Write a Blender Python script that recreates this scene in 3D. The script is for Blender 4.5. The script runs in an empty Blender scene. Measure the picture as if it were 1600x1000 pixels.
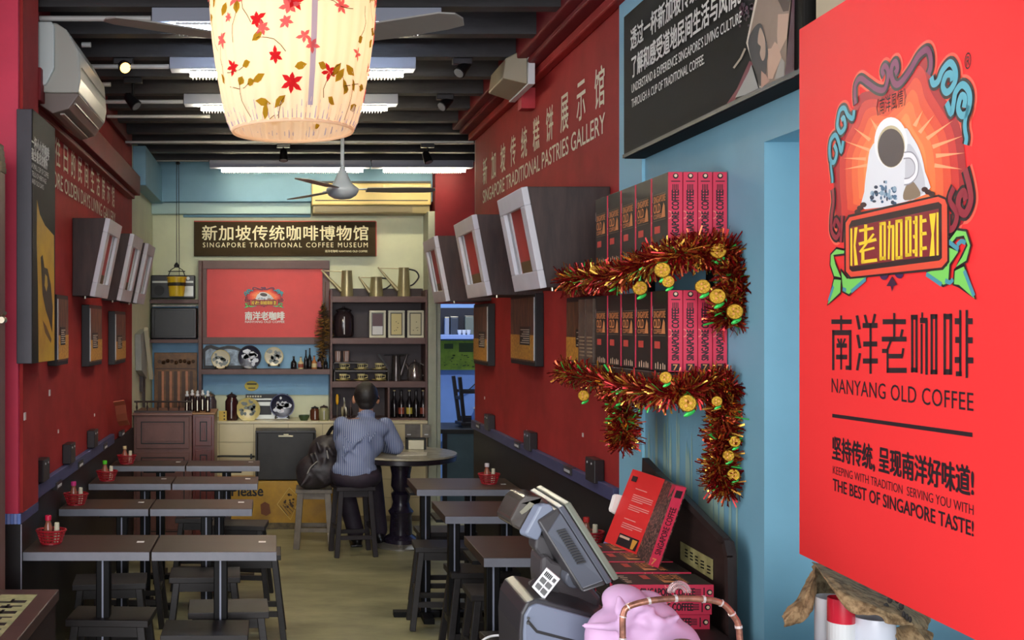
import bpy, math, random
from mathutils import Vector, Matrix, geometry
random.seed(7)
PI = math.pi
SC = bpy.context.scene
COL = SC.collection
# ---------------------------------------------------------------- camera, light, exposure
F = 1650.0; VX, VY, EYE = 430.0, 508.0, 1.65        # focal length and vanishing point in 1600x1000 pixels, eye height in m
cam_d = bpy.data.cameras.new('camera'); cam = bpy.data.objects.new('camera', cam_d); COL.objects.link(cam)
cam_d.sensor_width = 36; cam_d.lens = 36 * F / 1600; cam_d.clip_start = 0.05; cam_d.clip_end = 100
cam_d.shift_x = (800 - VX) / 1600; cam_d.shift_y = (VY - 500) / 1600
cam.location = (0, 0, EYE); cam.rotation_euler = (PI / 2, 0, 0)
SC.camera = cam
SC.view_settings.view_transform = 'Standard'; SC.view_settings.look = 'None'
SC.view_settings.gamma = 1; SC.view_settings.use_curve_mapping = False
SC.view_settings.exposure = 0.12
W = bpy.data.worlds.new('world'); SC.world = W; W.use_nodes = True
W.node_tree.nodes['Background'].inputs[0].default_value = (0.93, 0.96, 1.0, 1)
W.node_tree.nodes['Background'].inputs[1].default_value = 1.7
def area(name, loc, rot, sx, sy, power, col=(1, 1, 1)):
    l = bpy.data.lights.new(name, 'AREA'); l.shape = 'RECTANGLE'; l.size = sx; l.size_y = sy; l.energy = power; l.color = col
    o = bpy.data.objects.new(name, l); COL.objects.link(o); o.location = loc; o.rotation_euler = rot
    return o
area('daylight_from_street', (-0.6, -7.0, 2.6), (math.radians(88), 0, 0), 5.0, 4.2, 560, (0.98, 0.98, 1.0))
area('added_side_fill', (-3.6, 0.8, 2.0), (math.radians(88), 0, math.radians(-82)), 3.2, 2.8, 80, (0.98, 0.98, 1.0))  # added fill for the red board and right wall; the open side is assumed
area('back_room_ceiling_light', (1.9, 10.0, 2.8), (0, 0, 0), 0.6, 0.9, 36, (0.85, 0.92, 1.0))
TUBE_POWER = 230.0

# ---------------------------------------------------------------- helpers
def P(x, y, d): return Vector(((x - VX) / F * d, d, EYE + (VY - y) / F * d))
def X_(x, d): return (x - VX) / F * d
def Z_(y, d): return EYE + (VY - y) / F * d
def lin(c):
    c = c / 255.0
    return c / 12.92 if c <= 0.04045 else ((c + 0.055) / 1.055) ** 2.4
MC = {}
def mat(name, rgb, rough=0.6, metal=0.0, var=0.0, scale=8.0, bump=0.0, rgb2=None, stretch=None, emit=0.0, spec=0.5, trans=0.0, detail=4.0, ramp=None, bscale=None):
    if name in MC: return MC[name]
    m = bpy.data.materials.new(name); m.use_nodes = True
    nt = m.node_tree; b = nt.nodes['Principled BSDF']
    c = (lin(rgb[0]), lin(rgb[1]), lin(rgb[2]), 1)
    b.inputs['Base Color'].default_value = c; b.inputs['Roughness'].default_value = rough
    b.inputs['Metallic'].default_value = metal; b.inputs['Specular IOR Level'].default_value = spec
    if trans: b.inputs['Transmission Weight'].default_value = trans
    if emit:
        b.inputs['Emission Color'].default_value = c; b.inputs['Emission Strength'].default_value = emit
    if var or bump or rgb2:
        tc = nt.nodes.new('ShaderNodeTexCoord'); mp = nt.nodes.new('ShaderNodeMapping')
        if stretch: mp.inputs['Scale'].default_value = stretch
        nt.links.new(tc.outputs['Object'], mp.inputs[0])
        n = nt.nodes.new('ShaderNodeTexNoise'); n.inputs['Scale'].default_value = scale; n.inputs['Detail'].default_value = detail
        n.inputs['Roughness'].default_value = 0.65
        nt.links.new(mp.outputs[0], n.inputs['Vector'])
        r = nt.nodes.new('ShaderNodeValToRGB')
        lo, hi = ramp or (0.3, 0.7)
        r.color_ramp.elements[0].position = lo; r.color_ramp.elements[1].position = hi
        if rgb2: c2 = tuple(lin(v) for v in rgb2) + (1,)
        else: c2 = tuple(min(1, v * (1 + var)) for v in c[:3]) + (1,)
        c1 = tuple(v * (1 - var) for v in c[:3]) + (1,) if not rgb2 else c
        r.color_ramp.elements[0].color = c1; r.color_ramp.elements[1].color = c2
        nt.links.new(n.outputs['Fac'], r.inputs[0]); nt.links.new(r.outputs[0], b.inputs['Base Color'])
        if emit: nt.links.new(r.outputs[0], b.inputs['Emission Color'])
        if bump:
            n2 = n
            if bscale:
                n2 = nt.nodes.new('ShaderNodeTexNoise'); n2.inputs['Scale'].default_value = bscale; n2.inputs['Detail'].default_value = 5
                nt.links.new(mp.outputs[0], n2.inputs['Vector'])
            bp = nt.nodes.new('ShaderNodeBump'); bp.inputs['Strength'].default_value = bump; bp.inputs['Distance'].default_value = 0.004
            nt.links.new(n2.outputs['Fac'], bp.inputs['Height']); nt.links.new(bp.outputs[0], b.inputs['Normal'])
    MC[name] = m
    return m
def flat(rgb, rough=0.6, metal=0.0):
    return mat('ink_%d_%d_%d_%d' % (rgb[0], rgb[1], rgb[2], int(metal * 10)), rgb, rough, metal)

class MB:
    def __init__(s, m=None):
        s.v = []; s.f = []; s.fm = []; s.mats = []; s.cur = 0
        if m is not None: s.use(m)
    def use(s, m):
        if m not in s.mats: s.mats.append(m)
        s.cur = s.mats.index(m); return s
    def add(s, vs, fs, m=None):
        if m is not None: s.use(m)
        if not s.mats: raise ValueError('no material')
        k = len(s.v); s.v.extend(tuple(p) for p in vs)
        s.f.extend([tuple(i + k for i in f) for f in fs]); s.fm.extend([s.cur] * len(fs)); return s
    def box(s, a, b, m=None):
        x0, y0, z0 = a; x1, y1, z1 = b
        if x0 > x1: x0, x1 = x1, x0
        if y0 > y1: y0, y1 = y1, y0
        if z0 > z1: z0, z1 = z1, z0
        vs = [(x0, y0, z0), (x1, y0, z0), (x1, y1, z0), (x0, y1, z0), (x0, y0, z1), (x1, y0, z1), (x1, y1, z1), (x0, y1, z1)]
        return s.add(vs, [(0, 3, 2, 1), (4, 5, 6, 7), (0, 1, 5, 4), (1, 2, 6, 5), (2, 3, 7, 6), (3, 0, 4, 7)], m)
    def hexa(s, lo, hi, m=None):      # two quads joined
        return s.add(list(lo) + list(hi), [(0, 3, 2, 1), (4, 5, 6, 7), (0, 1, 5, 4), (1, 2, 6, 5), (2, 3, 7, 6), (3, 0, 4, 7)], m)
    def bar(s, p0, p1, w, h, m=None, up=(0, 0, 1)):
        p0 = Vector(p0); p1 = Vector(p1); d = (p1 - p0).normalized(); u = Vector(up)
        if abs(d.dot(u)) > 0.98: u = Vector((0, 1, 0))
        a = d.cross(u).normalized() * (w / 2); b = a.cross(d).normalized() * (h / 2)
        q = lambda p: [p - a - b, p + a - b, p + a + b, p - a + b]
        return s.hexa(q(p0), q(p1), m)
    def cyl(s, p0, p1, r0, r1=None, n=12, m=None, cap=True):
        r1 = r0 if r1 is None else r1
        p0 = Vector(p0); p1 = Vector(p1); d = (p1 - p0).normalized()
        u = Vector((0, 0, 1)) if abs(d.z) < 0.9 else Vector((1, 0, 0))
        a = d.cross(u).normalized(); b = d.cross(a).normalized()
        vs = []
        for p, r in ((p0, r0), (p1, r1)):
            for i in range(n):
                t = 2 * PI * i / n; vs.append(p + a * (math.cos(t) * r) + b * (math.sin(t) * r))
        fs = [(i, (i + 1) % n, n + (i + 1) % n, n + i) for i in range(n)]
        if cap: fs += [tuple(range(n - 1, -1, -1)), tuple(range(n, 2 * n))]
        return s.add(vs, fs, m)
    def lathe(s, c, prof, n=24, m=None, axis='z', sx=1, sy=1, cap=True):
        c = Vector(c); vs = []; k = len(prof)
        for (r, z) in prof:
            for i in range(n):
                t = 2 * PI * i / n; x = math.cos(t) * r * sx; y = math.sin(t) * r * sy
                q = Vector((x, y, z)) if axis == 'z' else (Vector((x, z, y)) if axis == 'y' else Vector((z, x, y)))
                vs.append(c + q)
        fs = []
        for j in range(k - 1):
            for i in range(n):
                i2 = (i + 1) % n; fs.append((j * n + i, j * n + i2, (j + 1) * n + i2, (j + 1) * n + i))
        if cap and prof[0][0] > 1e-4: fs.append(tuple(range(n - 1, -1, -1)))
        if cap and prof[-1][0] > 1e-4: fs.append(tuple((k - 1) * n + i for i in range(n)))
        return s.add(vs, fs, m)
    def tube(s, pts, r, n=8, m=None, closed=False):
        pts = [Vector(p) for p in pts]; k = len(pts); rs = r if isinstance(r, (list, tuple)) else [r] * k
        vs = []; a = None
        for j in range(k):
            d = (pts[(j + 1) % k] - pts[j - 1]) if closed else (pts[min(j + 1, k - 1)] - pts[max(j - 1, 0)])
            d = d.normalized() if d.length > 1e-9 else Vector((0, 0, 1))
            if a is None:
                u = Vector((0, 0, 1)) if abs(d.z) < 0.9 else Vector((1, 0, 0)); a = d.cross(u).normalized()
            else: a = (a - d * a.dot(d)).normalized()
            b = d.cross(a)
            for i in range(n):
                t = 2 * PI * i / n; vs.append(pts[j] + a * (math.cos(t) * rs[j]) + b * (math.sin(t) * rs[j]))
        fs = []
        for j in range(k if closed else k - 1):
            j2 = (j + 1) % k
            for i in range(n): i2 = (i + 1) % n; fs.append((j * n + i, j * n + i2, j2 * n + i2, j2 * n + i))
        if not closed: fs += [tuple(range(n - 1, -1, -1)), tuple((k - 1) * n + i for i in range(n))]
        return s.add(vs, fs, m)
    def ell(s, c, r, n=14, k=9, m=None, rot=None):
        c = Vector(c); vs = []; R = rot or Matrix.Identity(3)
        for j in range(1, k):
            ph = PI * j / k
            for i in range(n):
                t = 2 * PI * i / n
                vs.append(c + R @ Vector((r[0] * math.sin(ph) * math.cos(t), r[1] * math.sin(ph) * math.sin(t), r[2] * math.cos(ph))))
        top = len(vs); vs.append(c + R @ Vector((0, 0, r[2]))); vs.append(c - R @ Vector((0, 0, r[2])))
        fs = [(j * n + i, (j + 1) * n + i, (j + 1) * n + (i + 1) % n, j * n + (i + 1) % n) for j in range(k - 2) for i in range(n)]
        fs += [(top, i, (i + 1) % n) for i in range(n)] + [(top + 1, (k - 2) * n + (i + 1) % n, (k - 2) * n + i) for i in range(n)]
        return s.add(vs, fs, m)
    def caps(s, p0, r0, p1, r1, m=None, n=14):      # rounded limb
        p0 = Vector(p0); p1 = Vector(p1)
        s.cyl(p0, p1, r0, r1, n, m); s.ell(p0, (r0,) * 3, n, 8); s.ell(p1, (r1,) * 3, n, 8); return s
    def poly(s, pts, m=None):        # flat polygon, any outline
        pts = [Vector(p) for p in pts]
        tri = geometry.tessellate_polygon([pts])
        return s.add(pts, [tuple(t) for t in tri], m)
    def prism(s, pts, vec, m=None):  # outline extruded along vec
        pts = [Vector(p) for p in pts]; vec = Vector(vec); n = len(pts)
        tri = geometry.tessellate_polygon([pts])
        fs = [tuple(t) for t in tri] + [tuple(n + i for i in reversed(t)) for t in tri] + [(i, (i + 1) % n, n + (i + 1) % n, n + i) for i in range(n)]
        return s.add(pts + [p + vec for p in pts], fs, m)
    def build(s, name, parent=None, m=None, smooth=None, bevel=0.0, remesh=None, sm=0):
        me = bpy.data.meshes.new(name)
        B = Matrix.Identity(4); q = parent
        while q is not None: B = q.matrix_basis @ B; q = q.parent
        if parent is not None:
            L = B.inverted(); vs = [tuple(L @ Vector(v)) for v in s.v]
        else: vs = s.v
        me.from_pydata(vs, [], s.f)
        for q in (s.mats or [m]): me.materials.append(q)
        if s.mats: me.polygons.foreach_set('material_index', s.fm)
        if remesh is None:
            import bmesh
            bm = bmesh.new(); bm.from_mesh(me); bmesh.ops.recalc_face_normals(bm, faces=bm.faces); bm.to_mesh(me); bm.free()
        o = bpy.data.objects.new(name, me); COL.objects.link(o)
        if smooth:
            me.polygons.foreach_set('use_smooth', [True] * len(me.polygons))
            if smooth is not True: me.set_sharp_from_angle(angle=math.radians(smooth))
        if bevel:
            b = o.modifiers.new('bevel', 'BEVEL'); b.width = bevel; b.segments = 2; b.limit_method = 'ANGLE'
        if remesh:
            r = o.modifiers.new('remesh', 'REMESH'); r.mode = 'VOXEL'; r.voxel_size = remesh; r.use_smooth_shade = True
            if sm:
                q = o.modifiers.new('smooth', 'SMOOTH'); q.iterations = sm; q.factor = 0.6
        if parent is not None: o.parent = parent
        return o
def bake(o):                          # turn the modifiers of a mesh into plain mesh
    dg = bpy.context.evaluated_depsgraph_get(); dg.update()
    me = bpy.data.meshes.new_from_object(o.evaluated_get(dg)); old = o.data
    if not me.materials:
        for q in old.materials: me.materials.append(q)
    o.modifiers.clear(); o.data = me; me.name = o.name
    me.polygons.foreach_set('use_smooth', [True] * len(me.polygons))
    return o
def tag(o, label=None, cat=None, group=None, kind=None):
    if label: o['label'] = label
    if cat: o['category'] = cat
    if group: o['group'] = group
    if kind: o['kind'] = kind
    return o
def thing(name, loc, label, cat, group=None, rz=0):
    o = bpy.data.objects.new(name, None); COL.objects.link(o); o.empty_display_size = 0.1
    o.location = loc; o.rotation_euler = (0, 0, rz)
    return tag(o, label, cat, group)
def structure(o): o['kind'] = 'structure'; return o
KIDS = {}
def kids(o): return [c for c in bpy.data.objects if c.parent == o]
def copy_tree(o, parent=None, deep=0):
    ch = kids(o)
    c = o.copy(); COL.objects.link(c)
    if parent is not None: c.parent = parent
    for k in ch: copy_tree(k, c)
    return c
def place(o, loc, rz=0, label=None, group=None):
    o.location = loc; o.rotation_euler = (0, 0, rz)
    if label: o['label'] = label
    if group: o['group'] = group
    return o
TXT = {}
def glyphs(string, bold=0.0, spacing=1.0, align='LEFT', line=1.0):
    key = (string, bold, spacing, align, line)
    if key in TXT: return TXT[key]
    cu = bpy.data.curves.new('glyphs', 'FONT'); cu.body = string; cu.size = 1; cu.resolution_u = 3; cu.offset = bold
    cu.space_character = spacing; cu.align_x = align; cu.space_line = line; cu.fill_mode = 'FRONT'
    o = bpy.data.objects.new('glyphs', cu); COL.objects.link(o)
    dg = bpy.context.evaluated_depsgraph_get()
    me = bpy.data.meshes.new_from_object(o.evaluated_get(dg))
    vs = [(v.co.x, v.co.y) for v in me.vertices]; fs = [tuple(p.vertices) for p in me.polygons]
    bpy.data.objects.remove(o); bpy.data.curves.remove(cu); bpy.data.meshes.remove(me)
    x0 = min(v[0] for v in vs); x1 = max(v[0] for v in vs); y0 = min(v[1] for v in vs); y1 = max(v[1] for v in vs)
    TXT[key] = ([((x - x0) / (x1 - x0), (y - y0) / (y1 - y0)) for x, y in vs], fs)
    return TXT[key]
def write(mb, string, org, U, V, w, h, m, off=(0, 0, 0), bold=0.0, spacing=1.0, align='LEFT', line=1.0, _n=0):
    """lettering filling the rectangle org + U*w + V*h"""
    if bold > 0:                       # heavier strokes: the same glyphs set again, shifted a little
        U_, V_ = Vector(U), Vector(V); nn = U_.cross(V_) * 0.00006; s_ = h * bold * 1.1
        for k, (a, c) in enumerate(((-1, -.6), (1, -.6), (0, .8), (-.4, .3), (.5, .2))):
            write(mb, string, Vector(org) + U_ * (a * s_) + V_ * (c * s_) + nn * k, U, V, w, h, m, off, 0.0, spacing, align, line)
        return
    vs, fs = glyphs(string, bold, spacing, align, line)
    org = Vector(org) + Vector(off); U = Vector(U) * w; V = Vector(V) * h
    mb.add([org + U * a + V * b for a, b in vs], fs, m)
def smoothed(pts, n=6, closed=False):
    out = []; k = len(pts); pts = [Vector(p) for p in pts]
    rng = range(k if closed else k - 1)
    for i in rng:
        g = (lambda j: pts[j % k]) if closed else (lambda j: pts[max(0, min(k - 1, j))])
        p0, p1, p2, p3 = g(i - 1), g(i), g(i + 1), g(i + 2)
        for j in range(n):
            t = j / n
            out.append(0.5 * ((2 * p1) + (p2 - p0) * t + (2 * p0 - 5 * p1 + 4 * p2 - p3) * t * t + (3 * p1 - p0 - 3 * p2 + p3) * t ** 3))
    if not closed: out.append(pts[-1])
    return out

# ---------------------------------------------------------------- materials
M_red = mat('red_paint', (160, 48, 46), 0.7, spec=0.2, var=0.2, scale=3.2, bump=0.08, bscale=60)
M_crimson = mat('crimson_paint', (222, 60, 92), 0.55, var=0.08, scale=4, bump=0.05)
M_dkred = mat('dark_red_paint', (112, 26, 32), 0.6, spec=0.25, var=0.15, scale=3, bump=0.05)
M_blue = mat('sky_blue_paint', (128, 182, 204), 0.6, var=0.05, scale=2.5, bump=0.06, bscale=25)
M_blue2 = mat('beam_cool_lit_blue', (120, 165, 190), 0.6, var=0.06, scale=3)  # cooler light on the back beam, put into its colour
M_pale = mat('wall_warm_lit_pale', (222, 226, 194), 0.65, var=0.07, scale=3)  # pale wall colour with the warm lamp light tinted in
M_dado = mat('black_dado', (24, 20, 21), 0.5, var=0.35, scale=7, bump=0.1)
M_trunk = mat('blue_trunking', (72, 74, 112), 0.5, var=0.12, scale=6)
M_trunk2 = mat('blue_trunking_line', (150, 170, 235), 0.5)
M_floor = mat('concrete_floor', (92, 90, 66), 0.34, rgb2=(170, 164, 126), scale=1.3, bump=0.1, bscale=14, detail=7, ramp=(0.3, 0.72), stretch=(1, 2.2, 1))
M_joist = mat('dark_joist', (46, 44, 46), 0.6, var=0.35, scale=5, bump=0.2, stretch=(1, 6, 6))
M_ceil = mat('ceiling_boards', (34, 33, 35), 0.7, var=0.3, scale=5)
M_dkwood = mat('dark_brown_wood', (50, 34, 31), 0.5, var=0.28, scale=6, bump=0.1, stretch=(1, 1, 5))
M_boxwood = mat('viewer_box_wood', (46, 34, 32), 0.6, rgb2=(72, 54, 50), scale=5, bump=0.15, stretch=(5, 5, 0.8), detail=8)
M_table = mat('table_laminate', (58, 41, 35), 0.4, var=0.18, scale=5, stretch=(0.5, 4, 1))
M_tedge = mat('table_edge', (128, 130, 140), 0.35, var=0.1, scale=9)
M_black = mat('black_metal', (10, 9, 11), 0.5, spec=0.2)
M_stool = mat('stool_wood', (34, 29, 29), 0.5, var=0.3, scale=9, bump=0.15, stretch=(1, 1, 3))
M_stool2 = mat('worn_stool_wood', (110, 100, 88), 0.55, var=0.25, scale=9, bump=0.15)
M_white = mat('white_plastic', (214, 216, 218), 0.4)
M_cream = mat('cream_plastic', (214, 208, 180), 0.45)
M_goldac = mat('yellowed_plastic', (226, 200, 128), 0.4, var=0.04)
M_dk = mat('near_black', (20, 19, 21), 0.5)
M_steel = mat('brushed_steel', (176, 170, 150), 0.28, metal=0.9, var=0.08, scale=12)
M_brass = mat('brass_tin', (158, 148, 112), 0.35, metal=0.55, var=0.12, scale=9)
M_shelf = mat('mauve_brown_shelf', (98, 70, 66), 0.5, var=0.14, scale=7, bump=0.06)
M_shelfin = mat('shelf_back', (70, 60, 62), 0.6, var=0.1)
M_alum = mat('grey_enamel', (160, 170, 182), 0.35)
M_frame = mat('white_frame', (206, 204, 210), 0.45, var=0.05)
M_red1 = mat('board_red', (244, 52, 54), 0.6, spec=0.25)
# ================================================================ SETTING
XL, XR = -1.08, 1.38          # side walls
CZ = EYE + 1.36               # underside of the joists
DL, DR = 7.96, 7.28           # where the red side walls end
YB = 9.3                      # back wall
def sbox(name, a, b, m, parent=None, bevel=0):
    o = MB(m); o.box(a, b); return (structure(o.build(name, bevel=bevel)) if parent is None else o.build(name, parent, bevel=bevel))
floor = sbox('floor', (-1.6, -1.2, -0.12), (3.6, 12.2, 0.0), M_floor)
ceiling = sbox('ceiling', (-1.6, -1.2, CZ + 0.16), (3.6, 12.2, CZ + 0.26), M_ceil)
y = 0.3; k = 0
while y < 9.2:
    b = MB(M_joist); b.box((-1.2, y, CZ), (1.9, y + 0.075, CZ + 0.16)); b.build('ceiling_joist', ceiling); y += 0.421
# left: crimson pier, then red wall, then pale wall
wl = sbox('wall_left', (-1.3, 4.46, 0), (XL, DL, CZ + 0.2), M_red)
sbox('wall_left_back', (-1.3, DL, 0), (XL, YB + 0.2, CZ + 0.2), M_pale)
sbox('wall_left_front', (-1.42, 2.45, 0), (-1.20, 4.16, CZ + 0.2), M_crimson)
b = MB(M_crimson); x0 = X_(33, 4.16)
b.box((-1.3, 4.16, 0.905), (x0 - 0.012, 4.19, CZ + 0.2)); b.use(M_red); b.box((-1.3, 4.19, 0.905), (x0, 4.46, CZ + 0.2)); b.use(M_dado); b.box((-1.3, 4.16, 0), (x0, 4.46, 0.87))
pier = structure(b.build('trim_1'))
for i in range(5):                       # blue painted band of upright strips on the pier front
    xx = x0 - 0.067 + i * 0.0135; b = MB(M_trunk2 if i % 2 else mat('band_light', (120, 150, 225), 0.5)); b.box((xx, 4.152, 0.867), (xx + 0.0115, 4.162, 0.907)); b.build('band_strip', pier)
b = MB(M_trunk); b.box((x0 - 0.08, 4.16, 0.868), (x0 + 0.001, 4.46, 0.906)); b.build('band', pier)
# dado boards and trunking of the left wall
b = MB(M_dado); b.box((XL, 4.46, 0), (XL + 0.012, DL, 0.878))
dl = structure(b.build('baseboard_left'))
b = MB(M_trunk); b.box((XL + 0.001, 4.46, 0.88), (XL + 0.03, 6.9, 0.94)); b.build('cable_trunking', wl, bevel=0.003)
# left boxed beam under the ceiling, with its lighter soffit strip
b = MB(M_dkred); b.box((XL, 4.46, 2.60), (XL + 0.09, 7.75, 2.74)); b.use(mat('soffit_red', (140, 62, 58), 0.5)); b.box((XL, 4.46, 2.575), (XL + 0.05, 7.75, 2.60))
b.use(M_dkred); b.box((XL, 4.46, CZ - 0.05), (XL + 0.03, 7.75, CZ + 0.16)); structure(b.build('trim_2', bevel=0.004))
# right: red wall, then blue wall with recess
wr = sbox('wall_right', (XR, 4.2, 0), (1.6, DR, CZ + 0.2), M_red)
b = MB(M_blue); b.box((XR, 2.98, 0), (1.6, 4.2, CZ + 0.2)); b.box((1.6, 2.98, 0), (1.95, 3.3, CZ + 0.2))
b.box((1.75, -1.2, 0), (1.95, 2.98, CZ + 0.2))
b.box((XR, -1.2, Z_(222, 2.98)), (1.75, 2.98, CZ + 0.2))
wrf = structure(b.build('wall_right_front'))
b = MB(mat('pale_blue_edge', (140, 198, 222), 0.6)); b.box((XR - 0.012, 3.94, 0.2), (XR, 4.2, CZ)); b.build('edge_strip', wrf)
b = MB(M_dado); b.box((XR - 0.012, 4.22, 0), (XR, DR, 0.94)); structure(b.build('baseboard_right'))
b = MB(M_trunk); b.box((XR - 0.03, 4.22, 0.942), (XR, DR, 0.998)); b.build('cable_trunking', wr, bevel=0.003)
# cornice on the right, stepped
b = MB(M_dkred)
b.box((XR - 0.16, 1.0, CZ - 0.015), (XR, DR, CZ + 0.13)); b.box((XR - 0.11, 1.0, CZ - 0.045), (XR, DR, CZ - 0.015)); b.use(M_red); b.box((XR - 0.05, 1.0, CZ - 0.09), (XR, DR, CZ - 0.045))
structure(b.build('trim_3', bevel=0.008))
# back wall with ceiling beam, column, opening and red lintel
XO = X_(690, 9.0)
wb = sbox('wall_back', (-1.3, YB, 0), (XO - 0.02, YB + 0.2, CZ + 0.2), M_pale)
b = MB(M_blue2); b.box((XL, YB - 0.16, Z_(315, 9.14)), (XO - 0.02, YB, CZ + 0.16)); b.use(mat('pale_blue_ledge', (176, 205, 205), 0.6)); b.box((XL, YB - 0.09, Z_(334, 9.2)), (X_(486, 9.2), YB, Z_(315, 9.14)))
b.use(M_blue2); b.box((X_(285, 9.2), YB - 0.03, Z_(338, 9.2)), (X_(486, 9.2), YB, Z_(334, 9.2)))
b.box((XL, 8.0, CZ - 0.30), (XL + 0.10, YB, CZ)); structure(b.build('trim_4', bevel=0.006))
b = MB(mat('grey_green_column', (166, 170, 150), 0.6, var=0.08)); b.box((X_(669, 9.0), 9.0, 0), (X_(682, 9.0), 9.5, Z_(330, 9.0))); b.box((X_(682, 9.05), 9.05, 0), (XO, 9.5, Z_(330, 9.0)))
structure(b.build('trim_5', bevel=0.004))
b = MB(M_dkred); b.box((X_(680, 8.98), 8.98, Z_(474, 9.0)), (2.3, 9.3, CZ + 0.16)); lint = structure(b.build('trim_6'))
# back room seen through the opening
b = MB(mat('back_room_blue', (132, 168, 222), 0.6, var=0.06, scale=3)); b.box((0.8, 11.2, 0), (3.2, 11.35, 3.1)); b.box((3.05, 7.3, 0), (3.2, 11.2, 3.1)); b.box((0.8, 9.5, 0), (1.0, 11.2, 3.1))
structure(b.build('wall_back_room'))
b = MB(mat('red_jamb', (128, 36, 40), 0.5)); b.box((XR, 7.28, 0), (1.6, 7.30, CZ)); b.build('wall_end', wr)
sbox('wall_right_side_room', (1.6, 7.18, 0), (3.2, 7.28, CZ + 0.2), M_red)
# paint worn to a paler green low on the blue wall
b = MB(mat('faded_paint', (176, 204, 184), 0.7, rgb2=(146, 188, 184), scale=9)); R0 = random.Random(21)
for i in range(44):
    yy = 3.12 + R0.random() * 1.0; w = R0.uniform(.012, .04); zt_ = 1.24 + R0.uniform(-.06, .09) + .05 * math.sin(yy * 9)
    b.add([(XR - .0012 - .00002 * i, yy, .9), (XR - .0012 - .00002 * i, yy + w, .9), (XR - .0012 - .00002 * i, yy + w * .8, zt_ - .05), (XR - .0012 - .00002 * i, yy + w * .4, zt_), (XR - .0012 - .00002 * i, yy + w * .1, zt_ - .06)], [(0, 1, 2, 3, 4)])
o = b.build('faded_paint', wrf); o['kind'] = 'stuff'
b = MB(mat('pale_metal_edge', (170, 170, 186), .4)); b.box((x0 - .001, 4.155, 0), (x0 + .003, 4.16, .865)); b.build('corner_strip', pier)
# lettering painted on the side walls
W_cream = mat('cream_lettering', (242, 232, 208), 0.6)
def wall_chars(b, s, X, d0, step, w, z, h, dirn, off):
    for i, ch in enumerate(s): write(b, ch, (X, d0 + dirn * step * i, z), (0, dirn, 0), (0, 0, 1), w, h * (1 if ch not in '日' else .9), W_cream, off=off, bold=.012)

b = MB(W_cream)
wall_chars(b, '新加坡传统糕饼展示馆', XR, 7.0, .272, .135, EYE + 0.925, .172, -1, (-.003, 0, 0))
b.build('lettering', wr); b = MB(W_cream)
write(b, 'SINGAPORE TRADITIONAL PASTRIES GALLERY', (XR, 7.0, EYE + 0.805), (0, -1, 0), (0, 0, 1), 2.59, 0.085, W_cream, off=(-0.003, 0, 0), bold=0.012)
b.build('lettering', wr)
b = MB(W_cream)
wall_chars(b, '往日的民间生活展示馆', XL, 5.18, .198, .11, EYE + 0.785, .15, 1, (.003, 0, 0))
b.build('lettering', wl); b = MB(W_cream)
write(b, 'SINGAPORE OLDEN DAYS LIVING GALLERY', (XL, 4.70, EYE + 0.675), (0, 1, 0), (0, 0, 1), 2.42, 0.078, W_cream, off=(0.003, 0, 0), bold=0.012)
b.build('lettering', wl)

# ================================================================ BIG RED BOARD ON THE RIGHT
BX, BY, BS = 1.191, 2.4, 0.0533
def bt(x, y):                       # where a sight line meets the board: distance along it and height
    r = (x - VX) / F; t = (r * BY - BX) / (r - BS); d = BY - t
    return t, EYE + (VY - y) / F * d
UB = Vector((-BS, -1, 0)).normalized(); NB = Vector((-1, BS, 0)).normalized()
def bp(x, y, lay=0.0):
    t, z = bt(x, y); return Vector((BX - BS * t, BY - t, z)) + NB * (0.0006 * lay)
WB = 0.83; ZB0, ZB1 = 1.13, 2.322
board = thing('coffee_signboard', (BX, BY, ZB0), 'largest bright red board with coffee cup emblem and black lettering, nearest on the right', 'signboard')
p0 = Vector((BX, BY, ZB0)); p1 = p0 + UB * WB
b = MB(M_red1); b.prism([p0, p1, p1 + Vector((0, 0, ZB1 - ZB0)), p0 + Vector((0, 0, ZB1 - ZB0))], -NB * 0.02); b.build('panel', board, bevel=0.001)
EM = {}     # emblem as list of (kind, points in board plane, layer, colour)
EML = []
def T2(pts): return [bt(*p) for p in pts]
z1 = lambda pts: [(1280 + x / 5, 60 + y / 5) for x, y in pts]
z2 = lambda pts: [(1280 + x / 4.545, 260 + y / 4.545) for x, y in pts]
z3 = lambda pts: [(1280 + x / 5.262, 470 + y / 5.262) for x, y in pts]
def fillp(pts, col, lay, sm=0):
    q = T2(pts)
    if sm: q = [(p[0], p[1]) for p in smoothed([(a, c, 0) for a, c in q], sm, True)]
    EML.append((q, col, lay))
def ribbon(q, w):
    q = [Vector((a[0], a[1])) for a in q]; L = []; R = []
    for i in range(len(q)):
        d = q[min(i + 1, len(q) - 1)] - q[max(i - 1, 0)]; d = d.normalized() if d.length > 0 else Vector((1, 0))
        n = Vector((-d.y, d.x)) * (w / 2); L.append(q[i] + n); R.append(q[i] - n)
    return L, R
def strokep(pts, w, col, lay, sm=5, taper=None):
    q = smoothed([(a, c, 0) for a, c in T2(pts)], sm); EML.append((('S', [(p[0], p[1]) for p in q], w), col, lay))
HALO, BLK = (255, 104, 84), (28, 12, 22)
def scroll(pts, col, w=0.0125, inner=None):
    strokep(pts, w + 0.022, HALO, 0.4); strokep(pts, w + 0.011, BLK, 3); strokep(pts, w, col, 4)
    if inner: strokep(pts, w * 0.3, inner, 5)
ob = [(1306, 330), (1303, 250), (1312, 215), (1330, 180), (1342, 150), (1360, 142), (1382, 145), (1395, 134), (1425, 104), (1440, 84), (1452, 95), (1460, 125), (1484, 165), (1500, 195), (1508, 240), (1512, 300), (1505, 350), (1460, 352), (1320, 348)]
cx, cy = 1394, 262
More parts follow.
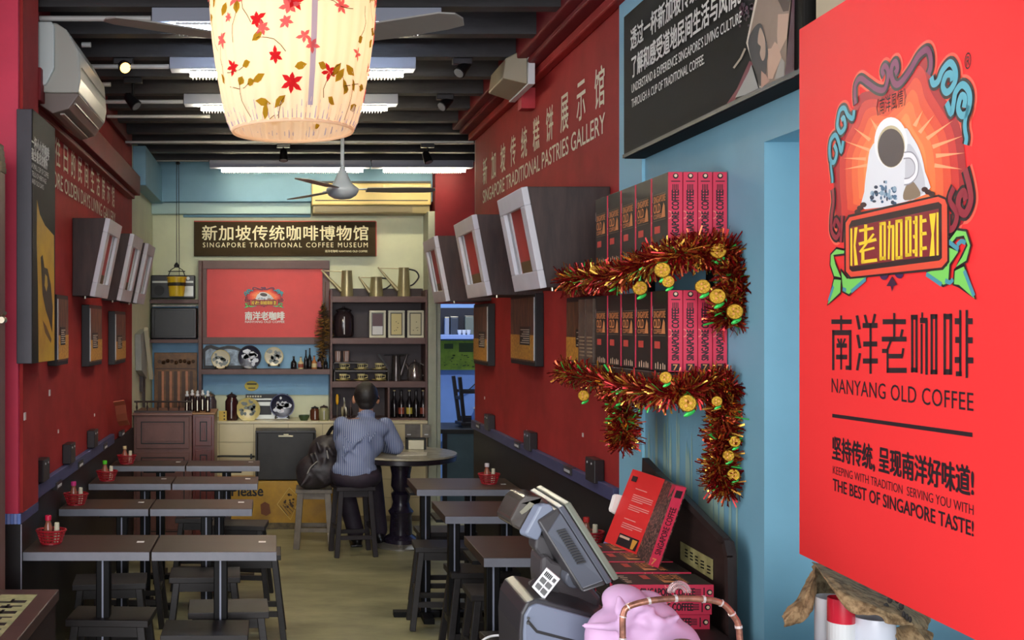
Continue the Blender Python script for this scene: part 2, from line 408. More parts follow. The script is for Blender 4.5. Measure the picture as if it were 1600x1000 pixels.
cols = [(176, 22, 38), (216, 44, 42), (236, 76, 48), (248, 104, 56), (252, 126, 66), (254, 146, 80), (255, 162, 94), (255, 176, 108)]
for i, c in enumerate(cols):
    s_ = 1 - i * 0.105
    fillp([(cx + (x - cx) * s_, cy + (y_ - cy) * s_) for x, y_ in ob], c, 0.6 + 0.2 * i, 3)
for a, r0, r1 in ((-160, 45, 88), (-178, 48, 84), (170, 46, 84), (-143, 52, 84), (-35, 58, 108), (-20, 60, 112), (-50, 56, 92), (-6, 62, 108), (8, 60, 104), (-62, 60, 88), (-122, 56, 78)):
    a = math.radians(a); q = lambda r, s: (cx + 8 + math.cos(a + s) * r, cy - 12 + math.sin(a + s) * r)
    fillp([q(r0, -0.055), q(r1, 0), q(r0, 0.055)], (255, 170, 120), 2.4)
PUR, TEA, MRN = (128, 44, 92), (84, 172, 192), (150, 26, 52)
scroll(z1([(600, 275), (620, 235), (605, 185), (578, 215), (572, 290), (600, 355), (645, 345), (720, 245), (785, 135), (850, 88), (878, 140), (880, 220), (862, 280)]), PUR)
scroll(z1([(515, 290), (500, 250), (520, 215), (545, 250), (542, 330), (515, 400), (460, 398), (390, 350), (330, 312), (292, 360), (286, 440), (292, 515)]), PUR, 0.011)
scroll(z1([(885, 300), (900, 355), (938, 335), (972, 250), (1030, 190), (1070, 240), (1075, 320), (1040, 395), (1000, 420), (975, 370), (1000, 290), (1040, 280), (1050, 330)]), TEA)
scroll(z1([(1005, 500), (1040, 585), (1060, 500), (1075, 420), (1125, 362), (1172, 400), (1188, 480), (1165, 580), (1120, 600), (1095, 540), (1120, 450), (1150, 470), (1140, 540)]), TEA)
scroll(z1([(1180, 520), (1150, 640), (1150, 720), (1160, 780), (1152, 830)]), TEA, 0.010)
scroll(z1([(280, 560), (270, 625), (232, 600), (205, 545), (172, 560), (155, 620), (150, 690), (175, 735), (210, 690), (200, 620), (180, 640)]), TEA, 0.0105)
scroll(z1([(195, 800), (180, 885), (160, 810), (135, 755), (100, 790), (88, 860), (95, 950), (125, 965), (145, 890), (125, 830)]), TEA, 0.0105)
scroll([(1299, 248), (1300, 262), (1302, 278), (1302, 286)], TEA, 0.008)
scroll(z2([(1045, 20), (1075, 140), (1085, 250), (1045, 335), (1000, 300), (1000, 225), (1035, 180), (1050, 240)]), MRN, 0.014)
scroll(z2([(965, 150), (935, 240), (985, 330), (970, 420), (930, 445), (925, 340)]), MRN, 0.012)
scroll(z2([(102, 160), (108, 250), (95, 350), (95, 460), (130, 505), (155, 440), (125, 380), (110, 430)]), MRN, 0.011)
scroll(z2([(170, 350), (165, 440), (160, 540)]), MRN, 0.010)
GRN, TL2 = (126, 214, 96), (70, 150, 170)
for q in ([(930, 520), (985, 445), (1055, 455), (1088, 560), (1058, 675), (975, 725), (1020, 640), (1058, 560), (1035, 500), (985, 510), (945, 560)], [(970, 735), (1040, 700), (1120, 945), (1000, 850), (962, 840)], [(915, 560), (1005, 600), (940, 700), (930, 830), (890, 850), (770, 750), (915, 700)],
          [(188, 592), (130, 580), (88, 625), (85, 700), (112, 785), (165, 790), (125, 690), (110, 635), (185, 625)], [(112, 795), (165, 800), (160, 900), (66, 985)], [(160, 730), (205, 790), (350, 785), (220, 915), (175, 890)]):
    z = z2(q); c0 = (sum(p[0] for p in z) / len(z), sum(p[1] for p in z) / len(z))
    fillp(z, GRN, 4.5); EML.append((('S', T2(z + z[:2]), 0.0045), BLK, 5))
for q in ([(770, 765), (880, 840)], [(1040, 740), (1110, 920)], [(930, 535), (1000, 590)], [(905, 810), (940, 825), (960, 800)], [(340, 800), (235, 890)], [(75, 955), (110, 850)], [(990, 560), (1020, 530), (1050, 545)], [(175, 870), (200, 880)]):
    strokep(z2(q), 0.008, TL2, 5.2, 2)
def frect(q, c, lay, grow=0): fillp(z2(q), c, lay)
frect([(185, 400), (215, 345), (860, 200), (912, 222), (932, 270), (935, 680), (890, 735), (225, 800), (188, 750)], BLK, 5.6)
frect([(198, 400), (225, 362), (855, 215), (905, 235), (920, 275), (922, 670), (880, 718), (235, 785), (200, 745)], (236, 78, 54), 6)
frect([(222, 420), (240, 385), (860, 252), (882, 270), (884, 650), (865, 668), (245, 748), (225, 730)], (36, 10, 22), 6.4)
frect([(234, 432), (862, 300), (868, 628), (238, 712)], (134, 26, 42), 6.8)
YL = (250, 216, 48)
def seg2(q, w, c=YL, lay=7.2, zf=z2, sc=4.545):      # thick straight stroke drawn in the crop's own coordinates
    (xa, ya), (xb, yb) = q; d = Vector((xb - xa, yb - ya)).normalized(); n = Vector((-d.y, d.x)) * w / 2
    fillp(zf([(xa + n.x, ya + n.y), (xb + n.x, yb + n.y), (xb - n.x, yb - n.y), (xa - n.x, ya - n.y)]), c, lay)
seg2([(240, 440), (240, 706)], 14); frect([(262, 435), (285, 430), (270, 560), (287, 700), (262, 703), (256, 570)], YL, 7.2)
for q, w in (([(295, 458), (398, 438)], 20), ([(342, 412), (342, 535)], 22), ([(293, 552), (418, 518)], 22), ([(400, 478), (300, 610)], 15), ([(320, 600), (405, 578)], 16), ([(322, 600), (322, 690)], 22), ([(310, 680), (424, 664)], 24),
             ([(449, 400), (449, 668)], 18), ([(478, 396), (478, 665)], 16), ([(440, 410), (486, 402)], 22), ([(440, 655), (486, 648)], 22), ([(512, 388), (506, 660)], 14), ([(498, 432), (546, 424)], 20), ([(538, 424), (536, 668)], 18), ([(563, 385), (563, 660)], 18), ([(596, 378), (596, 655)], 18), ([(555, 392), (605, 384)], 22), ([(555, 652), (605, 645)], 22),
             ([(632, 365), (632, 640)], 18), ([(660, 360), (660, 636)], 18), ([(624, 372), (668, 366)], 24), ([(624, 632), (668, 625)], 24), ([(702, 352), (702, 640)], 20), ([(736, 346), (736, 640)], 20), ([(680, 398), (702, 394)], 24), ([(680, 500), (702, 496)], 24), ([(676, 606), (702, 600)], 26), ([(736, 390), (775, 382)], 24), ([(736, 480), (776, 474)], 24), ([(736, 585), (778, 578)], 24),
             ([(854, 326), (854, 632)], 14)): seg2(q, w)
frect([(795, 338), (842, 330), (828, 480), (834, 634), (797, 638), (812, 482)], YL, 7.2)
# cup and saucer print
fillp([(1366, 225), (1357, 258), (1352, 300), (1353, 327), (1448, 304), (1447, 268), (1439, 235), (1426, 212), (1412, 200)], (232, 234, 240), 4.2, 3)
fillp([(1420, 225), (1434, 240), (1444, 268), (1446, 300), (1420, 312), (1416, 270)], (205, 206, 214), 4.6, 3)
def ellp(x, y_, rx, ry, c, lay): fillp([(x + rx * math.cos(2 * PI * i / 28), y_ + ry * math.sin(2 * PI * i / 28)) for i in range(28)], c, lay)
ellp(1394, 223, 26, 40, (246, 246, 248), 5); ellp(1394.5, 229, 21.5, 33, (200, 186, 150), 5.3); ellp(1394.5, 231, 20.5, 30, (74, 62, 66), 5.6)
hp_ = [(1414, 243), (1426, 243), (1434, 255), (1433, 272), (1424, 282), (1415, 284)]; strokep(hp_, .0135, (150, 148, 160), 5.2); strokep(hp_, .009, (244, 244, 248), 5.4)
fillp([(1414, 300), (1424, 282), (1434, 290), (1440, 306), (1416, 313)], (140, 120, 98), 5.1, 3)
for i in range(46):
    x = 1362 + random.random() * 40; y_ = 282 + random.random() * 36
    if y_ < 282 + abs(x - 1384) * 0.7: continue
    ellp(x, y_, 1.2 + random.random() * 2.4, 1.5 + random.random() * 3, random.choice([(86, 120, 150), (60, 92, 124), (150, 176, 196), (44, 60, 84)]), 5.3 + random.random() * 0.2)
for x, y_ in ((1346, 325), (1351, 320), (1452, 300), (1458, 303), (1342, 331), (1447, 296)): ellp(x, y_, 5, 4, (60, 24, 30), 5.2)
fillp(z2([(440, 770), (500, 765), (480, 805), (450, 800)]), (60, 24, 80), 4, 2); fillp(z2([(545, 762), (605, 758), (590, 795), (560, 790)]), (60, 24, 80), 4, 2)
fillp(z2([(525, 780), (560, 840), (535, 850), (525, 890), (515, 850), (485, 850)]), (60, 16, 56), 4)
def emblem(mb, frame, sub=False):
    for q, c, lay in EML:
        m = flat(c, 0.5)
        if q[0] == 'S':
            L, R = ribbon(q[1], q[2]); n = len(L)
            mb.add([frame(p.x, p.y, lay) for p in L] + [frame(p.x, p.y, lay) for p in R], [(i, i + 1, n + i + 1, n + i) for i in range(n - 1)], m)
        else: mb.poly([frame(a, c_, lay) for a, c_ in q], m)
def bframe(t, z, lay): return Vector((BX, BY, z)) + UB * (t * math.sqrt(1 + BS * BS)) + NB * (0.0004 * lay + 0.0004)
b = MB(); emblem(b, bframe); b.build('emblem', board)
# lettering of the board
b = MB(); EMK = EML; EML = []
INK = (30, 14, 24)
Hs = lambda x0, x1, yc, th: seg2([(x0, yc), (x1, yc)], th, INK, 1, z3)
Vs = lambda x, y0, y1, w: seg2([(x, y0), (x, y1)], w, INK, 1, z3)
Ds = lambda xa, ya, xb, yb, w: seg2([(xa, ya), (xb, yb)], w, INK, 1, z3)
for a in ((103, 270, 172, 38), (110, 265, 262, 42), (220, 265, 550, 35), (145, 230, 368, 36), (142, 232, 462, 38), (360, 482, 203, 42), (365, 480, 355, 42), (362, 484, 495, 42), (525, 715, 172, 42), (518, 720, 315, 40), (520, 570, 412, 34), (560, 690, 455, 38), (558, 722, 572, 42), (757, 812, 135, 40), (757, 812, 568, 38), (832, 893, 162, 45), (918, 975, 130, 40), (918, 975, 585, 38), (1025, 1095, 130, 45), (1025, 1095, 585, 45), (1118, 1165, 168, 50), (1122, 1165, 322, 50), (1118, 1165, 487, 50), (1127, 1175, 600, 40), (1217, 1265, 168, 50), (1217, 1265, 325, 50), (1217, 1270, 490, 50)): Hs(*a)
for a in ((183, 120, 240, 16), (118, 240, 570, 18), (258, 240, 570, 20), (183, 310, 565, 14), (425, 185, 600, 18), (620, 100, 315, 18), (565, 400, 590, 16), (768, 115, 590, 18), (803, 115, 590, 18), (885, 160, 608, 20), (850, 95, 160, 14), (845, 190, 600, 16), (928, 110, 605, 18), (965, 110, 605, 18), (1035, 105, 608, 20), (1085, 105, 608, 22), (1163, 75, 620, 18), (1217, 75, 635, 20)): Vs(*a)
for a in ((155, 310, 170, 352, 14), (216, 310, 200, 352, 14), (313, 120, 335, 235, 22), (318, 280, 338, 390, 22), (338, 430, 315, 572, 20), (378, 115, 395, 185, 20), (462, 108, 445, 185, 20), (688, 235, 675, 300, 20), (600, 310, 565, 400, 18), (695, 390, 685, 460, 18)): Ds(*a)
fillp([(1301, 646.5), (1301, 652), (1520, 683), (1520, 676)], INK, 1)
for q, c, lay in EML: b.poly([bframe(a, c_, lay) for a, c_ in q], flat(c))
def bwrite(s, x0, ya, yb, x1, bold, m=flat(INK), sp=1.0):
    t0, zt = bt(x0, ya); t1, _ = bt(x1, ya); _, zb = bt(x0, yb)
    write(b, s, bframe(t0, zb, 1), UB, (0, 0, 1), t1 - t0, zt - zb, m, bold=bold, spacing=sp)
bwrite('NANYANG OLD COFFEE', 1300, 590.5, 613, 1522, 0.0, sp=1.06)
bwrite('坚持传统, 呈现南洋好味道!', 1301, 681, 719, 1522, 0.028)
bwrite('KEEPING WITH TRADITION  SERVING YOU WITH', 1302, 727.5, 740, 1522, -0.006)
bwrite('THE BEST OF SINGAPORE TASTE!', 1302, 747.5, 766, 1522, 0.022)
bwrite('《南洋風情》', 1370, 156, 182, 1417, 0.006)
bwrite('®', 1508, 84, 110, 1518, 0.0)
b.build('lettering', board)
EML = EMK
# ================================================================ UPPER SIGNS
WHT = mat('white_lettering', (232, 232, 228), 0.6)
SX, SF, SN = 1.30, 3.94, 2.60
t = thing('hanging_signboard', (SX, SF, EYE + 0.62), 'wide black hanging sign with white Chinese and English lines and sepia photograph, upper right', 'signboard')
b = MB(mat('sign_black', (26, 24, 22), 0.75, var=0.1, scale=3, spec=0.2)); b.box((SX, SN, EYE + 0.62), (XR, SF, EYE + 1.15)); b.build('panel', t, bevel=0.004)
b = MB(mat('sign_edge', (24, 26, 34), 0.5)); b.box((SX - 0.004, SN, EYE + 0.622), (SX, SF, EYE + 0.635)); b.build('edge_strip', t)
o_ = (-0.004, 0, 0)
b = MB(WHT)
def sw(s, y0, y1, z0, z1, bold, sp=1.0):
    b = MB(WHT); write(b, s, (SX, y0, EYE + z0), (0, -1, 0), (0, 0, 1), y0 - y1, z1 - z0, WHT, off=o_, bold=bold, spacing=sp); b.build('lettering', t)
sw('透过一杯新加坡传统咖啡', 3.85, 3.10, 1.00, 1.078, 0.025)
sw('了解和感受道地民间生活与风情。', 3.84, 2.94, 0.897, 0.975, 0.025)
sw('UNDERSTAND & EXPERIENCE SINGAPORE’S LIVING CULTURE', 3.84, 2.935, 0.843, 0.874, 0.012)
sw('THROUGH A CUP OF TRADITIONAL COFFEE.', 3.84, 3.19, 0.790, 0.820, 0.012)
def sp_(pts, lay=1): return [Vector((SX - 0.002 - 0.001 * lay, SX / ((x - VX) / F), EYE + (VY - y) / F * (SX / ((x - VX) / F)))) for x, y in pts]
z4 = lambda pts: [(1120 + x / 7.144, y / 7.144) for x, y in pts]
b = MB()
SEP = mat('sepia_print', (158, 138, 122), 0.6, var=0.12, scale=5)
b.poly(sp_(z4([(480, -60), (350, 480), (500, 985), (780, 860), (800, 400), (850, -80)]), 1), SEP)
b.poly(sp_(z4([(455, -60), (480, -60), (360, 480), (515, 985), (495, 990), (342, 480)]), 1.5), flat((226, 216, 200)))
b.poly(sp_(z4([(700, 160), (820, 150), (800, 420), (700, 620), (690, 400)]), 2), flat((208, 176, 154)))
b.poly(sp_(z4([(575, 545), (625, 540), (665, 465), (700, 500), (740, 640), (640, 880), (590, 880)]), 2.2), flat((212, 176, 152)))
b.poly(sp_(smoothed(z4([(500, 250), (560, 400), (600, 560), (590, 700), (600, 800), (540, 850), (520, 985), (470, 880), (365, 520), (400, 330)]) and [(x, y, 0) for x, y in z4([(505, 260), (550, 380), (590, 560), (580, 700), (560, 840), (515, 800), (505, 970), (450, 830), (368, 500), (420, 330)])], 4, True) and [(p.x, p.y) for p in smoothed([(x, y, 0) for x, y in z4([(505, 260), (550, 380), (590, 560), (580, 700), (560, 840), (515, 800), (505, 970), (450, 830), (368, 500), (420, 330)])], 4, True)], 2.4), flat((44, 42, 44)))
b.poly(sp_([(p.x, p.y) for p in smoothed([(x, y, 0) for x, y in z4([(500, 310), (540, 380), (560, 470), (560, 620), (530, 680), (500, 600), (510, 520), (475, 470)])], 4, True)], 2.6), flat((196, 170, 150)))
b.poly(sp_(z4([(515, 790), (570, 840), (610, 900), (515, 985)]), 2.5), flat((196, 156, 138)))
b.poly(sp_(z4([(680, -40), (850, -60), (820, 120), (760, 130), (720, 40)]), 2.3), flat((92, 78, 68)))
b.poly(sp_(z4([(370, 800), (400, 720), (480, 990), (330, 1060), (220, 1090)]), 1.6), flat((168, 170, 166)))
b.poly(sp_(z4([(860, -40), (885, -40), (880, 860), (770, 900), (800, 600)]), 1.6), flat((74, 34, 52)))
b.poly(sp_(z4([(740, 640), (780, 700), (770, 850), (690, 880), (660, 890)]), 2.7), flat((170, 166, 158)))
b.build('photo_print', t)
b = MB()
pts = z4([(140, 1180), (260, 1000), (350, 800), (400, 690)]); L, R = ribbon([(x, y) for x, y in pts], 7); b.poly(sp_([(p.x, p.y) for p in L + R[::-1]], 1.2), flat((120, 46, 62)))
pts = z4([(200, 760), (280, 650), (330, 540)]); L, R = ribbon([(x, y) for x, y in pts], 3); b.poly(sp_([(p.x, p.y) for p in L + R[::-1]], 1.2), flat((180, 166, 150)))
for i in range(26):
    x = 1155 + random.random() * 20; y_ = 2 + random.random() * 42; x += (45 - y_) * 0.1; r = 1 + random.random() * 2.6
    b.poly(sp_([(x + r * math.cos(a), y_ + 1.6 * r * math.sin(a)) for a in (0, 1.2, 2.2, 3.3, 4.6, 5.4)], 1.1), flat(random.choice([(78, 44, 64), (96, 58, 78), (66, 52, 66)])))
b.build('swirl_print', t)
# beige board beyond the sign, over the red board
t = thing('beige_signboard', (1.31, 2.56, 2.3), 'beige board with a brown floral edge just above the big red signboard', 'signboard')
b = MB(mat('beige_print', (196, 184, 154), 0.6, var=0.1, scale=3)); b.box((1.31, 1.7, 2.28), (XR - .001, 2.56, 2.95)); b.build('panel', t, bevel=0.003)
b = MB()
for i in range(60):
    yy = 2.26 - random.random() * 0.04 - (0.12 if i % 3 == 0 else 0) * random.random(); zz = 2.3 + random.random() * 0.5; r = 0.006 + random.random() * 0.01
    b.poly([(1.3085, yy + r * math.cos(a), zz + r * math.sin(a)) for a in (0, 1.1, 2.1, 3.0, 4.2, 5.3)], flat(random.choice([(110, 96, 60), (84, 80, 62), (150, 130, 84)])))
b.build('floral_print', t)

# left black poster panel fixed to the pier
PX0, PX1, PY0, PY1 = -1.005, -0.942, 4.1, 4.52
t = thing('coffee_poster_panel', (PX0, PY0, 1.5), 'tall thick black wall panel with small white lines and yellow swoosh, left pier', 'poster')
b = MB(mat('panel_side_grey', (66, 64, 72), 0.55, var=0.1)); b.box((PX0, PY0, 1.5), (PX1 - 0.003, PY1, 2.49)); b.build('panel', t, bevel=0.003)
b = MB(mat('poster_black', (34, 30, 26), 0.7, var=0.12, spec=0.2)); b.box((PX1 - 0.003, PY0, 1.5), (PX1, PY1, 2.49)); b.build('print_sheet', t)
def lp(x, y, lay=1): d = PX1 / ((x - VX) / F); return Vector((PX1 + 0.0008 * lay, d, EYE + (VY - y) / F * d))
b = MB()
YEL = mat('poster_yellow', (224, 180, 36), 0.5, rgb2=(196, 140, 40), scale=6)
b.poly([lp(*p) for p in [(57.5, 312), (62, 335), (70, 352), (84, 368), (84.6, 452), (84.8, 563), (60, 566), (59, 450), (57, 380)]], YEL)
b.poly([lp(p[0], p[1], 1.6) for p in [(63, 402), (66, 398), (69, 418), (74, 420), (79, 445), (82, 480), (81, 520), (76, 500), (71, 485), (66, 460)]], flat((58, 40, 20)))
b.poly([lp(p[0], p[1], 2) for p in [(70, 428), (73, 432), (74, 446), (72, 456), (69, 446)]], flat((206, 168, 60)))
b.poly([lp(p[0], p[1], 1.6) for p in [(66, 500), (72, 510), (80, 530), (79, 536), (70, 520)]], flat((110, 74, 26)))
b.build('yellow_print', t)
b = MB(WHT)
for s, ya, yb, x0, x1, bo in (('一杯小小的咖啡', 210, 231, 49, 76.5, .03), ('蕴含着浓浓情怀', 230, 249, 49, 74, .03), ('A SMALL CUP OF COFFEE', 253, 262, 49, 75.5, .0), ('TELLS OF HERITAGE', 266, 274, 49.5, 72, .0), ('AND OLD DAYS', 278, 286, 49.5, 68, .0)):
    A = lp(x0, ya); B_ = lp(x0, yb); C = lp(x1, ya)
    write(b, s, (PX1 + 0.001, A.y, B_.z), (0, 1, 0), (0, 0, 1), C.y - A.y, A.z - B_.z, WHT, bold=bo)
b.build('lettering', t)

# ================================================================ VIEWER BOXES ON THE SIDE WALLS
def viewer_box(side, d0, d1, label, group, XW, lab_frame=None):
    """side +1: on the right wall, -1: on the left. top protrudes more than the bottom; a white frame on the tilted face"""
    zt, zb = EYE + 0.57, EYE + 0.155
    xt, xb = (1.035, 1.115) if side > 0 else (-0.90, -0.985)
    t = thing('viewer_box', (XW, d0, zb), label, 'display box', group)
    b = MB(M_boxwood)
    lo = [(XW - side * 0.002, d0 + 0.012, zb), (XW - side * 0.002, d1 - 0.012, zb), (xb, d1 - 0.012, zb), (xb, d0 + 0.012, zb)]
    hi = [(XW - side * 0.002, d0 + 0.012, zt), (XW - side * 0.002, d1 - 0.012, zt), (xt, d1 - 0.012, zt), (xt, d0 + 0.012, zt)]
    b.hexa(lo, hi); b.build('body', t, bevel=0.003)
    up = Vector((xt - xb, 0, zt - zb)).normalized(); V0 = Vector((xb, d0, zb)); out = Vector((-up.z * side, 0, up.x * side))
    if out.x * side > 0: out = -out
    h = math.hypot(xt - xb, zt - zb); w = d1 - d0; fr = 0.075; dep = 0.028
    def q(y, z, k): return V0 + Vector((0, y, 0)) + up * z + out * k
    b = MB(M_frame)
    def slab(y0, y1, za, zc, k0, k1): b.hexa([q(y0, za, k0), q(y1, za, k0), q(y1, zc, k0), q(y0, zc, k0)], [q(y0, za, k1), q(y1, za, k1), q(y1, zc, k1), q(y0, zc, k1)])
    slab(0, w, 0, fr, 0, dep); slab(0, w, h - fr, h, 0, dep); slab(0, fr, fr, h - fr, 0, dep); slab(w - fr, w, fr, h - fr, 0, dep)
    b.build('frame', t, bevel=0.003)
    b = MB(mat('frame_liner', (190, 194, 198), 0.5)); k0, k1 = -0.004, 0.012
    slab(fr, fr + 0.02, fr, h - fr, k0, k1); slab(w - fr - 0.045, w - fr, fr, h - fr, k0, k1)
    b.build('liner', t)
    b = MB(mat('viewer_picture_red', (168, 44, 34), 0.5, var=0.15, scale=7)); slab(fr + 0.02, w - fr - 0.045, fr + 0.0, h - fr, -0.004, 0.004)
    b.use(flat((96, 74, 30))); slab(fr + 0.03, w - fr - 0.06, fr, fr + 0.05, 0.004, 0.006); b.build('picture', t)
    b = MB(M_steel); b.cyl(q(0.03, 0.012, -0.03), q(0.03, 0.0, -0.03) + Vector((0, 0, -0.02)), 0.006); b.build('knob', t)
    return t
g = 'picture viewer boxes on the red walls'
viewer_box(1, 4.33, 4.80, 'largest dark wooden viewer box with tilted white frame, beside the coffee box shelf', g, XR)
viewer_box(1, 5.42, 5.97, 'middle of three dark wooden viewer boxes with white frames, right red wall', g, XR)
viewer_box(1, 6.72, 7.22, 'farthest white framed viewer box, right red wall, beside shelf unit', g, XR)
viewer_box(-1, 5.6, 6.03, 'nearest dark wooden viewer box with white frame, left red wall', g, XL)
viewer_box(-1, 6.55, 7.0, 'middle of three white framed viewer boxes, left red wall', g, XL)
viewer_box(-1, 7.3, 7.7, 'farthest white framed viewer box, left red wall, beside yellow bucket', g, XL)

# framed posters under the boxes
def wall_poster(side, d0, d1, y_top, y_bot, label, cols, xw=None, warm=(240, 184, 70)):
    X = (XR if side > 0 else XL); Xf = X - side * 0.045
    dn = d0; z1_ = EYE + (VY - y_top) / F * dn; z0_ = EYE + (VY - y_bot) / F * dn
    t = thing('framed_poster', (X, d0, z0_), label, 'poster', 'framed posters under the viewer boxes')
    b = MB(M_dk); b.box((Xf, d0, z0_), (X - side * 0.001, d1, z1_)); b.build('frame', t, bevel=0.003)
    b = MB(mat('poster_white_edge', (206, 206, 206), 0.5)); b.box((Xf - side * 0.004, d0 + 0.012, z0_ + 0.03), (Xf, d0 + 0.024, z1_ - 0.02)); b.build('white_edge', t)
    h = z1_ - z0_ - 0.04
    b = MB(mat('poster_brown', (44, 30, 24), 0.45, rgb2=(128, 84, 52), scale=16, stretch=(1, 2.5, .6))); b.box((Xf - side * 0.003, d0 + 0.025, z0_ + 0.02), (Xf, d1 - 0.012, z0_ + 0.02 + h))
    b.use(mat('poster_beans', warm, 0.45, rgb2=(176, 104, 30), scale=60)); b.box((Xf - side * 0.005, d0 + 0.027, z0_ + 0.03), (Xf, d1 - 0.014, z0_ + 0.02 + h * 0.42))
    b.use(mat('poster_bean_dark', (40, 28, 22), 0.5)); b.box((Xf - side * 0.006, d0 + 0.04 + (d1 - d0) * 0.1, z0_ + 0.02 + h * 0.26), (Xf, d0 + 0.04 + (d1 - d0) * 0.5, z0_ + 0.02 + h * 0.55)); b.build('print_sheet', t)
    b = MB(W_cream)
    for i in range(7):
        zz = z0_ + 0.02 + h * (0.29 + 0.034 * i); ya = d0 + 0.05 + (d1 - d0) * 0.1
        b.box((Xf - side * 0.0072, ya, zz), (Xf - side * 0.006, ya + (d1 - d0) * (0.34 - 0.05 * (i % 3)), zz + h * 0.012))
    b.build('print_lines', t)
    return t
wall_poster(1, 5.42, 5.98, 458, 573, 'brown poster of coffee beans with small text, right wall under the middle viewer box', None)
wall_poster(1, 6.62, 7.1, 474, 572, 'narrow brown coffee bean poster beside the doorway, right wall', None)
wall_poster(1, 4.42, 4.84, 462, 578, 'dark brown poster half behind the coffee boxes on the right wall', None, warm=(130, 106, 70))
wall_poster(-1, 5.88, 6.3, 476, 573, 'nearer dark framed poster under the left viewer boxes', None)
wall_poster(-1, 6.82, 7.3, 486, 570, 'farther dark framed poster under the left viewer boxes', None)
wall_poster(-1, 5.0, 5.28, 460, 572, 'small framed poster just behind the yellow and black panel', None, warm=(190, 150, 110))

# ================================================================ COFFEE BOXES
M_cbox = mat('coffee_box_black', (34, 28, 26), 0.5, var=0.12)
M_spine = mat('coffee_box_spine', (206, 46, 76), 0.5)
M_or = flat((216, 138, 84)); M_ink = flat((30, 14, 22)); M_tag = flat((206, 70, 60)); M_lt = flat((226, 190, 160))
BW, BDp, BHt = 0.0435, 0.142, 0.25
def coffee_box(name='coffee_box'):
    t = thing(name, (0, 0, 0), 'x', 'box')      # local: X thickness, Y depth (spine at y=0), Z height
    b = MB(M_cbox); b.box((0.001, 0.001, 0), (BW - 0.001, BDp - 0.001, BHt)); b.build('carton', t, bevel=0.001)
    b = MB(M_spine); b.box((0.001, -0.001, 0.001), (BW - 0.001, 0.001, BHt - 0.001)); b.use(M_spine); b.box((0.0, -0.0005, 0.001), (0.0025, 0.004, BHt - 0.001)); b.build('spine', t)
    b = MB(M_ink)
    write(b, 'SINGAPORE COFFEE', (BW * 0.72, -0.0016, 0.036), (0, 0, 1), (-1, 0, 0), 0.158, 0.0215, M_ink, bold=0.04)
    b.use(M_ink)
    for i in range(4): b.box((0.012 + i * 0.005, -0.0016, 0.193), (0.0145 + i * 0.005, -0.0012, 0.212))
    b.cyl((BW / 2, -0.0014, 0.237), (BW / 2, -0.0010, 0.237), 0.0085, n=16); b.box((0.008, -0.0016, 0.2195), (0.0355, -0.0012, 0.2225))
    b.box((0.008, -0.0016, 0.004), (0.034, -0.0012, 0.026))
    b.use(M_lt); b.cyl((BW / 2, -0.0020, 0.238), (BW / 2, -0.0014, 0.238), 0.0048, n=10)
    b.use(M_or); write(b, '7', (0.014, -0.0020, 0.006), (1, 0, 0), (0, 0, 1), 0.013, 0.017, M_or, bold=0.03)
    b.use(flat((226, 120, 110)));
    L = [(0.0 + 0.013 * math.cos(a), 0.119 + 0.013 * math.sin(a)) for a in [(-PI / 2) + PI * i / 10 for i in range(11)]]
    L2 = [(0.0 + 0.0095 * math.cos(a), 0.119 + 0.0095 * math.sin(a)) for a in [(-PI / 2) + PI * i / 10 for i in range(11)]]
    b.add([(x, -0.0013, z) for x, z in L] + [(x, -0.0013, z) for x, z in L2], [(i, i + 1, 11 + i + 1, 11 + i) for i in range(10)])
    b.build('spine_print', t)
    b = MB(M_or)
    U = (0, -1, 0); V = (0, 0, 1); o = (0.0002, 0, 0)
    for s, yy, zz, w, h, bo in (('SINGAPORE', 0.125, 0.166, 0.100, 0.021, .03), ('OLD', 0.125, 0.134, 0.058, 0.028, .04), ('COFFEE', 0.125, 0.116, 0.066, 0.014, .03)):
        write(b, s, (0, yy, zz), U, V, w, h, M_or, off=(0.0, 0, 0), bold=bo)
    b.add([(0, 0.060, 0.116), (0, 0.026, 0.116), (0, 0.030, 0.150), (0, 0.040, 0.162), (0, 0.052, 0.140)], [(0, 1, 2, 3, 4)])
    b.use(flat((120, 100, 80))); b.add([(0, 0.128, 0.1905), (0, 0.022, 0.1905), (0, 0.022, 0.1925), (0, 0.128, 0.1925)], [(0, 1, 2, 3)]); b.add([(0, 0.128, 0.109), (0, 0.022, 0.109), (0, 0.022, 0.111), (0, 0.128, 0.111)], [(0, 1, 2, 3)])
    b.use(M_tag); b.add([(0, 0.118, 0.070), (0, 0.070, 0.070), (0, 0.070, 0.092), (0, 0.118, 0.092)], [(0, 1, 2, 3)])
    b.use(M_lt)
    for i, (yy, hh) in enumerate(((0.112, .016), (0.092, .02), (0.07, .015), (0.05, .018), (0.034, .014))): b.add([(0, yy, 0.006), (0, yy - 0.009, 0.006), (0, yy - 0.008, 0.006 + hh), (0, yy - 0.003, 0.009 + hh), (0, yy - 0.001, 0.006 + hh)], [(0, 1, 2, 3, 4)])
    b.use(flat((170, 150, 150))); b.add([(0, 0.138, 0.17), (0, 0.133, 0.17), (0, 0.133, 0.205), (0, 0.138, 0.20)], [(0, 1, 2, 3)])
    b.build('side_print', t)
    return t
cbox = coffee_box(); used = False
def put_box(x, y, z, label, group, rot=None):
    global used
    o = cbox if not used else copy_tree(cbox); used = True
    o.location = (x, y, z)
    if rot is not None: o.rotation_euler = rot
    o['label'] = label; o['group'] = group
    return o
SHX, SHY = 1.197, 3.215
ordw = ['frontmost', 'second', 'third', 'fourth', 'fifth and farthest']
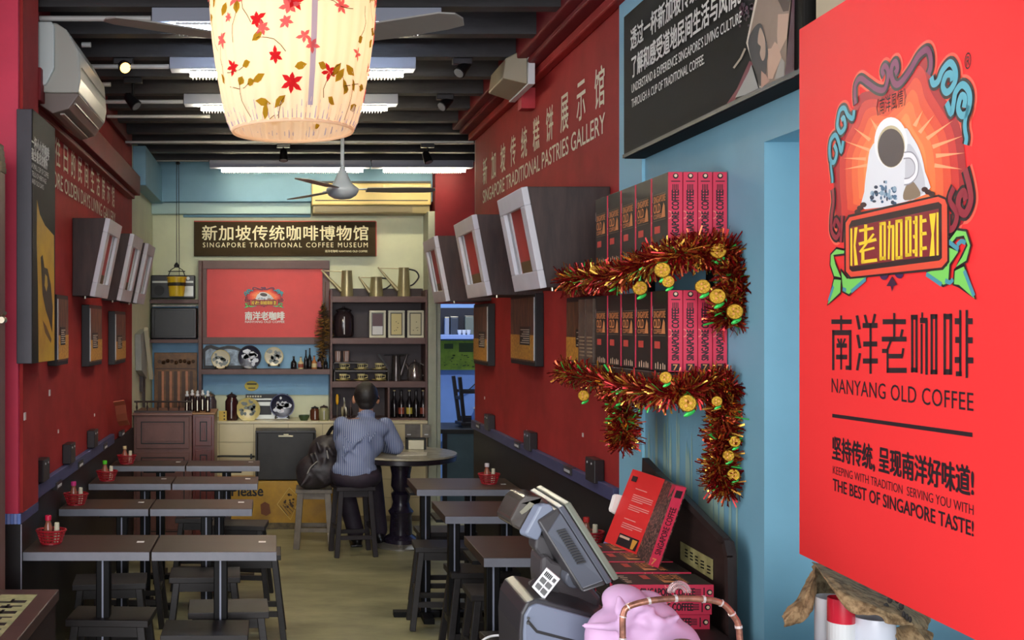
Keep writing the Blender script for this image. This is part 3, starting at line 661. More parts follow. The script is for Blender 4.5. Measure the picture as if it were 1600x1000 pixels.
for row, zz, nm in ((0, EYE + 0.217, 'upper'), (1, EYE - 0.143, 'lower')):
    for i in range(4):
        lab = {0: 'red spined coffee box at the left end of the four spines, %s shelf' % nm, 1: 'second red spine from the left among four coffee boxes, %s shelf' % nm, 2: 'third red spine from the left among four coffee boxes, %s shelf' % nm, 3: 'rightmost red spined coffee box against the blue wall, %s shelf' % nm}[i]
        put_box(SHX + i * 0.0452, SHY, zz, lab, 'coffee boxes standing on the wall shelves')
    for j in range(1, 5):
        put_box(SHX, SHY + j * 0.148, zz, '%s black sided coffee box of the row running back, %s shelf' % (ordw[j], nm), 'coffee boxes standing on the wall shelves')
for nm, zz in (('upper', EYE + 0.215), ('lower', EYE - 0.145)):
    t = thing('wall_shelf', (XR, SHY, zz), 'dark %s wall shelf under the standing coffee boxes' % nm, 'shelf')
    b = MB(M_dkwood); b.box((SHX - 0.02, SHY - 0.02, zz - 0.022), (XR, SHY + 0.76, zz - 0.001)); b.build('board', t, bevel=0.002)
    b = MB(M_black)
    for yy in (SHY + 0.1, SHY + 0.62): b.box((SHX + 0.02, yy, zz - 0.04), (XR, yy + 0.02, zz - 0.022)); b.box((XR - 0.02, yy, zz - 0.14), (XR, yy + 0.02, zz - 0.04))
    b.build('bracket', t)
for j, nm in enumerate(('nearer', 'farther')):
    t = thing('booklet', (SHX, SHY + 0.76 + j * 0.1, EYE - 0.14), '%s dim brown printed booklet at the far end of the lower shelf' % nm, 'booklet', 'brown booklets on the lower shelf')
    b = MB(mat('booklet_brown', (70, 56, 50), 0.5, rgb2=(104, 84, 68), scale=22)); b.box((SHX + 0.0, SHY + 0.765 + j * 0.1, EYE - 0.143), (SHX + 0.015, SHY + 0.855 + j * 0.1, EYE + 0.10)); b.build('cover', t)
    b = MB(flat((150, 128, 100)))
    for i in range(6): b.box((SHX - 0.001, SHY + 0.775 + j * 0.1, EYE - 0.12 + i * 0.014), (SHX, SHY + 0.84 + j * 0.1, EYE - 0.114 + i * 0.014))
    b.build('print_lines', t)

# flat stacks on the counter
CT = 0.762
Rf = Matrix(((0, 0, -1), (0, 1, 0), (1, 0, 0))).to_euler()      # lay flat: height along -X ... spine still faces the viewer, printed side up
Rm = Matrix(((0, 0, -1), (0, 1, 0), (1, 0, 0)))
lays = [('top', 2), ('middle', 1), ('bottom', 0)]
def lay_box(xr, y, z, label): 
    # local z -> world +x? printed side (local x=0) must face up: local x -> world -z, local z -> world x, y -> y
    M_ = Matrix(((0, 0, 1), (0, 1, 0), (-1, 0, 0)))
    return put_box(xr - BHt, y, z + BW, label, 'coffee boxes stacked flat on the counter', M_.to_euler())
rown = ['nearest', 'second', 'third', 'farthest']
for nm, k in lays: lay_box(1.272 + 0.004 * (k - 1), 3.08 - 0.004 * k, CT + k * 0.0445, '%s of three flat coffee boxes with pink spines toward the front, counter corner' % nm)
for r in range(1, 4):
    lay_box(1.272, 3.08 + r * 0.147, CT + 0.089, '%s row of flat boxes, box nearest the wall, printed side up' % rown[r])
    for nm, k in lays[1:]: lay_box(1.272, 3.08 + r * 0.147, CT + k * 0.0445, '%s layer flat box of the %s row, hidden under the printed top' % (nm, rown[r]))
# leaning display box with opened red cover
pt = lambda x, y, d: P(x, y, d)
TL, TR, T2_, T3_ = P(988.6, 732.6, 3.70), P(1039, 749, 3.48), P(1056, 759, 3.335), P(1072.6, 762, 3.287)
BL, BR, B2_, B3_ = P(943.8, 846, 3.70), P(994, 867, 3.48), P(1012, 884, 3.335), P(1028, 889, 3.287)
t = thing('display_box', B3_, 'opened coffee box leaning by the blue wall, plain red cover folded out', 'box')
nrm = (TR - TL).cross(BL - TL).normalized(); nrm = nrm if nrm.x > 0 else -nrm
b = MB(mat('cover_red', (236, 48, 48), 0.45)); b.prism([TL, TR, BR, BL], nrm * 0.012); b.build('cover', t, bevel=0.001)
b = MB(mat('cover_edge', (150, 130, 180), 0.5)); b.prism([BL, BR, BR + (BL - TL).normalized() * 0.01, BL + (BL - TL).normalized() * 0.01], nrm * 0.01); b.build('cover_edge', t)
b = MB(mat('bean_print', (34, 26, 26), 0.4, rgb2=(160, 112, 98), scale=110, ramp=(0.48, 0.62))); b.prism([TR, T2_, B2_, BR], nrm * 0.04); b.build('carton', t)
b = MB(M_spine); b.prism([T2_, T3_, B3_, B2_], Vector((0.004, 0.04, 0))); b.build('spine', t)
b = MB(M_ink)
def bil(a, b_, c, d, u, v): return (a * (1 - u) + b_ * u) * (1 - v) + (d * (1 - u) + c * u) * v   # a TL b TR c BR d BL
off = -nrm * 0.0015
for y0, nl in ((0.22, 1), (0.30, 4), (0.44, 3), (0.62, 1), (0.68, 3)):
    for i in range(nl):
        v = y0 + i * 0.026; u1 = 0.92 - (0.25 if i == nl - 1 else 0)
        b.add([bil(TL, TR, BR, BL, 0.32, v) + off, bil(TL, TR, BR, BL, u1, v) + off, bil(TL, TR, BR, BL, u1, v + 0.010) + off, bil(TL, TR, BR, BL, 0.32, v + 0.010) + off], [(0, 1, 2, 3)], flat((240, 170, 160)))
b.add([bil(TL, TR, BR, BL, u, v) + off for u, v in ((0.36, 0.82), (0.95, 0.82), (0.95, 0.97), (0.36, 0.97))], [(0, 1, 2, 3)], M_ink)
b.add([bil(TL, TR, BR, BL, u, v) + off * 2 for u, v in ((0.78, 0.84), (0.93, 0.84), (0.88, 0.96), (0.80, 0.96))], [(0, 1, 2, 3)], flat((224, 160, 60)))
b.add([bil(TL, TR, BR, BL, u, v) + off * 2 for u, v in ((0.40, 0.84), (0.70, 0.84), (0.70, 0.87), (0.40, 0.87))], [(0, 1, 2, 3)], M_lt)
b.add([bil(TL, TR, BR, BL, u, v) + off for u, v in ((0.10, 0.08), (0.26, 0.08), (0.26, 0.15), (0.10, 0.15))], [(0, 1, 2, 3)], M_ink)
Uv = (T2_ - B2_).normalized(); Ws = (B2_ - B3_).normalized(); os_ = Vector((-0.0005, -0.0015, 0))
write(b, 'SINGAPORE COFFEE', B3_ + (B2_ - B3_) * 0.22 + (T3_ - B3_) * 0.16 + os_, (T3_ - B3_).normalized(), (B2_ - B3_).normalized(), 0.155, (B2_ - B3_).length * 0.56, M_ink, bold=0.012)
write(b, '7', B2_ + (B3_ - B2_) * 0.2 + (T3_ - B3_) * 0.03 + os_, (B3_ - B2_).normalized(), Uv, 0.02, 0.02, M_or, bold=0.03)
b.add([B2_ + (B3_ - B2_) * u + (T2_ - B2_) * v + os_ for u, v in ((0.2, 0.86), (0.8, 0.86), (0.8, 0.95), (0.2, 0.95))], [(0, 1, 2, 3)], M_ink)
b.build('print', t)
t = thing('price_tag', P(960, 800, 3.72), 'blank white rounded tag hanging from the open red cover', 'tag')
b = MB(mat('tag_white', (226, 222, 214), 0.4)); b.prism([P(x, y, 3.715) for x, y in ((957, 774), (960, 772), (971, 775), (973, 778), (965, 802), (961, 804), (952, 799), (951, 795))], (0.01, -0.006, 0)); b.build('tag_plate', t)
# ================================================================ TINSEL GARLANDS
M_tr = mat('red_tinsel', (176, 36, 34), 0.22, metal=0.75, rgb2=(104, 20, 24), scale=30)
M_tg = mat('gold_tinsel', (224, 168, 70), 0.22, metal=0.8)
M_tc = mat('copper_tinsel', (196, 88, 52), 0.25, metal=0.75)
M_tn = mat('green_tinsel', (60, 200, 84), 0.35, metal=0.3)
M_coin = mat('gold_foil', (206, 166, 52), 0.35, metal=0.8, bump=0.8, scale=160, rgb2=(150, 100, 30))
def garland(label, runs, r, n, orn, seed):
    R = random.Random(seed); mb = MB(); mats = [M_tr, M_tc, M_tg, M_tn]
    for m in mats: mb.use(m)
    t = thing('tinsel_garland', runs[0][0], label, 'garland', 'tinsel garlands along the coffee shelves')
    core = MB(M_tr)
    for run in runs:
        path = smoothed(run, 8); core.tube(path, r * 0.12, 5)
        for _ in range(int(n * len(run) / 4)):
            i = R.randrange(len(path) - 1); p = path[i].lerp(path[i + 1], R.random()); d = (path[i + 1] - path[i]).normalized()
            v = Vector((R.gauss(0, 1), R.gauss(0, 1), R.gauss(0, 1))); v = (v - d * v.dot(d) * 0.6).normalized()
            L = r * (0.7 + 0.5 * R.random()); w = 0.0016 + R.random() * 0.0018
            s = v.cross(Vector((R.gauss(0, 1), R.gauss(0, 1), R.gauss(0, 1)))).normalized() * w
            mid = p + v * L * 0.55; tip = p + v * L + Vector((R.gauss(0, 1), R.gauss(0, 1), R.gauss(0, 1))) * r * 0.15
            k = R.random(); m = mats[0] if k < 0.50 else mats[1] if k < 0.74 else mats[2] if k < 0.965 else mats[3]
            for q_ in (p, mid, tip):
                pass
            pts = [p - s, p + s, mid + s, mid - s, tip + s, tip - s]
            for q_ in pts: q_.x = min(q_.x, XR - 0.002)
            mb.add(pts, [(0, 1, 2, 3), (3, 2, 4, 5)], m)
    c = core.build('cord', t)
    o = mb.build('tinsel', t); o['kind'] = 'stuff'
    for (x, y, d, rr) in orn:
        rr *= 1.3; c = P(x, y, d); k = MB(M_coin); ax = Vector((-0.35, -1, 0.1)).normalized(); k.cyl(c, c + ax * 0.004, rr, rr * 0.9, 18)
        k.use(mat('coin_dark', (150, 96, 30), 0.35, metal=0.5))
        for a in range(3): e = c + ax * 0.005 + Vector((0.35 * rr * math.cos(2.1 * a), 0, 0.35 * rr * math.sin(2.1 * a))); k.cyl(e, e + ax * 0.002, rr * 0.16, n=8)
        k.build('ornament', t)
        k = MB(M_tn); a = c + Vector((rr * 0.3, 0.004, -rr * 1.15)); k.ell(a, (rr * 0.75, 0.003, rr * 0.28), 10, 6, M_tn, Matrix.Rotation(-0.5, 3, 'Y')); k.build('leaf', t)
    return t
SXL = SHX - 0.02
zu = EYE + 0.195; zl = EYE - 0.175
garland('red and gold tinsel garland along the upper coffee shelf, hanging down at its right corner', [
    [(SXL - 0.03, SHY + 0.95, zu - 0.02), (SXL - 0.005, SHY + 0.7, zu - 0.02), (SXL - 0.01, SHY + 0.4, zu - 0.03), (SXL - 0.01, SHY + 0.15, zu - 0.005), (SXL + 0.01, SHY - 0.05, zu + 0.01), (SXL + 0.10, SHY - 0.06, zu + 0.03), (XR - 0.025, SHY - 0.06, zu + 0.02)],
    [(XR - 0.025, SHY - 0.06, zu + 0.01), (XR - 0.01, SHY - 0.08, zu - 0.07), (XR - 0.03, SHY - 0.08, zu - 0.13), (XR - 0.03, SHY - 0.08, zu - 0.19)]], 0.058, 1500,
    [(1035, 422, 3.1, 0.018), (1044, 440, 3.1, 0.014), (1098, 448, 3.1, 0.017), (1121, 463, 3.1, 0.018), (1000, 450, 3.35, 0.018), (1122, 392, 3.12, 0.018), (1148, 487, 3.08, 0.018), (955, 442, 3.6, 0.015), (930, 424, 3.8, 0.017)], 3)
garland('red and gold tinsel garland along the lower coffee shelf, both ends hanging down the wall', [
    [(SXL - 0.04, SHY + 0.95, zl - 0.01), (SXL - 0.01, SHY + 0.7, zl - 0.02), (SXL - 0.01, SHY + 0.4, zl - 0.03), (SXL - 0.01, SHY + 0.15, zl - 0.03), (SXL + 0.01, SHY - 0.05, zl - 0.03), (SXL + 0.10, SHY - 0.06, zl - 0.01), (XR - 0.025, SHY - 0.06, zl + 0.0)],
    [(XR - 0.02, SHY - 0.06, zl - 0.01), (XR - 0.045, SHY - 0.07, zl - 0.10), (XR - 0.05, SHY - 0.07, zl - 0.2), (XR - 0.06, SHY - 0.07, zl - 0.27), (XR - 0.03, SHY - 0.07, zl - 0.31)],
    [(SXL, SHY + 0.45, zl - 0.04), (SXL + 0.03, SHY + 0.46, zl - 0.11), (SXL + 0.03, SHY + 0.45, zl - 0.19), (SXL + 0.035, SHY + 0.46, zl - 0.24)]], 0.054, 1500,
    [(1074, 630, 3.1, 0.02), (1040, 590, 3.1, 0.014), (985, 603, 3.5, 0.018), (966, 620, 3.6, 0.016), (912, 618, 3.9, 0.016), (1120, 627, 3.1, 0.012), (1148, 690, 3.1, 0.013), (1138, 712, 3.1, 0.013), (1146, 742, 3.1, 0.014), (1000, 632, 3.5, 0.012)], 5)

# ================================================================ LAMPSHADE
LC = Vector((0.040, 2.42, 0)); zb_ = EYE + (VY - 205) / F * 2.42
def shade_r(h):   # radius against height over the bottom ring
    pts = [(0, .137), (.02, .147), (.06, .158), (.14, .174), (.22, .185), (.30, .190), (.38, .184), (.46, .165), (.52, .14)]
    for (a, r), (b_, s) in zip(pts, pts[1:]):
        if h <= b_: f = (h - a) / (b_ - a); return r + (s - r) * f
    return pts[-1][1]
def surf(th, h, off=0.0):
    r = shade_r(h) + off + 0.0032 * math.sin(th * 34) * min(1, 0.4 + abs(h - 0.25) * 2.2) + 0.0018 * math.sin(th * 61 + 1) * (1 if h < 0.05 else 0.25)
    return Vector((LC.x + r * math.cos(th), LC.y + r * math.sin(th), zb_ + h))
def cloth_mat(name, rgb, rgb2=None):
    m = bpy.data.materials.new(name); m.use_nodes = True; nt = m.node_tree; nt.nodes.clear()
    out = nt.nodes.new('ShaderNodeOutputMaterial'); mx = nt.nodes.new('ShaderNodeMixShader'); mx.inputs[0].default_value = 0.62
    a = nt.nodes.new('ShaderNodeBsdfDiffuse'); t_ = nt.nodes.new('ShaderNodeBsdfTranslucent')
    c = tuple(lin(v) for v in rgb) + (1,); a.inputs[0].default_value = c; t_.inputs[0].default_value = c
    nt.links.new(a.outputs[0], mx.inputs[1]); nt.links.new(t_.outputs[0], mx.inputs[2]); nt.links.new(mx.outputs[0], out.inputs[0])
    return m
M_fab = cloth_mat('shade_fabric', (244, 222, 196)); M_flr = cloth_mat('print_red', (200, 40, 48)); M_flp = cloth_mat('print_pink', (224, 108, 112)); M_fol = cloth_mat('print_olive', (168, 136, 40)); M_fst = cloth_mat('print_stem', (96, 74, 50)); M_gry = cloth_mat('shade_gather', (176, 170, 196))
t = thing('floral_lampshade', (LC.x, LC.y, zb_), 'big glowing pleated fabric lampshade with red flowers and olive leaves, hanging top centre', 'lamp')
b = MB(M_fab); n = 204; hs = [0, .006, .012, .02, .04, .08, .12, .16, .2, .24, .28, .32, .36, .4, .44, .48, .52]
vs = [surf(2 * PI * i / n, h) for h in hs for i in range(n)]
b.add(vs, [(j * n + i, j * n + (i + 1) % n, (j + 1) * n + (i + 1) % n, (j + 1) * n + i) for j in range(len(hs) - 1) for i in range(n)])
b.build('shade', t, smooth=True)
b = MB(M_gry)
for k in range(120):          # gathered stitching lines near the lower ring
    th = 2 * PI * k / 90 + random.random() * 0.02; L = 0.015 + random.random() * 0.035; w = 0.008
    b.add([surf(th - w, .004, .0012), surf(th + w, .004, .0012), surf(th + w * .4, L, .0012), surf(th - w * .4, L, .0012)], [(0, 1, 2, 3)])
b.build('gathers', t)
b = MB(M_fab)
pr = [surf(2 * PI * i / 60, 0.0, 0.0) for i in range(60)]; b.tube([Vector((LC.x + .137 * math.cos(2 * PI * i / 60), LC.y + .137 * math.sin(2 * PI * i / 60), zb_)) for i in range(60)], 0.004, 6, closed=True); b.build('lower_ring', t, smooth=True)
b = MB(M_gry); th0 = -PI / 2 + 0.24
q = [surf(th0 + s, h, .0014) for h in (.03, .1, .18, .26, .34, .42, .5) for s in (-.035, .035)]
b.add(q, [(2 * i, 2 * i + 1, 2 * i + 3, 2 * i + 2) for i in range(6)]); b.build('seam_fold', t)
b = MB(M_flr)
rr = random.Random(12)
def petal(th, h, ang, L, w, m):
    pts = []
    for u, v in ((0, 0), (.3, .5), (.6, .55), (1, .0), (.6, -.55), (.3, -.5)):
        x = math.cos(ang) * u * L - math.sin(ang) * v * w; z = math.sin(ang) * u * L + math.cos(ang) * v * w
        pts.append(surf(th + x / 0.18, max(.002, min(.515, h + z)), .0022))
    b.add(pts, [(0, 1, 2, 3, 4, 5)], m)
fl = [(-1.72, .34, .030, M_flr), (-1.25, .36, .026, M_flr), (-1.95, .19, .016, M_flp), (-1.60, .075, .024, M_flr), (-1.1, .10, .018, M_flr), (-2.3, .26, .018, M_flp), (-2.05, .40, .024, M_flr), (-1.45, .17, .016, M_flp), (-1.0, .24, .018, M_flp), (-2.45, .12, .018, M_flr), (-1.36, .27, .016, M_flp), (-1.8, .13, .018, M_flr), (-0.75, .33, .022, M_flr), (-1.55, .45, .026, M_flr), (-2.6, .36, .022, M_flr)]
for i in range(60): fl.append((rr.uniform(-PI, PI), rr.uniform(.04, .48), rr.uniform(.010, .022), rr.choice([M_flr, M_flp, M_flp])))
for th, h, s, m in fl:
    k = rr.choice([5, 6]); a0 = rr.random() * 6
    for i in range(k): petal(th, h, a0 + 2 * PI * i / k, s * rr.uniform(.8, 1.25), s * .42, m)
for i in range(120):
    th = rr.uniform(-PI, PI); h = rr.uniform(.03, .48); a = rr.uniform(0, 6.3); petal(th, h, a, rr.uniform(.02, .042), .015, M_fol)
    if i % 2 == 0:
        for j in range(5): 
            a += rr.uniform(-.5, .5); x = math.cos(a) * .018; z = math.sin(a) * .018
            p_, q_ = surf(th, h, .0018), surf(th + x / .18, max(.002, min(.515, h + z)), .0018); d_ = (q_ - p_).normalized().cross(Vector((math.cos(th), math.sin(th), 0))) * .0008
            b.add([p_ - d_, p_ + d_, q_ + d_, q_ - d_], [(0, 1, 2, 3)], M_fst); th += x / .18; h = max(.01, min(.51, h + z))
b.build('floral_print', t)
b = MB(mat('warm_bulb', (255, 214, 150), 0.4, emit=3.5)); b.ell((LC.x, LC.y, zb_ + .30), (.032, .032, .045)); b.build('bulb', t, smooth=True)
b = MB(M_steel); b.cyl((LC.x, LC.y, zb_ + .34), (LC.x, LC.y, zb_ + .42), .018); b.cyl((LC.x, LC.y, zb_ + .42), (LC.x, LC.y, CZ + .16), .004); b.build('cord', t)
b = MB(M_steel)
for k in range(3): a = 2 * PI * k / 3 + .3; b.cyl((LC.x, LC.y, zb_ + .40), (LC.x + .15 * math.cos(a), LC.y + .15 * math.sin(a), zb_ + .50), .002, n=6)
b.build('spider_frame', t)
pl = bpy.data.lights.new('bulb_light', 'POINT'); pl.energy = 1.5; pl.color = (1.0, 0.78, 0.5); pl.shadow_soft_size = 0.05
po = bpy.data.objects.new('bulb_light', pl); COL.objects.link(po); po.location = (LC.x, LC.y, zb_ + .22)

# ================================================================ CEILING FIXTURES
M_fix = mat('fixture_grey', (150, 156, 172), 0.45)
def fixture(x0, x1, dist, label, warm, power=1.0, dz=1.30):
    t = thing('fluorescent_lamp', (x0, dist, EYE + dz), label, 'ceiling lamp', 'fluorescent lamps with louvres under the joists')
    z = EYE + dz
    b = MB(M_fix); b.box((x0, dist, z - 0.0), (x1, dist + 0.10, CZ - 0.001)); b.build('housing', t, bevel=0.003)
    col = (255, 240, 205) if warm else (214, 232, 255)
    b = MB(mat('tube_%d_%d' % (warm, power * 100), col, 0.4, emit=TUBE_POWER * power)); b.cyl((x0 + .10, dist + .05, z - .018), (x1 - .06, dist + .05, z - .018), .014); b.build('tube', t, smooth=True)
    b = MB(M_white); N = int((x1 - x0 - .18) / 0.017)
    for i in range(N):
        x = x0 + .11 + i * 0.017; b.box((x, dist + .012, z - .040), (x + .004, dist + .088, z - .002))
    b.box((x0 + .10, dist + .010, z - .012), (x1 - .06, dist + .013, z - .002)); o = b.build('louvre', t)
    return t
D1, D2, D3, D4 = 4.515, 5.35, 6.2, 8.70
fixture(X_(237, D1), X_(690, D1), D1, 'cool white fluorescent lamp behind the floral shade, nearest of all', False)
fixture(X_(265, D2), X_(650, D2), D2, 'warm louvred fluorescent lamp, second from the front', True)
fixture(X_(287, D3), X_(622, D3), D3, 'louvred fluorescent lamp, third from the front', True)
fixture(X_(327, D4), X_(579, D4), D4, 'farthest left louvred lamp by the back wall', True, .42)
fixture(X_(581, D4), X_(740, D4), D4, 'farthest right louvred lamp by the back wall', True, .42)
M_pipe = mat('white_conduit', (188, 188, 186), 0.4)
def conduit(x0, x1, y, d, label, r=.012):
    o = MB(M_pipe); o.cyl(P(x0, y, d), P(x1, y, d), r, n=10); c = o.build('conduit_pipe', smooth=40); tag(c, label, 'pipe', 'white conduits across the joists')
conduit(62, 236, 29, D1 + .03, 'white conduit pipe at upper left joining the nearest fluorescent lamp')
conduit(120, 264, 104, D2 + .03, 'white conduit pipe from the left air conditioner to the second lamp')
conduit(148, 286, 159, D3 + .03, 'white conduit pipe joining the third lamp from the left wall')
conduit(167, 328, 182, 6.6, 'short white conduit behind the third lamp, ending free', .010)
conduit(196, 740, 222, 7.5, 'long white conduit crossing the whole ceiling before the far fan', .009)
conduit(219, 326, 250.5, D4 + .03, 'white conduit joining the farthest lamp above the bucket cords', .009)
conduit(128, 142, 70, 4.95, 'white conduit stub above the left air conditioner', .012)
conduit(142, 173, 132, 5.75, 'white conduit stub below the left air conditioner', .012)
def spot(x, y, d, label, lit=False, aim=(0.3, -0.4, -0.8)):
    d = 0.3375 + 0.421 * round((d - 0.3375) / 0.421); c = P(x, y, d); top = CZ
    t = thing('track_spotlight', (c.x, d, top), label, 'spotlight', 'small ceiling spotlights on the joists')
    b = MB(mat('spot_black', (36, 34, 38), 0.35)); b.box((c.x - .05, d - .02, top - .03), (c.x + .05, d + .02, top)); b.build('mount', t, bevel=.004)
    b = MB(M_black); b.cyl((c.x, d, top - .03), (c.x, d, c.z + .02), .008); b.build('stem', t)
    a = Vector(aim).normalized(); c2 = Vector((c.x, d, c.z))
    b = MB(M_black); b.cyl(c2 - a * .05, c2 + a * .03, .026, .034, 16); b.cyl(c2 - a * .065, c2 - a * .05, .014, .026, 16); b.build('head', t, smooth=40)
    b = MB(mat('lit_spot', (255, 200, 110), .4, emit=4) if lit else mat('spot_glass', (110, 112, 116), .15)); b.cyl(c2 + a * .031, c2 + a * .034, .027, n=16); b.build('lens', t)
spot(193, 103, 5.45, 'lit amber spotlight, left ceiling beside the air conditioner', True, (0.35, -0.7, -0.45))
spot(208, 160, 6.0, 'unlit black spotlight on the left, below the lit amber one', False, (0.5, -.2, -.6))
spot(443, 245, 8.0, 'small black spotlight straight below the floral lampshade', False, (0, -.3, -1))
spot(668, 248, 8.0, 'small black spotlight above the yellowed air conditioner', False, (.3, -.3, -1))
spot(722, 108, 5.3, 'black spotlight high on the right near the fan blade tip', False, (-.5, -.3, -.6))
spot(695, 162, 6.05, 'black spotlight on the right, second from the front', False, (-.5, -.3, -.5))
def fan(c, rot, zt, label, scale=1.0):
    t = thing('ceiling_fan', c, label, 'fan', 'grey three bladed ceiling fans')
    c = Vector(c)
    b = MB(M_alum); b.cyl((c.x, c.y, c.z + .06), (c.x, c.y, zt), .013); b.build('rod', t)
    b = MB(M_alum); b.lathe((c.x, c.y, c.z), [(0, -.075), (.06, -.068), (.098, -.045), (.112, -.02), (.114, 0), (.07, .035), (.045, .08), (.025, .13), (.014, .16)], 28); b.build('motor_housing', t, smooth=True)
    b = MB(M_alum); b.lathe((c.x, c.y, zt - .11), [(.014, 0), (.03, .02), (.05, .10), (.052, .11)], 16); b.build('ceiling_cup', t, smooth=True)
    for k in range(3):
        a = rot + 2 * PI * k / 3; u = Vector((math.cos(a), math.sin(a), 0)); v = Vector((-u.y, u.x, 0)); zz = c + Vector((0, 0, -.005))
        b = MB(M_alum); b.hexa([zz + u * .1 - v * .012, zz + u * .2 - v * .03, zz + u * .2 + v * .03, zz + u * .1 + v * .012], [q + Vector((0, 0, .006)) for q in (zz + u * .1 - v * .012, zz + u * .2 - v * .03, zz + u * .2 + v * .03, zz + u * .1 + v * .012)]); 
        arm = b.build('blade_arm', t)
        b = MB(mat('fan_blade_grey', (132, 130, 126), .4, var=.08)); w0 = .055; w1 = .07
        ol = [(.17, -w0), (.40, -w1), (.60, -w1), (.645, -.045), (.655, 0), (.64, .05), (.58, w1 * .9), (.40, w1), (.17, w0)]
        pts = [zz + u * s + v * w + Vector((0, 0, -.004 - w * .12)) for s, w in ol]
        b.prism(pts, (0, 0, .005)); b.build('blade', t)
    return t
fan((.03, 3.68, EYE + .98), math.radians(-33 - 0) + 0.05, CZ + .1, 'nearer ceiling fan with pale blades partly hidden by the floral lampshade')
fan((X_(535, 7.4), 7.4, EYE + .955), math.radians(2), CZ + .1, 'farther grey ceiling fan hanging in front of the yellowed air conditioner')

# ================================================================ AIR CONDITIONERS, WALL UNITS
def aircon_left():
    y0, y1 = 4.5, 5.2; zt = EYE + 1.295
    t = thing('air_conditioner', (XL, y0, zt - .38), 'white wall air conditioner with rounded end, top left', 'air conditioner', 'wall air conditioners')
    prof = [(0, 0), (.14, 0), (.185, -.03), (.235, -.12), (.245, -.24), (.235, -.30), (.19, -.365), (.12, -.385), (0, -.30)]
    b = MB(mat('aircon_side_white', (196, 206, 206), .4)); pts = [(XL + .002 + x, y0, zt + z) for x, z in [(0, 0), (.125, 0), (.135, -.02), (.135, -.2), (.10, -.27), (0, -.285)]]
    b.prism(pts, (0, .05, 0)); b.build('end_cap', t, bevel=.006)
    b = MB(mat('aircon_front', (168, 168, 160), .35)); b.prism([(XL + .002 + x, y0 + .02, zt + z) for x, z in prof[:6] + [(.12, -.30), (0, -.29)]], (0, y1 - y0, 0)); b.build('body', t, bevel=.008)
    b = MB(mat('aircon_louvre_brown', (112, 98, 92), .35)); b.prism([(XL + .002 + x, y0 + .04, zt + z) for x, z in [(.13, -.29), (.236, -.302), (.19, -.365), (.12, -.385), (0, -.30)]], (0, y1 - y0 - .04, 0)); b.build('louvre_housing', t, bevel=.004)
    for i in range(3):
        x = .15 + i * .025; b = MB(mat('louvre_fin', (150, 140, 132), .35)); b.box((XL + x, y0 + .07, zt - .385 + i * .022), (XL + x + .018, y1 - .05, zt - .378 + i * .022)); b.build('louvre', t)
    b = MB(M_dk); b.box((XL + .246, y0 + .05, zt - .19), (XL + .248, y1 - .02, zt - .186)); b.build('panel_gap', t)
aircon_left()
def aircon_back():
    d = YB - .22; x0, x1 = X_(487, d), X_(674, d); z1_, z0_ = Z_(286, d), Z_(333, d)
    t = thing('air_conditioner', (x0, d, z0_), 'long yellowed air conditioner on the back wall behind the fan', 'air conditioner', 'wall air conditioners')
    b = MB(M_goldac); b.box((x0, d, z0_ + .07), (x1, YB - .001, z1_)); b.build('body', t, bevel=.012)
    b = MB(mat('ac_lower', (150, 136, 92), .45)); b.box((x0 + .01, d + .03, z0_), (x1 - .01, YB - .002, z0_ + .075)); b.build('lower_tray', t, bevel=.006)
    b = MB(M_dk); b.box((x0 + .03, d - .002, z0_ + .105), (x1 - .03, d + .004, z0_ + .113)); b.build('air_slot', t)
    b = MB(mat('ac_flap', (120, 108, 76), .45)); b.box((x0 + .03, d + .022, z0_ + .012), (x1 - .16, d + .03, z0_ + .06)); b.build('flap', t)
    b = MB(M_dk); b.box((x0 - .0, d + .02, z1_ + .005), (x1, YB - .16, z1_ + .02)); b.build('top_grille', t)
aircon_back()
t = thing('emergency_light', (XR, 5.3, 2.87), 'beige emergency light box with white back plate on the right cornice', 'lamp')
b = MB(mat('emergency_beige', (150, 140, 116), .45)); y0, y1 = 5.32, 5.72
b.hexa([(1.15, y0 + .02, 2.90), (1.27, y0, 2.865), (1.27, y1, 2.865), (1.15, y1 - .02, 2.90)], [(1.165, y0 + .02, 3.0), (1.27, y0, 3.05), (1.27, y1, 3.05), (1.165, y1 - .02, 3.0)]); b.build('housing', t, bevel=.006)
b = MB(M_white); b.box((1.27, y0 - .02, 2.86), (1.305, y1 + .02, 3.055)); b.build('back_plate', t, bevel=.004)
b = MB(mat('bracket_red', (176, 40, 50), .5)); b.box((1.306, 5.60, 2.80), (XR - .001, 5.68, 2.91)); b.build('bracket', t)
# ================================================================ TABLES
TH = 0.75
def table(x0, x1, y0, y1, label, group, posts, top=TH):
    t = thing('dining_table', (x0, y0, 0), label, 'table', group)
    b = MB(M_table); b.box((x0, y0 + .004, top - .036), (x1, y1, top)); b.build('tabletop', t, bevel=.002)
    b = MB(M_tedge); b.box((x0 + .001, y0, top - .035), (x1 - .001, y0 + .004, top - .002)); b.build('front_edge', t)
    for (px, py) in posts:
        b = MB(M_black); b.box((px - .028, py - .028, .03), (px + .028, py + .028, top - .05)); b.build('post', t, bevel=.004)
        b = MB(mat('post_highlight', (150, 156, 176), .3)); b.box((px - .004, py - .030, .03), (px + .003, py - .028, top - .05)); b.build('edge_strip', t)  # bevel highlight of the post, painted as a thin pale strip
        b = MB(M_black); b.box((px - .10, py - .10, top - .05), (px + .10, py + .10, top - .036)); b.build('top_plate', t)
        b = MB(M_black); b.box((px - .18, py - .03, 0), (px + .18, py + .03, .03)); b.box((px - .03, py - .17, 0), (px + .03, py + .17, .03)); b.build('base', t, bevel=.003)
    b = MB(mat('number_sticker', (230, 228, 226), .4)); b.box((x1 - .075, y0 + .18 * 1, top), (x1 - .045, y0 + .21, top + .0006))
    b.build('sticker', t)
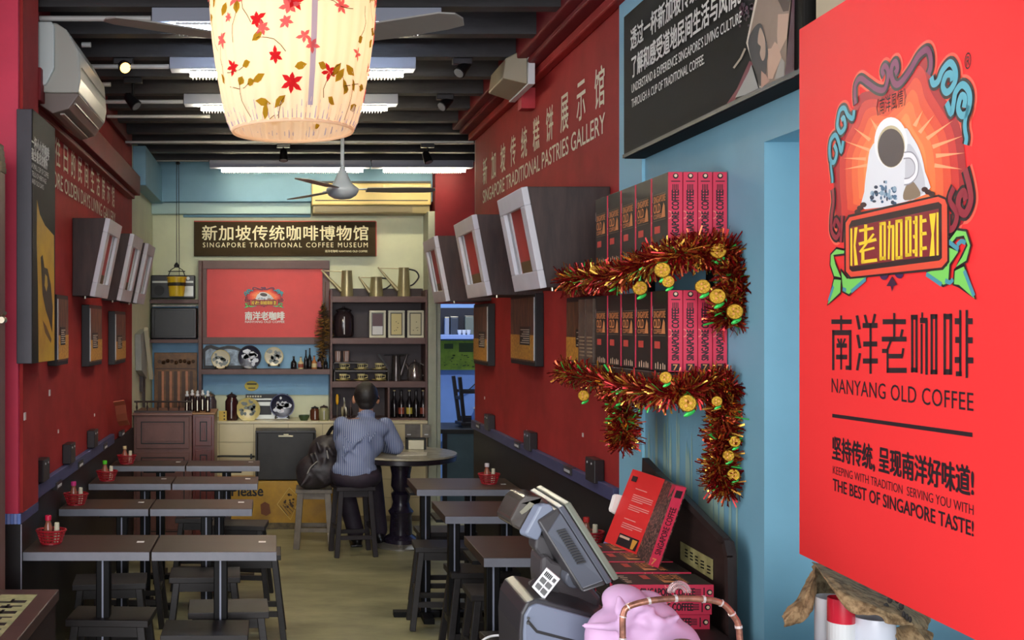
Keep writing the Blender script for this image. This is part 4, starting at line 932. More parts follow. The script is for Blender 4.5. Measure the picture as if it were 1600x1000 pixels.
rows = [(4.19, 4.53, -1.06, -.495, .006, 'nearest row'), (5.17, 5.46, -1.06, -.617, -.113, 'second row'), (5.99, 6.28, -1.06, -.588, -.10, 'third row'), (6.75, 7.02, -1.06, -.573, -.10, 'farthest row')]
for y0, y1, xa, xb, xc, nm in rows:
    g = 'brown tables in rows on the left'
    table(xa, xb - .004, y0, y1, 'brown table against the left wall, %s' % nm, g, [((xa + xb) / 2 + .07, (y0 + y1) / 2)])
    table(xb + .004, xc, y0, y1, 'brown aisle end table of the left side, %s' % nm, g, [((xb + xc) / 2 + .02, (y0 + y1) / 2)])
g = 'brown tables along the right wall'
for y0, y1, xa, nm in ((4.08, 4.51, .806, 'nearest, behind the till screen'), (4.97, 5.40, .80, 'middle one of three'), (5.78, 6.21, .775, 'farthest, by the doorway')):
    table(xa, XR - .03, y0, y1, 'brown table against the right wall, %s' % nm, g, [(xa + .075, y0 + .21), (xa + .33, y0 + .21)])

# ================================================================ STOOLS
def make_stool(w=.34, d=.22, h=.45, m=None, name='wooden_stool', splay=.05, round_leg=False, sq=.032):
    m = m or M_stool
    t = thing(name, (0, 0, 0), 'x', 'stool')
    b = MB(m); b.box((-w / 2, -d / 2, h - .028), (w / 2, d / 2, h)); b.build('seat', t, bevel=.003)
    b = MB(m); iw, idp = w / 2 - .035, d / 2 - .03
    b.box((-iw, -idp, h - .075), (iw, -idp + .018, h - .028)); b.box((-iw, idp - .018, h - .075), (iw, idp, h - .028)); b.build('apron', t)
    for sx in (-1, 1):
        for sy in (-1, 1):
            b = MB(m); b.bar((sx * iw, sy * idp, h - .028), (sx * (iw + splay), sy * (idp + splay * .6), 0), sq, sq); b.build('leg', t, bevel=.003)
    for z, ax in ((.14, 0), (.20, 1)):
        for s in (-1, 1):
            f = (h - z) / h; ex, ey = iw + splay * f, idp + splay * .6 * f
            b = MB(m)
            if ax == 0: b.bar((-ex, s * ey, z), (ex, s * ey, z), .018, .028)
            else: b.bar((s * ex, -ey, z), (s * ex, ey, z), .018, .028)
            b.build('stretcher', t)
    return t
st = make_stool(); usedst = False
def stool(x, y, label, rz=0, z=0):
    global usedst
    o = st if not usedst else copy_tree(st); usedst = True
    place(o, (x, y, z), rz, label, 'dark wooden stools around the tables')
gl = [(-.275, 4.19, 'dark stool front centre in the near left corner, seat nearest the camera', .0), (-.20, 4.52, 'dark stool half under the nearest aisle table, its right edge in the aisle', .05), (-.68, 4.40, 'dark stool under the nearest wall side table', -.05),
      (-.34, 5.13, 'dark stool between the first and second left tables, pushed under the second', .04), (-.14, 5.62, 'dark stool beyond the second aisle table, near the aisle', .0), (-.78, 5.0, 'shadowed stool under the second wall side table', .1),
      (-.22, 6.42, 'grey stool behind the third aisle table beside the yellow chest', -.1), (-.80, 5.85, 'shadowed stool under the third wall side table', 0), (-.45, 6.65, 'shadowed stool under the farthest left table', 0)]
for x, y, l, r in gl: stool(x, y, l, r)
gr_ = [(1.04, 4.80, 'right stool nearest the till screen, in front of the middle table', .0), (1.02, 5.22, 'stool under the middle right table', .02), (.93, 5.80, 'tall looking dark stool at the aisle side of the farthest right table', -.04),
       (1.0, 6.22, 'stool behind the farthest right table', .03), (.98, 4.05, 'dark stool low in front of the nearest right table', .1)]
for x, y, l, r in gr_: stool(x, y, l, r)
# upturned stool on a table in the back room
o = copy_tree(st); place(o, (1.88, 9.9, 1.17), 0.1, 'stool turned upside down on the table in the back room', 'dark wooden stools around the tables'); o.rotation_euler = (PI, 0, .1)

# condiment baskets
def basket(x, y, label, bottle_col, z=TH, group='red condiment baskets on the tables'):
    t = thing('condiment_basket', (x, y, z), label, 'basket', group)
    m = mat('basket_red', (158, 26, 36), .4)
    b = MB(m)
    for k in range(5):
        hh = .004 + k * .0125; rx, ry = .042 + k * .0045, .032 + k * .004
        b.tube([(x + rx * math.cos(a), y + ry * math.sin(a), z + hh) for a in [2 * PI * i / 20 for i in range(20)]], .0032 if k < 4 else .005, 6, closed=True)
    for i in range(20): a = 2 * PI * i / 20; b.cyl((x + .042 * math.cos(a), y + .032 * math.sin(a), z + .004), (x + .06 * math.cos(a), y + .048 * math.sin(a), z + .054), .0025, n=5)
    b.cyl((x, y, z), (x, y, z + .004), .042, n=16); b.build('basket_body', t)
    c2 = thing('sauce_bottle', (x - .012, y, z + .005), 'sauce bottle with %s cap in the %s' % bottle_col[1:], 'bottle', 'bottles in the condiment baskets')
    b = MB(mat('bottle_glass', (150, 90, 70), .2)); b.lathe((x - .012, y, z + .005), [(.016, 0), (.018, .01), (.018, .06), (.011, .08), (.010, .09)], 14); b.build('bottle_body', c2, smooth=True)
    b = MB(mat('cap_%s' % bottle_col[1], bottle_col[0], .4)); b.cyl((x - .012, y, z + .094), (x - .012, y, z + .115), .013, n=14); b.build('cap', c2, bevel=.002)
    c3 = thing('shaker', (x + .022, y, z + .005), 'cream shaker in the %s' % bottle_col[2], 'shaker', 'shakers in the condiment baskets')
    b = MB(M_cream); b.cyl((x + .022, y, z + .005), (x + .024, y, z + .085), .013, .010, n=12); b.build('shaker_body', c3, bevel=.002)
g0 = [(-.925, 4.36, 'nearest left', (214, 24, 70), 'pink'), (-1.0, 5.30, 'second left', (196, 40, 120), 'magenta'), (-.975, 6.12, 'third left', (90, 210, 30), 'green'), (-.965, 6.86, 'farthest left', (200, 180, 130), 'yellow')]
for x, y, nm, c, cn in g0: basket(x, y, 'red plastic condiment basket, %s table' % nm, (c, cn, 'basket on the %s table' % nm))
basket(1.215, 6.0, 'red plastic condiment basket on the farthest right table', ((220, 210, 210), 'white', 'basket on the farthest right table'))
basket(1.285, 4.32, 'red condiment basket on the nearest right table, by the till screen', ((186, 36, 30), 'red', 'basket by the till screen'))

# wall sockets and label strips along the trunking
def socket(side, d, z, label, w=.13, h=.10):
    X = XL if side < 0 else XR; s = -side
    t = thing('wall_socket', (X, d, z), label, 'socket', 'black socket boxes along the trunking')
    b = MB(mat('socket_black', (40, 34, 36), .35)); b.box((X + s * .001, d, z), (X + s * .045, d + w, z + h)); b.build('socket_box', t, bevel=.004)
    b = MB(M_white)
    for k in (.3, .75): b.cyl((X + s * .045, d + w * k, z + h * .8), (X + s * .047, d + w * k, z + h * .8), .005, n=8)
    b.build('screw_cover', t)
def strip(side, d, z, label, w=.13):
    X = XL if side < 0 else XR; s = -side
    t = thing('label_strip', (X, d, z), label, 'label', 'black label holders along the trunking')
    b = MB(mat('socket_black', (40, 34, 36), .35)); b.box((X + s * .012, d, z), (X + s * .036, d + w, z + .035)); b.build('holder', t, bevel=.002)
    b = MB(M_white); b.box((X + s * .036, d + .02, z + .008), (X + s * .0375, d + w - .02, z + .02)); b.build('paper', t)
L_ = ['nearest', 'second', 'third', 'farthest']
for i, (d, z) in enumerate([(4.72, .945), (5.35, .945), (6.05, .945)]): socket(-1, d, z, '%s black wall socket above the left tables' % L_[i])
for i, (d, z) in enumerate([(5.05, .86), (5.62, .885), (6.45, .885), (7.2, .89)]): strip(-1, d, z, '%s small black label holder on the left trunking' % L_[i])
for i, (d, z) in enumerate([(4.42, .985), (5.55, .985), (6.62, .985)]): socket(1, d, z, '%s black wall socket on the right wall trunking' % L_[i])
for i, (d, z) in enumerate([(4.80, .965), (5.82, .965), (6.95, .965)]): strip(1, d, z, '%s small black label holder on the right trunking' % L_[i])
t = thing('curved_card', (XL, 7.0, .95), 'orange brown curved card standing on the left trunking', 'card')
b = MB(mat('card_orange', (186, 100, 74), .5)); b.tube  # card bends down and away
pts = [(0.0, .20), (.03, .17), (.05, .11), (.075, .06), (.12, .02)]
vs = []; 
for k, (u, v) in enumerate(pts): vs += [(XL + .03, 6.85 + u * 2.2, .955 + v), (XL + .10, 6.85 + u * 2.2, .965 + v)]
b.add(vs, [(2 * i, 2 * i + 1, 2 * i + 3, 2 * i + 2) for i in range(4)]); o = b.build('card_sheet', t); m_ = o.modifiers.new('solid', 'SOLIDIFY'); m_.thickness = .006
for i, (x, y, side, nm) in enumerate([(76, 619, -1, 'upper white sticker on the left red wall'), (37, 657, -1, 'white striped sticker by the crimson pier'), (90, 677, -1, 'small white dot sticker on the left red wall'), (147, 651, -1, 'small white sticker toward the back of the left red wall'),
                                    (912, 683, 1, 'small white sticker on the right red wall below the tinsel'), (824, 677, 1, 'tiny white sticker on the right red wall, centre'), (758, 624, 1, 'tiny white sticker near the doorway end of the right wall')]):
    X = (XL + .001) if side < 0 else XR - .001
    if side < 0 and x < 60: X = -.984
    d = X / ((x - VX) / F); z = Z_(y, d); w = .03 if i < 2 else .018
    b = MB(mat('sticker_white', (222, 206, 200), .5)); b.box((X, d, z), (X - side * .003, d + w, z + w)); o = b.build('sticker'); tag(o, nm, 'sticker', 'small stickers on the red walls')

# ================================================================ BACK OF THE ROOM
YC = 8.9; CZT = Z_(658, YC)
M_tile = mat('cream_tile', (208, 196, 156), .3, var=.06, scale=3); M_grout = mat('grout', (150, 138, 112), .7)
b = MB(M_grout); b.box((X_(300, YC), YC, 0), (X_(668, YC), YB - .001, CZT - .02)); cnt = thing('tiled_counter', (X_(300, YC), YC, 0), 'cream tiled counter along the back wall', 'counter'); b.build('body', cnt)
b = MB(mat('counter_top', (214, 204, 170), .3, var=.06)); b.box((X_(300, YC) - .01, YC - .012, CZT - .02), (X_(668, YC), YB - .001, CZT)); b.build('counter_slab', cnt, bevel=.003)
tw, thh = .29, .155; xs = X_(300, YC) - .06
zt_ = CZT - .022; r = 0
while zt_ > .05:
    x = max(xs, X_(300, YC) + .0); xx = xs
    while xx < X_(668, YC) - .02:
        xa = max(xx, X_(300, YC)) + .002; xb = min(xx + tw, X_(668, YC)) - .002
        b = MB(M_tile); b.box((xa, YC - .008, max(zt_ - thh, .0) + .002), (xb, YC, zt_ - .002)); b.build('tile', cnt)
        xx += tw
    zt_ -= thh; r += 1
# chest with yellow base
YD = 8.55
t = thing('yellow_chest', (X_(322, YD), YD, 0), 'long mustard yellow painted chest on the floor with dark lettering', 'chest')
b = MB(mat('mustard_paint', (196, 150, 34), .45, rgb2=(150, 112, 36), scale=3.5, bump=.1)); zc = Z_(752, YD)
b.box((X_(322, YD), YD, .02), (X_(520, YD), YC - .015, zc)); b.build('body', t, bevel=.006)
b = MB(mat('chest_plinth', (120, 104, 74), .6, rgb2=(60, 52, 40), scale=20)); b.box((X_(322, YD) + .01, YD - .012, 0), (X_(520, YD), YD, .05)); b.build('plinth', t)
b = MB(M_dk)
write(b, 'Please', (X_(362, YD), YD - .003, Z_(775, YD)), (1, 0, 0), (0, 0, 1), X_(411, YD) - X_(362, YD), .085, M_dk, bold=.03)
b.build('lettering', t)
b = MB(mat('emblem_line', (206, 176, 90), .5)); q = [(433, 788), (452, 762), (468, 778), (454, 812)]
for i in range(4): b.bar(P(q[i][0], q[i][1], YD - .003), P(q[(i + 1) % 4][0], q[(i + 1) % 4][1], YD - .003), .006, .004)
b.use(flat((70, 50, 30))); 
for i in range(14): x, y_ = 445 + random.random() * 16, 772 + random.random() * 20; c = P(x, y_, YD - .003); b.cyl(c, c + Vector((0, -.002, 0)), .006 + random.random() * .008, n=6)
for i in range(4): b.bar(P(438 + i * 4, 790 - i * 1, YD - .003), P(450 + i * 4, 806 - i * 3, YD - .003), .007, .003)
b.use(flat((110, 62, 34))); b.poly([P(x, y_, YD - .003) for x, y_ in ((407, 788), (414, 784), (421, 788), (423, 802), (416, 806), (408, 803))]); b.build('emblem', t)
t = thing('dark_suitcase', (X_(399, YD), YD, zc), 'big black upright case with a white clasp on the yellow chest', 'case')
b = MB(mat('case_black', (38, 35, 32), .5, rgb2=(16, 14, 14), scale=6, bump=.1)); b.box((X_(401, YD), YD + .03, zc), (X_(492, YD), YD + .24, Z_(675, YD))); b.build('body', t, bevel=.012)
b = MB(mat('case_rim', (30, 27, 24), .4)); b.box((X_(399, YD), YD + .02, Z_(677, YD)), (X_(494, YD), YD + .25, Z_(673, YD))); b.box((X_(399, YD), YD + .022, zc), (X_(401.5, YD), YD + .25, Z_(677, YD))); b.box((X_(491.5, YD), YD + .022, zc), (X_(494, YD), YD + .25, Z_(677, YD))); b.build('rim', t, bevel=.003)
b = MB(M_cream); b.box((X_(435, YD), YD + .012, Z_(683, YD)), (X_(458, YD), YD + .03, Z_(680.5, YD))); b.box((X_(443, YD), YD + .01, Z_(681, YD)), (X_(451, YD), YD + .03, Z_(678.5, YD))); b.build('clasp', t, bevel=.002)
t = thing('towel_rail', (X_(333, 8.86), 8.86, Z_(722, 8.86)), 'thin black rail fixed along the front of the tiled counter', 'rail')
b = MB(M_dk); b.tube(smoothed([(X_(334, 8.85), YC - .012, Z_(724, 8.85)), (X_(334, 8.85), 8.85, Z_(716, 8.85)), (X_(342, 8.85), 8.85, Z_(713, 8.85)), (X_(370, 8.85), 8.85, Z_(713, 8.85)), (X_(398, 8.85), 8.85, Z_(713, 8.85))], 4), .009, 8); b.build('rod', t, smooth=True)
b = MB(M_dk); b.box((X_(391, 8.85), 8.84, Z_(717, 8.85)), (X_(394, 8.85), YC - .009, Z_(710, 8.85))); b.build('bracket', t)
# left cabinets
YK = 8.0
def panel_door(t, x0, x1, z0, z1, y, m, name='door'):
    b = MB(m); b.box((x0, y - .012, z0), (x1, y, z1)); o = b.build(name, t, bevel=.003)
    b = MB(M_dk); f = .035
    for a in ((x0 + f, x1 - f, z0 + f, z0 + f + .008), (x0 + f, x1 - f, z1 - f - .008, z1 - f), (x0 + f, x0 + f + .008, z0 + f, z1 - f), (x1 - f - .008, x1 - f, z0 + f, z1 - f)): b.box((a[0], y - .0145, a[2]), (a[1], y - .011, a[3]))
    b.use(m); b.box((x0 + f + .02, y - .018, z0 + f + .02), (x1 - f - .02, y - .011, z1 - f - .02)); b.build('door_panel', o, bevel=.003)
x0, x1 = X_(209, YK), X_(300, YK); zk = Z_(645, YK)
t = thing('brown_cabinet', (x0, YK, 0), 'mauve brown panelled cabinet in the far left corner', 'cabinet')
M_cab = mat('cabinet_brown', (104, 66, 58), .45, var=.18, scale=6, bump=.06)
b = MB(M_cab); b.box((x0, YK, 0), (x1, YK + .5, zk - .02)); b.build('body', t, bevel=.003)
b = MB(mat('cabinet_top', (124, 86, 74), .4, var=.1)); b.box((x0 - .01, YK - .02, zk - .02), (x1 + .005, YK + .5, zk)); b.build('top_board', t, bevel=.004)
panel_door(t, x0 + .02, x1 - .02, zk - .27, zk - .03, YK, M_cab); panel_door(t, x0 + .02, x1 - .02, .05, zk - .30, YK, M_cab)
b = MB(M_dkwood)
for i in range(6): xx = x0 + .02 + i * (x1 - x0 - .04) / 5; b.lathe((xx, YK + .02, zk), [(.008, 0), (.004, .02), (.009, .04), (.004, .06), (.006, .08)], 8)
b.cyl((x0, YK + .02, zk + .083), (x1, YK + .02, zk + .083), .007, n=8); b.box((x0, YK + .012, zk), (x1, YK + .03, zk + .014)); b.build('gallery_rail', t, smooth=40)
x0b, x1b = X_(301, YK), X_(335, YK)
t = thing('small_red_cabinet', (x0b, YK, 0), 'narrow glossy red brown cabinet right of the mauve one', 'cabinet')
M_cab2 = mat('cabinet_redbrown', (92, 34, 26), .3, var=.25, scale=6); b = MB(M_cab2); b.box((x0b, YK, 0), (x1b, YK + .4, zk - .012)); b.build('body', t, bevel=.003)
b = MB(mat('cabinet_gold_top', (150, 106, 60), .4)); b.box((x0b - .005, YK - .015, zk - .012), (x1b + .008, YK + .4, zk)); b.build('top_board', t, bevel=.003)
panel_door(t, x0b + .02, x1b - .02, zk - .25, zk - .03, YK, M_cab2); panel_door(t, x0b + .02, x1b - .02, .05, zk - .28, YK, M_cab2)
names = ['leftmost', 'second', 'third', 'fourth', 'rightmost']
for i in range(5):
    x = X_(291 + i * 8.2, YK + .1 * (i % 2)); c = (x, YK + .08 + .1 * (i % 2), zk)
    t = thing('oil_cruet', c, '%s of five dark glass cruets with white stoppers on the red brown cabinet' % names[i], 'bottle', 'dark cruets on the small cabinet')
    b = MB(mat('cruet_glass', (40, 26, 26), .15)); b.lathe(c, [(.018, 0), (.02, .01), (.02, .10), (.012, .12)], 12); b.build('bottle_body', t, smooth=40)
    b = MB(M_white); b.lathe((c[0], c[1], c[2] + .12), [(.014, 0), (.016, .012), (.008, .022), (.012, .035), (.001, .045)], 10); b.build('stopper', t, smooth=True)
    b = MB(M_steel); b.box((x - .003, c[1] - .023, zk + .01), (x + .003, c[1] - .019, zk + .09)); b.build('label_band', t)
# wall shelving, left bay: divider post, shelves, items
M_post = M_shelf
t = thing('wall_shelf_bay', (XL, YB - .2, .84), 'brown wooden wall shelves of the left alcove', 'shelf')
b = MB(M_post); b.box((X_(310, 9.1), 9.1, Z_(640, 9.1)), (X_(315, 9.1), YB, Z_(407, 9.1))); b.build('divider', t, bevel=.002)
b = MB(M_post); b.box((XL, 9.08, Z_(474, 9.08)), (X_(310, 9.08), YB, Z_(468, 9.08))); b.build('shelf_board', t, bevel=.002)
b = MB(M_post); b.box((XL, 9.08, Z_(536, 9.08)), (X_(310, 9.08), YB, Z_(530, 9.08))); b.build('shelf_board', t, bevel=.002)
b = MB(mat('alcove_blue', (126, 172, 206), .6, var=.06)); b.box((XL, YB - .015, Z_(640, 9.3)), (X_(310, 9.28), YB - .001, Z_(478, 9.28))); b.build('back_panel', t)
t = thing('cassette_radio', P(237, 466, 9.1), 'black and silver cassette radio behind the yellow bucket', 'radio')
y = 9.12; b = MB(mat('radio_black', (34, 34, 36), .35)); b.box((X_(236, y), y, Z_(466, y)), (X_(304, y), y + .12, Z_(430, y))); b.build('body', t, bevel=.006)
b = MB(mat('radio_silver', (176, 178, 170), .35, metal=.4)); b.box((X_(238, y), y - .004, Z_(442, y)), (X_(302, y), y, Z_(439, y))); b.box((X_(285, y), y - .004, Z_(463, y)), (X_(302, y), y, Z_(447, y))); b.cyl((X_(294, y), y - .008, Z_(435, y)), (X_(294, y), y, Z_(435, y)), .014, n=14); b.build('trim_strip', t)
b = MB(mat('speaker_dark', (16, 16, 18), .5)); b.cyl((X_(249, y), y - .006, Z_(454, y)), (X_(249, y), y, Z_(454, y)), .045, n=20); b.build('speaker', t)
t = thing('old_television', P(240, 528, 9.08), 'dark old television screen set on the left alcove shelf', 'television')
y = 9.06; b = MB(mat('tv_black', (28, 26, 26), .3)); b.box((X_(236, y), y, Z_(529, y)), (X_(307, y), y + .22, Z_(481, y))); b.build('body', t, bevel=.008)
b = MB(mat('tv_screen', (12, 11, 10), .4)); b.box((X_(241, y), y - .005, Z_(526, y)), (X_(304, y), y, Z_(484, y))); b.build('screen', t, bevel=.004)
b = MB(M_pipe); b.cyl((X_(238, y), y - .012, Z_(478, y)), (X_(306, y), y - .012, Z_(478, y)), .006); b.build('antenna', t)
t = thing('carved_panel', P(240, 640, 9.2), 'tall brown carved wooden panel leaning in the left alcove', 'panel')
y = 9.2; M_cv = mat('carved_brown', (142, 100, 56), .5, rgb2=(86, 56, 32), scale=14, bump=.3); b = MB(M_cv); b.box((X_(241, y), y, Z_(650, y)), (X_(308, y), y + .03, Z_(551, y))); b.build('board', t, bevel=.003)
b = MB(mat('carved_dark', (76, 48, 28), .5, var=.2)); b.box((X_(243, y), y - .01, Z_(577, y)), (X_(306, y), y, Z_(575, y)))
for i in range(5): b.box((X_(247 + i * 12.4, y), y - .01, Z_(648, y)), (X_(251.5 + i * 12.4, y), y, Z_(580, y)))
for i in range(9): b.cyl((X_(249 + i * 6.6, y), y - .012, Z_(565 + 3 * math.sin(i * 2), y)), (X_(249 + i * 6.6, y), y, Z_(565, y)), .016, n=8)
b.build('carving', t)
b = MB(mat('carved_light', (186, 120, 84), .5, var=.15))
for i in range(4): b.box((X_(253 + i * 12.4, y), y - .014, Z_(648, y)), (X_(256.5 + i * 12.4, y), y, Z_(580, y)))
b.build('pillar_relief', t)
# pale tools hanging on the left pale wall
t = thing('hanging_scale_rack', (XL, 8.3, Z_(660, 8.3)), 'pale and brown hanging rack on the far left pale wall', 'rack')
b = MB(mat('rack_grey', (150, 150, 146), .5, var=.1)); b.hexa([(XL + .002, 8.15, 1.30), (XL + .05, 8.15, 1.30), (XL + .05, 8.5, 1.22), (XL + .002, 8.5, 1.22)], [(XL + .002, 8.1, 1.58), (XL + .05, 8.1, 1.58), (XL + .05, 8.42, 1.62), (XL + .002, 8.42, 1.62)]); b.build('plate', t, bevel=.003)
b = MB(M_cream); b.bar((XL + .07, 8.25, 1.62), (XL + .07, 8.62, 1.22), .03, .04); b.build('arm', t)
b = MB(M_dkwood); b.box((XL + .002, 8.4, 1.12), (XL + .03, 8.46, 1.26)); b.box((XL + .01, 8.5, .95), (XL + .03, 8.54, 1.25)); b.box((XL + .002, 8.55, 1.5), (XL + .03, 8.68, 1.62)); b.build('hanger', t)
# pulley bucket on two cords
y = 8.75; cx_ = X_(276, y)
t = thing('yellow_bucket', (cx_, y, Z_(463, y)), 'small yellow bucket hanging on black cords at upper left back', 'bucket')
b = MB(mat('bucket_yellow', (216, 178, 34), .35, var=.08)); b.lathe((cx_, y, Z_(463, y)), [(.001, 0), (.06, 0), (.078, .15), (.083, .15), (.083, .16), (.074, .16), (.058, .012)], 24); b.build('pail', t, smooth=50)
b = MB(flat((40, 34, 20))); b.lathe((cx_, y, Z_(463, y) + .085), [(.0738, 0), (.0762, .028)], 24, cap=False); b.build('label_band', t)
b = MB(M_dk); b.tube([(cx_ - .08, y, Z_(436, y)), (cx_ - .05, y, Z_(422, y)), (cx_, y, Z_(416, y)), (cx_ + .05, y, Z_(422, y)), (cx_ + .08, y, Z_(436, y))], .004, 6); b.cyl((cx_ - .07, y, Z_(424, y)), (cx_ + .07, y, Z_(424, y)), .004); b.lathe((cx_, y, Z_(418, y)), [(.02, 0), (.022, .02), (.008, .04)], 10); b.build('handle', t)
b = MB(M_dk); b.cyl((cx_, y, Z_(412, y)), (cx_, y, CZ + .16), .003, n=6); b.cyl((cx_ + .022, y, Z_(430, y)), (cx_ + .016, y, CZ), .003, n=6); b.lathe((cx_ + .01, y, CZ - .03), [(.012, 0), (.02, .01), (.012, .03)], 10); b.build('cord', t)

# museum sign
y = YB - .06
t = thing('museum_signboard', P(303, 400, y), 'dark horizontal board with calligraphy reading coffee museum, back wall', 'signboard')
b = MB(mat('museum_board', (62, 50, 32), .75, var=.1, spec=.15)); b.box((X_(303, y), y, Z_(400, y)), (X_(587, y), YB - .001, Z_(346, y))); b.build('panel', t)
b = MB(mat('board_rim_red', (176, 60, 42), .5)); b.box((X_(587, y), y + .001, Z_(400, y)), (X_(588.5, y), YB - .001, Z_(346, y))); b.box((X_(303, y), y - .003, Z_(346.5, y)), (X_(587, y), y, Z_(345, y))); b.build('rim', t)
M_gl = mat('sign_cream', (240, 232, 190), .5)
b = MB(M_gl)
def bw(s, xa, xb, ya, yb, bold, sp=1.0):
    b = MB(M_gl); write(b, s, (X_(xa, y), y - .003, Z_(yb, y)), (1, 0, 0), (0, 0, 1), X_(xb, y) - X_(xa, y), Z_(ya, y) - Z_(yb, y), M_gl, bold=bold, spacing=sp); b.build('lettering', t)
bw('新加坡传统咖啡博物馆', 316, 575, 352.5, 375.5, .016, 1.08); bw('SINGAPORE TRADITIONAL COFFEE MUSEUM', 317, 574.5, 379, 386.5, .012, 1.35); bw('南洋老咖啡 NANYANG OLD COFFEE', 508, 574, 390.5, 394.5, .02)
# framed red coffee sign
y = YB - .05
t = thing('framed_red_sign', P(313, 530, y), 'wide red sign in a brown frame with small coffee cup emblem, back wall', 'signboard')
b = MB(M_shelf)
for a in ((313, 515, 407, 420), (313, 515, 527, 538), (313, 323, 420, 527), (504, 515, 420, 527)): b.box((X_(a[0], y), y, Z_(a[3], y)), (X_(a[1], y), YB - .001, Z_(a[2], y)))
b.build('frame', t, bevel=.003)
b = MB(mat('sign_red_flat', (214, 60, 58), .5, var=.05)); b.box((X_(323, y), y + .02, Z_(527, y)), (X_(504, y), y + .04, Z_(420, y))); b.build('panel', t)
cxs = sum(q[0] for q in T2([(1300, 300), (1523, 300)])) / 2; zs0 = bt(1410, 290)[1]; y2 = y + .018
gx, gz = X_(413, y2), Z_(466, y2); sw_ = (X_(443, y2) - X_(383, y2)) / 0.50; sh_ = (Z_(443, y2) - Z_(486, y2)) / 0.60
b = MB(); emblem(b, lambda t_, z, lay: Vector((gx + (t_ - cxs) * sw_, y2 - .0008 * lay, gz + (z - zs0) * sh_))); b.build('emblem', t)
b = MB(WHT); write(b, '南洋老咖啡', (X_(383, y2), y2 - .002, Z_(500, y2)), (1, 0, 0), (0, 0, 1), X_(444.5, y2) - X_(383, y2), Z_(487, y2) - Z_(500, y2), WHT, bold=.04)
write(b, 'NANYANG OLD COFFEE', (X_(383, y2), y2 - .002, Z_(504.5, y2)), (1, 0, 0), (0, 0, 1), X_(444.5, y2) - X_(383, y2), Z_(501, y2) - Z_(504.5, y2), WHT, bold=.03)
b.build('lettering', t)
# ================================================================ SHELVES AND THEIR THINGS AT THE BACK
y = 9.08
t = thing('plate_shelf', P(315, 585, y), 'brown wall shelf with plates and bottles below the red sign', 'shelf')
b = MB(M_shelf); b.box((X_(315, y), y, Z_(585, y)), (X_(517, y), YB, Z_(577, y))); b.build('shelf_board', t, bevel=.002)
b = MB(mat('alcove_blue', (126, 172, 206), .6, var=.06)); b.box((X_(315, 9.28), 9.28, Z_(617, 9.28)), (X_(517, 9.28), YB - .001, Z_(538, 9.28))); b.build('back_panel', t)
zsh = Z_(577, y)
M_pl = mat('plate_cream', (216, 210, 186), .25); M_plb = mat('plate_navy', (32, 32, 52), .25); M_plg = mat('plate_gilt', (206, 190, 120), .25)
def plate(cx, cy, r, yy, base, rim, deco, label, stand=True, seed=1):
    c = Vector((X_(cx, yy), yy, Z_(cy, yy))); t = thing('display_plate', (c.x, yy, c.z - r), label, 'plate', 'upright display plates'); R = random.Random(seed)
    tilt = Vector((0, .035, 0))
    b = MB(base); b.lathe(c, [(r * .35, .012), (r * .6, .008), (r, -.004), (r, -.010), (r * .62, .0), (0.001, .002)], 32, axis='y'); b.build('dish', t, smooth=40)
    b = MB(rim); b.lathe(c, [(r * .99, -.010), (r * .99, -.0125), (r * .93, -.0115), (r * .93, -.009)], 32, axis='y', cap=False); b.build('rim', t)
    b = MB(deco)
    for i in range(16):
        a = R.random() * 6.3; q = r * (.15 + .62 * R.random()); s = r * (.10 + .13 * R.random()); yo = -.003 - .009 * max(0, (q / r - .6)) / .4
        e = c + Vector((q * math.cos(a), yo - .002, q * math.sin(a))); k = R.random() * 3
        b.poly([e + Vector((s * 1.6 * math.cos(k + u) * (1 if i % 2 else .5), 0, s * math.sin(k + u))) for u in (0, 1.0, 2.1, 3.2, 4.1, 5.2)])
    b.build('decoration', t)
    if stand:
        b = MB(M_dk)
        for s in (-1, 1): b.tube([c + Vector((s * r * .55, -.035, -r)), c + Vector((s * r * .55, -.02, -r * .9)), c + Vector((s * r * .5, -.014, -r * .78))], .006, 6); b.tube([c + Vector((s * r * .55, -.02, -r * .98)), c + Vector((s * r * .4, .06, -r))], .006, 6)
        b.build('plate_stand', t)
M_dg = mat('plate_green_print', (74, 84, 70), .3); M_dw = mat('plate_white_print', (200, 204, 214), .3)
plate(345, 561, .082, 9.13, M_pl, M_plg, M_dg, 'cream plate with dark leaves, left end of the plate shelf', seed=2)
plate(390, 558, .102, 9.14, M_plb, M_dk, M_dw, 'large navy plate with white pattern on the upper plate shelf', seed=4)
plate(428, 557, .082, 9.14, M_pl, M_plg, M_dg, 'cream plate with grey floral pattern on a stand, upper shelf centre', seed=6)
yy = 8.98
plate(388, 640, .102, yy, M_plg, M_plg, M_dg, 'pale yellow plate with green leaves leaning on the radio on the counter', seed=8, stand=False)
plate(441, 634, .104, yy, M_plb, mat('rim_blue', (110, 116, 150), .3), M_dw, 'navy and white plate on a stand on the back counter', seed=9)
